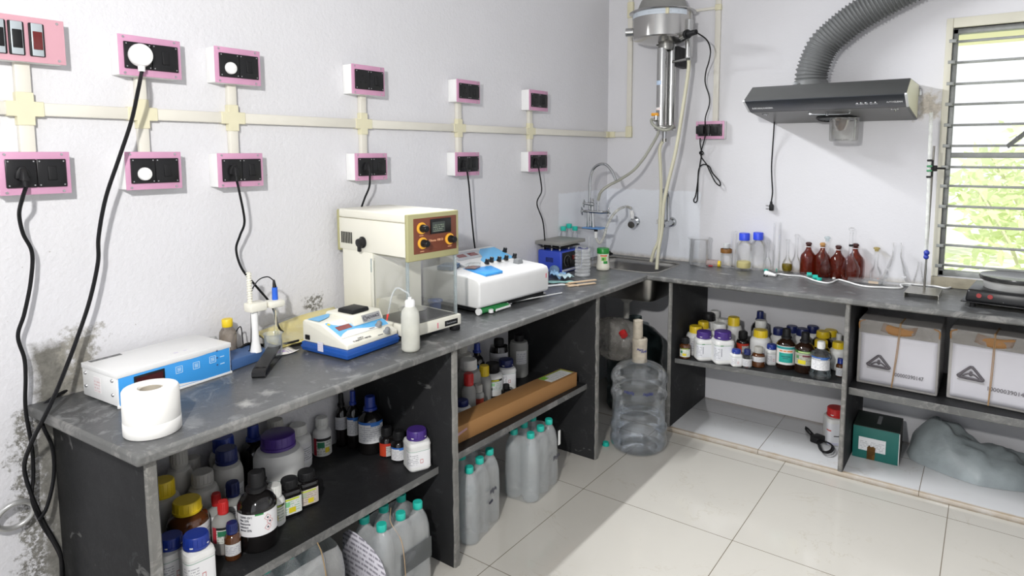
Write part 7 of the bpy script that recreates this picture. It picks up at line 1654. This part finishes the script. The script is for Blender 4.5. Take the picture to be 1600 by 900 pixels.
carton((1.668,-0.222),-4.8,0.285,0.30,0.283,'white wrapped carton with a triangle logo, at the right edge of the shelf',(1517,584),(1573,613),(1554,530,1543,640),2,0.122)

# teal box on the plinth
Mx = frame(1.337,-0.170,ZP+0.0008,1.8); t = thing('teal_box', 'teal cardboard box with a white label and brown tape, on the tiled plinth', 'box', Mx @ Vector((0.09,0.09,0)))
m_tealb = M_('teal_board', (0.010,0.135,0.115), 0.5, var=0.06)
m_darkl = M_('dark_green_lid', (0.018,0.028,0.024), 0.5, var=0.1)
L_,W_,H_ = 0.176,0.190,0.143
s = MB(Mx); s.box((0,0,0),(L_,W_,H_-0.002), 0.001); bx = s.build('box', m_tealb, t)
s = MB(Mx); s.box((0.0,0.001,H_-0.0022),(L_,W_,H_+0.0008), 0.001); s.build('lid', m_darkl, t)
s = MB(Mx); s.box((L_,0.002,0.0),(L_+0.001,W_,H_-0.002)); s.build('worn_side', M_('dark_worn_side', (0.06,0.055,0.045), 0.7, var=0.5, scale=20), bx)
s = MB(Mx); s.tube([(L_+0.0005,0,0.002),(L_+0.0005,0,H_-0.003)], 0.0016, 5, 1); s.build('white_board_edge', m_mwhite, bx)
Fm = Mx @ Matrix(((1,0,0,0),(0,0,-1,0),(0,1,0,0),(0,0,0,1)))
a = hit(Fm,1342,681); b_ = hit(Fm,1383,714)
s = MB(Fm); s.box((a.x,b_.y+0.010,0.0),(b_.x,a.y,0.0008)); ll = s.build('white_label', label_mat((0.72,0.73,0.74), (0.2,0.2,0.22), 8, (), 51, tex=0.5, margin=(0.05,0.95), vr=(0.05,0.75)), t)
lettering('BRAND BIO?'.replace('BRAND BIO?','BOTTLE SET'), 0.009, Fm @ Matrix.Translation((a.x+0.004,a.y-0.008,0.001)), m_dark, ll, width=0.030, bold=0.0003) if False else None
s = MB(Fm); s.prism([(a.x+0.034,0.001),(a.x+0.064,0.001),(a.x+0.066,b_.y+0.028),(a.x+0.058,b_.y+0.034),(a.x+0.048,b_.y+0.030),(a.x+0.042,b_.y+0.036),(a.x+0.034,b_.y+0.026)], 'z', 0.0009, 0.0014); s.build('brown_tape', clear('old_brown_tape', (0.50,0.33,0.12), (0.35,0.2,0.08), 0.5, haze=0.45, hcol=(0.28,0.15,0.04)), t)
s = MB(Mx); s.box((0.085,0.06,H_+0.0008),(0.10,0.16,H_+0.0012)); s.build('lid_print', m_grey, bx)

# crumpled sack on the plinth
s = MB(); s.origin = Vector((1.75,0.0,ZP))
def sack(u, v):
    x = 1.535+0.52*u; prof_ = math.sin(PI*min(1,max(0,v)))**0.6
    e = (math.sin(PI*min(1,u*1.02))**0.35)
    hgt = (0.150+0.050*math.sin(u*5.3+0.6)+0.02*math.sin(u*11))*e*(1-0.12*u)
    n_ = noise.noise(Vector((u*6,v*5,1.7)))*0.030+noise.noise(Vector((u*17,v*13,5.1)))*0.012
    y = -0.115+0.10*(1-e)+0.23*v-0.10*(0.5-abs(u-0.5))*(1-v)
    return (x+n_*0.4, min(YW-0.004, y+n_*0.5*prof_), ZP+0.001+max(0.0,(hgt+n_)*prof_))
s.grid(sack, 46, 26)
tag(s.build('crumpled_sack', M_('grey_woven_plastic', (0.31,0.35,0.36), 0.4, var=0.4, scale=11, bump=1.0, bscale=35), None, sharp=180), 'slumped blue-grey plastic sack filling the plinth right of the teal box', 'sack')
# coiled black lead
c0 = at(1279,693,z=ZP+0.012); t = thing('adapter_lead', 'black adapter with its bundled lead lying left of the red capped bottle', 'power adapter', Vector((c0.x,c0.y,ZP)))
a = at(1283,668,z=ZP+0.015); Mx = frame(a.x-0.035,a.y-0.06,ZP+0.0008,-8); s = MB(Mx)
p_ = at(1275,683,z=ZP+0.018); Mx = frame(p_.x-0.022,p_.y-0.028,ZP+0.0008,-20); s = MB(Mx); s.box((0,0,0),(0.045,0.058,0.030), 0.006, 2); s.build('adapter', m_blackm, t)
s = MB(); L1 = []
loop = [(1259,667),(1266,674),(1274,684),(1278,694),(1282,703),(1290,706),(1298,703),(1300,697),(1294,691),(1286,688),(1279,684),(1272,680),(1264,677),(1259,671)]
for k in range(3): L1 += [at(a_+k*1.2,b_+k*0.9,z=ZP+0.008+0.006*k) for a_,b_ in loop]
s.tube(L1, 0.0036, 7, 4); s.build('bundled_cable', m_rubber, t)
# ---------------------------------------------------------------- glassware and small things on the worktops
def vessel(cx, yb, yt, wpx, prof, label, name, cat, mat=None, z=H, group=None, seg=28, parts=()):
    "lathe vessel: prof in units of (radius, height); cx,yb,yt,wpx taken from the photo"
    c = at(cx, yb, z=z); dd = depth(c); r = wpx/2*dd/FPX; v = Vector((CO.x-c.x,CO.y-c.y,0)).normalized(); c = c-v*r*0.85; c.z = z+0.0008
    while c.y > YW-r-0.003 or c.x < XW+r+0.003: c += Vector((CO.x-c.x, CO.y-c.y, 0)).normalized()*0.002
    h = at(cx, yt, y=c.y).z-c.z
    s = MB(); s.origin = c.copy(); s.lathe(c, [(max(1e-4,a*r),b_*h) for a,b_ in prof], seg); o = s.build(name, mat or m_glass, sharp=80); tag(o, label, cat, group)
    for nm, mm, pr in parts:
        s = MB(); s.lathe(c, [(max(1e-4,a*r),b_*h) for a,b_ in pr], seg); s.build(nm, mm, o)
    return o, c, r, h
m_g = clear('lab_glass', (0.998,0.999,0.999), (0.66,0.70,0.71), 1.0, pw_=5)
m_ambg = clear('amber_see_through', (0.60,0.17,0.06), (0.22,0.05,0.03), 1.2, haze=0.25, hcol=(0.16,0.025,0.01), even=True)
BK = [(0,0.01),(0.80,0.0),(0.88,0.03),(0.89,0.92),(1.0,0.99),(1.0,1.0),(0.86,0.93),(0.85,0.035),(0,0.02)]
DU = [(0,0.005),(0.92,0.0),(1.0,0.03),(1.0,0.60),(0.92,0.68),(0.60,0.78),(0.45,0.83),(0.45,0.88)]
CY = [(0,0.0),(1.0,0.0),(1.0,0.015),(0.75,0.02),(0.72,0.03),(0.72,0.97),(0.85,1.0)]
def VF(nk): return [(0,0.0),(0.55,0.0),(0.86,0.06),(1.0,0.16),(0.96,0.26),(0.72,0.36),(0.40,0.44),(nk,0.52),(nk,0.90),(nk*1.15,0.91)]
def VS(nk): return [(nk*0.9,0.88),(nk*1.0,0.93),(nk*1.6,0.95),(nk*1.7,0.975),(nk*1.0,1.0),(0,1.0)]
EF = [(0,0.0),(0.93,0.0),(1.0,0.03),(0.97,0.08),(0.34,0.68),(0.32,0.74),(0.32,0.97),(0.38,1.0)]
GG = 'glassware along the back wall'
vessel(1093,413,371.5,37,BK,'wide clear glass beaker at the left end of the glassware row','beaker','beaker',m_g,group=GG)
vessel(1145,419,361,8,[(0,0),(0.9,0.0),(1.0,0.02),(1.0,0.98),(1.2,1.0)],'tall thin glass tube between the small banded bottle and the blue capped pair','glass_tube','tube',m_g,group=GG)
o,c,r,h = vessel(1134,418.5,380,17,[(0,0),(0.9,0.0),(1.0,0.03),(1.0,0.60),(0.8,0.70),(0.5,0.76),(0.45,0.9)],'little clear bottle with a brown band and pale cap','small_bottle','bottle',m_g,group=GG,
    parts=(('cap',M_('pale_cap',(0.72,0.74,0.74),0.5),[(0.55,0.80),(0.58,0.81),(0.58,0.99),(0,1.0)]),('brown_band',M_('brown_band',(0.22,0.09,0.01),0.5),[(1.02,0.60),(1.03,0.61),(1.03,0.76),(1.0,0.77)])))
m_rblue = M_('bright_blue_lid', (0.03,0.075,0.72), 0.4)
for args in ((1161.5,423,364,27,'clear reagent bottle with a bright blue lid and pale yellow residue',True),(1183,421,363,25,'clear reagent bottle with a bright blue lid, right and empty one of two',False)):
    pp_ = [('lid',m_rblue,[(0.52,0.80),(0.60,0.81),(0.60,0.985),(0.56,1.0),(0,1.0)])]
    if args[5]: pp_.append(('residue',M_('pale_yellow_solid',(0.70,0.62,0.28),0.6),[(0,0.05),(0.75,0.05),(0.8,0.08),(0.78,0.20),(0.65,0.23),(0,0.23)]))
    vessel(args[0],args[1],args[2],args[3],DU,args[4],'reagent_bottle','bottle',m_g,group=GG,parts=pp_)
vessel(1198.5,421,375,13,VF(0.30),'small stoppered volumetric flask right of the blue lidded bottles','volumetric_flask','flask',m_g,group=GG,parts=(('stopper',m_g,VS(0.30)),))
vessel(1212,421,347,15,CY,'tall slim measuring cylinder against the back wall','measuring_cylinder','cylinder',m_g,group=GG)
vessel(1229.5,423.5,374,16,VF(0.26),'small conical flask of olive yellow liquid','volumetric_flask','flask',m_g,group=GG,parts=(('yellow_liquid',clear('olive_liquid',(0.62,0.52,0.08),(0.35,0.28,0.02),0.4,haze=0.4,hcol=(0.35,0.28,0.02)),[(0,0.01),(0.5,0.01),(0.82,0.07),(0.94,0.16),(0.90,0.25),(0,0.26)]),('stopper',m_g,VS(0.26))))
vessel(1243,422.5,366,16,VF(0.30),'clear stoppered flask just left of the first amber bottle','volumetric_flask','flask',m_g,group=GG,parts=(('stopper',m_g,VS(0.30)),))
AB = [(0,0.0),(0.9,0.0),(1.0,0.03),(1.0,0.52),(0.9,0.61),(0.5,0.72),(0.32,0.80),(0.30,0.85),(0.36,0.86),(0.36,0.89)]
def AS(k=0.26): return [(k*0.85,0.86),(k,0.90),(k*1.5,0.93),(k*1.5,0.975),(k*0.9,1.0),(0,1.0)]
for cx,yb,yt,w_,lb,cm in ((1262,423,378,22.5,'amber glass bottle with a dark stopper, leftmost of the four','brown'),(1284,424,379,22,'amber glass bottle with a tan cork, second of the four','tan'),(1308,434,383,23,'amber glass bottle with a dark stopper, third and nearest of the four','brown'),(1335,424,380,23,'amber glass bottle behind the largest volumetric flask','brown')):
    vessel(cx,yb,yt,w_,AB,lb,'amber_bottle','bottle',m_ambg,group=GG,parts=(('stopper',CAPM[cm],AS()),('lip_band',m_mwhite,[(0.36,0.855),(0.40,0.858),(0.40,0.872),(0.36,0.875)])))
vessel(1290,435,369,20,VF(0.28),'stoppered volumetric flask standing before the tan corked amber bottle','volumetric_flask','flask',m_g,group=GG,parts=(('stopper',clear('bluish_stopper',(0.85,0.92,0.93),(0.5,0.6,0.62),1.0,haze=0.2),VS(0.28)),))
o,c,r,h = vessel(1327,441,355,29,VF(0.20),'largest volumetric flask, with two black marks on its neck','volumetric_flask','flask',m_g,group=GG,parts=(('stopper',m_g,VS(0.20)),('neck_mark',m_black,[(0.215,0.645),(0.225,0.648),(0.225,0.675),(0.215,0.678)])))
vessel(1367.5,436,386,17,VF(0.34),'small volumetric flask with a yellowish stopper','volumetric_flask','flask',m_g,group=GG,parts=(('stopper',clear('yellowish_stopper',(0.80,0.72,0.40),(0.5,0.45,0.2),0.8,haze=0.3,hcol=(0.6,0.5,0.25)),VS(0.34)),))
vessel(1399,442,380,43,EF,'large clear conical flask left of the burette stand','conical_flask','flask',m_g,group=GG)
vessel(1435,443,408,18,EF,'small clear conical flask just behind the burette','conical_flask','flask',m_g,group=GG)
# clear tray
a = at(1327,440,z=H); b_ = at(1380,443,z=H); s = MB(); s.origin = Vector((a.x,a.y,H)); yy = 0.045; a = at(1326,441,y=yy); b_ = at(1379,441,y=yy)
s.box((a.x,yy-0.03,H+0.0008),(b_.x,yy+0.03,H+0.018), 0.002); s.origin = Vector((a.x,yy,H))
tr = s.build('plastic_tray', clear('clear_tray', (0.94,0.95,0.95), (0.6,0.63,0.63), 1.0, haze=0.12)); tag(tr, 'flat clear plastic tray with a brownish label before the yellow stoppered flask', 'tray')
s = MB(); s.box((a.x+0.085,yy-0.0305,H+0.003),(a.x+0.125,yy-0.030,H+0.014)); s.build('label', M_('brownish_label', (0.55,0.44,0.33), 0.6), tr)
# lying culture tubes and loose caps
def lying(px0,py0,px1,py1,r,label,capm,zz=H):
    a = at(px0,py0,z=zz+r); b_ = at(px1,py1,z=zz+r); t = tag(MB_tube(a,b_,r), label, 'culture tube', 'glass tubes with teal caps lying on the worktop')
    d = (b_-a).normalized(); s = MB(); s.cyl(b_-d*0.004, b_+d*0.018, r*1.2, r*1.2, 18); s.build('cap', capm, t); return t
def MB_tube(a, b_, r):
    s = MB(); s.origin = a.copy(); s.cyl(a, b_, r, r, 16); return s.build('culture_tube', m_g)
lying(1220,426,1262,429,0.0095,'glass tube lying on the worktop, its teal cap toward the amber bottles, back one',m_teal)
lying(1232,431,1271,433,0.0095,'glass tube lying on the worktop, its teal cap toward the amber bottles, front one',m_teal)
for (px,py,mm,lb,rr_) in ((1280,438,m_teal,'loose teal cap lying before the tan corked amber bottle',0.0115),(1197,424,m_teal,'loose teal cap behind the white plug',0.010),(1214,422,m_teal,'loose teal cap between the white plug and the measuring cylinder',0.009),(1303,436,m_mwhite,'tiny grey-white cap in front of the third amber bottle',0.007)):
    c = at(px,py,z=H); s = MB(); s.origin = Vector((c.x,c.y,H+.0008)); s.lathe((c.x,c.y,H+.0008),[(rr_,0),(rr_*1.02,0.001),(rr_,rr_*0.95),(rr_*0.9,rr_),(0.0001,rr_)],18); tag(s.build('bottle_cap', mm), lb, 'cap')
# fallen little bottle with yellow end and a red bit
a = at(1104,410,z=H+0.018); b_ = at(1122,412,z=H+0.016); s = MB(); s.origin = a.copy(); s.cyl(a, b_, 0.019, 0.019, 20); fb = s.build('fallen_bottle', clear('pinkish_plastic', (0.92,0.84,0.82), (0.6,0.5,0.48), 0.9, haze=0.3, hcol=(0.75,0.62,0.60))); tag(fb, 'small pinkish bottle lying on its side with a yellow end', 'bottle')
d = (b_-a).normalized(); s = MB(); s.cyl(b_, b_+d*0.013, 0.017, 0.015, 18); s.build('cap', m_ycap, fb)
c = at(1110,417,z=H); s = MB(); s.origin = c.copy(); s.cyl(c+Vector((-0.010,0,0.005)), c+Vector((0.010,0.004,0.005)), 0.0045, 0.0045, 12); tag(s.build('red_stopper', M_('dark_red_rubber', (0.35,0.02,0.03), 0.5)), 'small dark red stopper lying by the fallen bottle', 'stopper')
c = at(1098,417,z=H); s = MB(); s.origin = c.copy(); R = random.Random(3)
for k in range(5): pass
s.grid(lambda u,v: (c.x-0.02+0.045*u, c.y-0.012+0.03*v, H+0.0015+0.010*max(0,noise.noise(Vector((u*4,v*4,2)))+0.4)*math.sin(PI*u)*math.sin(PI*v)), 10, 8)
tag(s.build('crumpled_film', m_film, None, sharp=180), 'scrap of crumpled clear film left of the red stopper', 'plastic film')

# three teal capped vials behind the stirrer, thin tube, soap, ribbed bottle
for cx,X_,yt,lb in ((880,-0.036,353,'left one'),(889,-0.034,349,'back one'),(898,0.002,353,'right one')):
    q_ = at(cx,400,x=X_); yb = pix((X_,q_.y,H))[1]
    vessel(cx,yb,yt,9.5,[(0,0),(0.9,0.0),(1.0,0.02),(1.0,0.78),(0.7,0.86),(0.6,0.90)],'clear vial with a teal cap behind the blue stirrer, %s of three'%lb,'vial','vial',m_g,group='teal capped vials behind the stirrer',parts=(('cap',m_teal,[(0.88,0.885),(0.92,0.89),(0.92,0.99),(0,1.0)]),))
vessel(923,418,370,8,[(0,0),(0.9,0.0),(1.0,0.02),(1.0,0.98),(1.15,1.0)],'thin clear test tube standing between the stirrer and the soap bottle','test_tube','tube',m_g)
RB = [(0,0.0),(0.9,0.0),(1.0,0.03)]
for k in range(7): z_ = 0.08+k*0.115; RB += [(1.0,z_),(0.91,z_+0.03),(0.91,z_+0.05),(1.0,z_+0.085)]
RB += [(0.98,0.93),(0.9,1.0)]
o,c,r,h = vessel(910,433,387,25,RB,'clear ribbed bottle with its top cut off, before the blue stirrer','cut_bottle','bottle',m_petw)
s = MB(); s.tube([(c.x+r*0.6*math.cos(a_*PI/8),c.y+r*0.7*math.sin(a_*PI/8),c.z+h*0.95+0.004*math.sin(a_)) for a_ in range(16)], 0.0035, 6, 2, closed=True); s.build('blue_ring', M_('ink_blue_band', (0.03,0.04,0.16), 0.4), o)
m_soapb = M_('cream_soap_bottle', (0.82,0.80,0.68), 0.35)
o,c,r,h = vessel(942,423,387.5,21,[(0,0),(0.85,0.0),(1.0,0.03),(1.0,0.15),(0.86,0.40),(0.84,0.60),(0.88,0.74),(0.80,0.76),(0.6,0.78)],'cream squeeze bottle with a green flip cap beside the sink','soap_bottle','bottle',m_soapb,
    parts=(('green_cap',M_('leaf_green_cap',(0.01,0.24,0.03),0.35),[(0.86,0.755),(0.92,0.76),(0.92,0.97),(0.86,1.0),(0,1.0)]),))
fa = math.atan2(CO.y-c.y, CO.x-c.x); s = MB(); s.lathe(c, [(r*0.93,h*0.22),(r*0.885,h*0.40),(r*0.865,h*0.60),(r*0.895,h*0.72)], 14, arc=(fa-0.6,fa+0.9)); s.build('label', LB['soap'], o)
c = at(953,393,z=H+0.004); c = Vector((0.02,0.07,H)); s = MB(); p0 = at(950,394,y=0.07); s.origin = p0.copy()
s.cyl((p0.x,0.07,H+0.001),(p0.x,0.07,H+0.022),0.018,0.014,10); s.cyl((p0.x-0.006,0.07,H+0.022),(p0.x-0.006,0.07,H+0.042),0.007,0.006,8); s.cyl((p0.x,0.07,H+0.016),(p0.x+0.03,0.066,H+0.010),0.009,0.006,8)
tag(s.build('black_valve_cap', m_blackm), 'small black rubber fitting at the wall behind the soap bottle', 'fitting')

# tissues, papers and sticks left of the ribbed bottle
c = at(878,437,z=H); R = random.Random(9)
def sheet(px, py, w_, d_, yaw, zz, mat, label, name, amp=0.008, group=None):
    c = at(px, py, z=H); Mx = frame(c.x,c.y,H+0.001+zz,yaw); s = MB(Mx); s.origin = c.copy(); sd = px*0.37
    s.grid(lambda u,v: ((u-0.5)*w_,(v-0.5)*d_, amp*(0.5+noise.noise(Vector((u*4+sd,v*4,sd))))), 10, 8); o = s.build(name, mat, None, solid=0.0008, sharp=180); return tag(o, label, 'tissue' if 'tissue' in name else 'paper', group)
m_tis = M_('pale_aqua_tissue', (0.55,0.72,0.76), 0.8); m_tisb = M_('sky_blue_tissue', (0.30,0.52,0.78), 0.7)
sheet(872,434,0.07,0.06,20,0.003,m_tisb,'crumpled sky blue tissue under the aqua one by the spectrophotometer','crumpled_tissue',0.028)
sheet(883,437,0.09,0.05,-30,0.010,m_tis,'crumpled pale aqua tissue between the spectrophotometer and the cut bottle','crumpled_tissue',0.018)
sheet(879,442,0.13,0.045,35,0.0,M_('thin_green_print', (0.30,0.55,0.52), 0.6),'greenish printed wrapper lying under the tissues','wrapper_paper',0.006)
sheet(868,446,0.10,0.035,60,0.0,m_mwhite,'white card strip at the corner of the spectrophotometer','card_paper',0.002)
m_wood = M_('pale_wood_stick', (0.62,0.47,0.32), 0.7, var=0.1, scale=30)
for (x0,y0,x1,y1,dz,lb) in ((888,443,931,438,0.010,'topmost pale wooden strip in front of the cut bottle'),(888,448,930,443,0.002,'lower pale wooden strip in front of the cut bottle'),(884,445,905,447,0.0015,'short bent wooden strip under the longer ones')):
    a = at(x0,y0,z=H+dz); b_ = at(x1,y1,z=H+dz); d = (b_-a); Mx = frame(a.x,a.y,H+dz,math.degrees(math.atan2(d.y,d.x))); s = MB(Mx); s.origin = a.copy(); s.box((0,-0.008,0),(d.length,0.008,0.005), 0.001); tag(s.build('wooden_strip', m_wood), lb, 'wooden strip', 'wooden strips by the cut bottle')
c = at(866,431,z=H); s = MB(); s.origin = c.copy(); s.ball(c+Vector((0,0,0.026)), 0.026, 16, sz=1.0); tag(s.build('blue_plastic_ball', clear('pale_blue_film', (0.55,0.72,0.85), (0.35,0.5,0.65), 0.9, haze=0.45, hcol=(0.35,0.52,0.68), wob=1.0, wscale=50)), 'puffed pale blue plastic glove end at the corner of the spectrophotometer', 'glove')

# pipette pump with its pipette, marker pen
a = at(749,487,z=H+0.014); b_ = at(789,474.5,z=H+0.013); t = thing('pipette_pump', 'green and white pipette pump with a long glass pipette, before the spectrophotometer', 'pipette pump', a)
m_gr = M_('green_plastic', (0.02,0.24,0.06), 0.35); d = (b_-a).normalized(); L = (b_-a).length
s = MB(); s.cyl(a, b_, 0.0115, 0.0115, 18); s.build('barrel', m_gr, t)
s = MB(); s.cyl(a-d*0.008, a+d*0.001, 0.0125, 0.0125, 18); s.build('plunger_end', m_white, t)
s = MB(); s.cyl(b_, b_+d*0.030, 0.012, 0.0085, 18); s.cyl(b_+d*0.028, b_+d*0.034, 0.0095, 0.0095, 18); s.build('nose', m_white, t)
sd_ = Vector((d.y,-d.x,0)); q = a+d*L*0.30+sd_*0.017
s = MB(); s.cyl(q-Vector((0,0,0.010)), q+Vector((0,0,0.002)), 0.0095, 0.0095, 18); s.build('thumb_wheel', m_white, t)
s = MB(); s.cyl(a+d*L*0.40+sd_*0.015-Vector((0,0,0.002)), a+d*L*0.98+sd_*0.015-Vector((0,0,0.002)), 0.0075, 0.0075, 12); s.build('side_lever', m_gr, t)
s = MB(); s.cyl(a+d*L*0.44+sd_*0.024-Vector((0,0,0.005)), a+d*L*1.0+sd_*0.024-Vector((0,0,0.005)), 0.0045, 0.0045, 10); s.build('release_bar', m_white, t)
e = at(878,457.5,z=H+0.004); s = MB(); s.cyl(b_+d*0.03, e, 0.0034, 0.0026, 10); s.build('glass_pipette', M_('milky_glass_rod', (0.70,0.71,0.70), 0.2), t)
a = at(822,463,z=H+0.006); b_ = at(852,458,z=H+0.006); d = (b_-a).normalized(); s = MB(); s.origin = a.copy(); s.cyl(a, a+d*(b_-a).length*0.62, 0.0058, 0.0058, 12); pn = s.build('marker_pen', m_navy); tag(pn, 'dark blue marker pen half under the edge of the spectrophotometer', 'pen')
s = MB(); s.cyl(a+d*(b_-a).length*0.64, b_-d*0.004, 0.0064, 0.0064, 12); s.cyl(b_-d*0.006, b_, 0.0062, 0.0045, 12); s.build('cap', m_steel, pn)
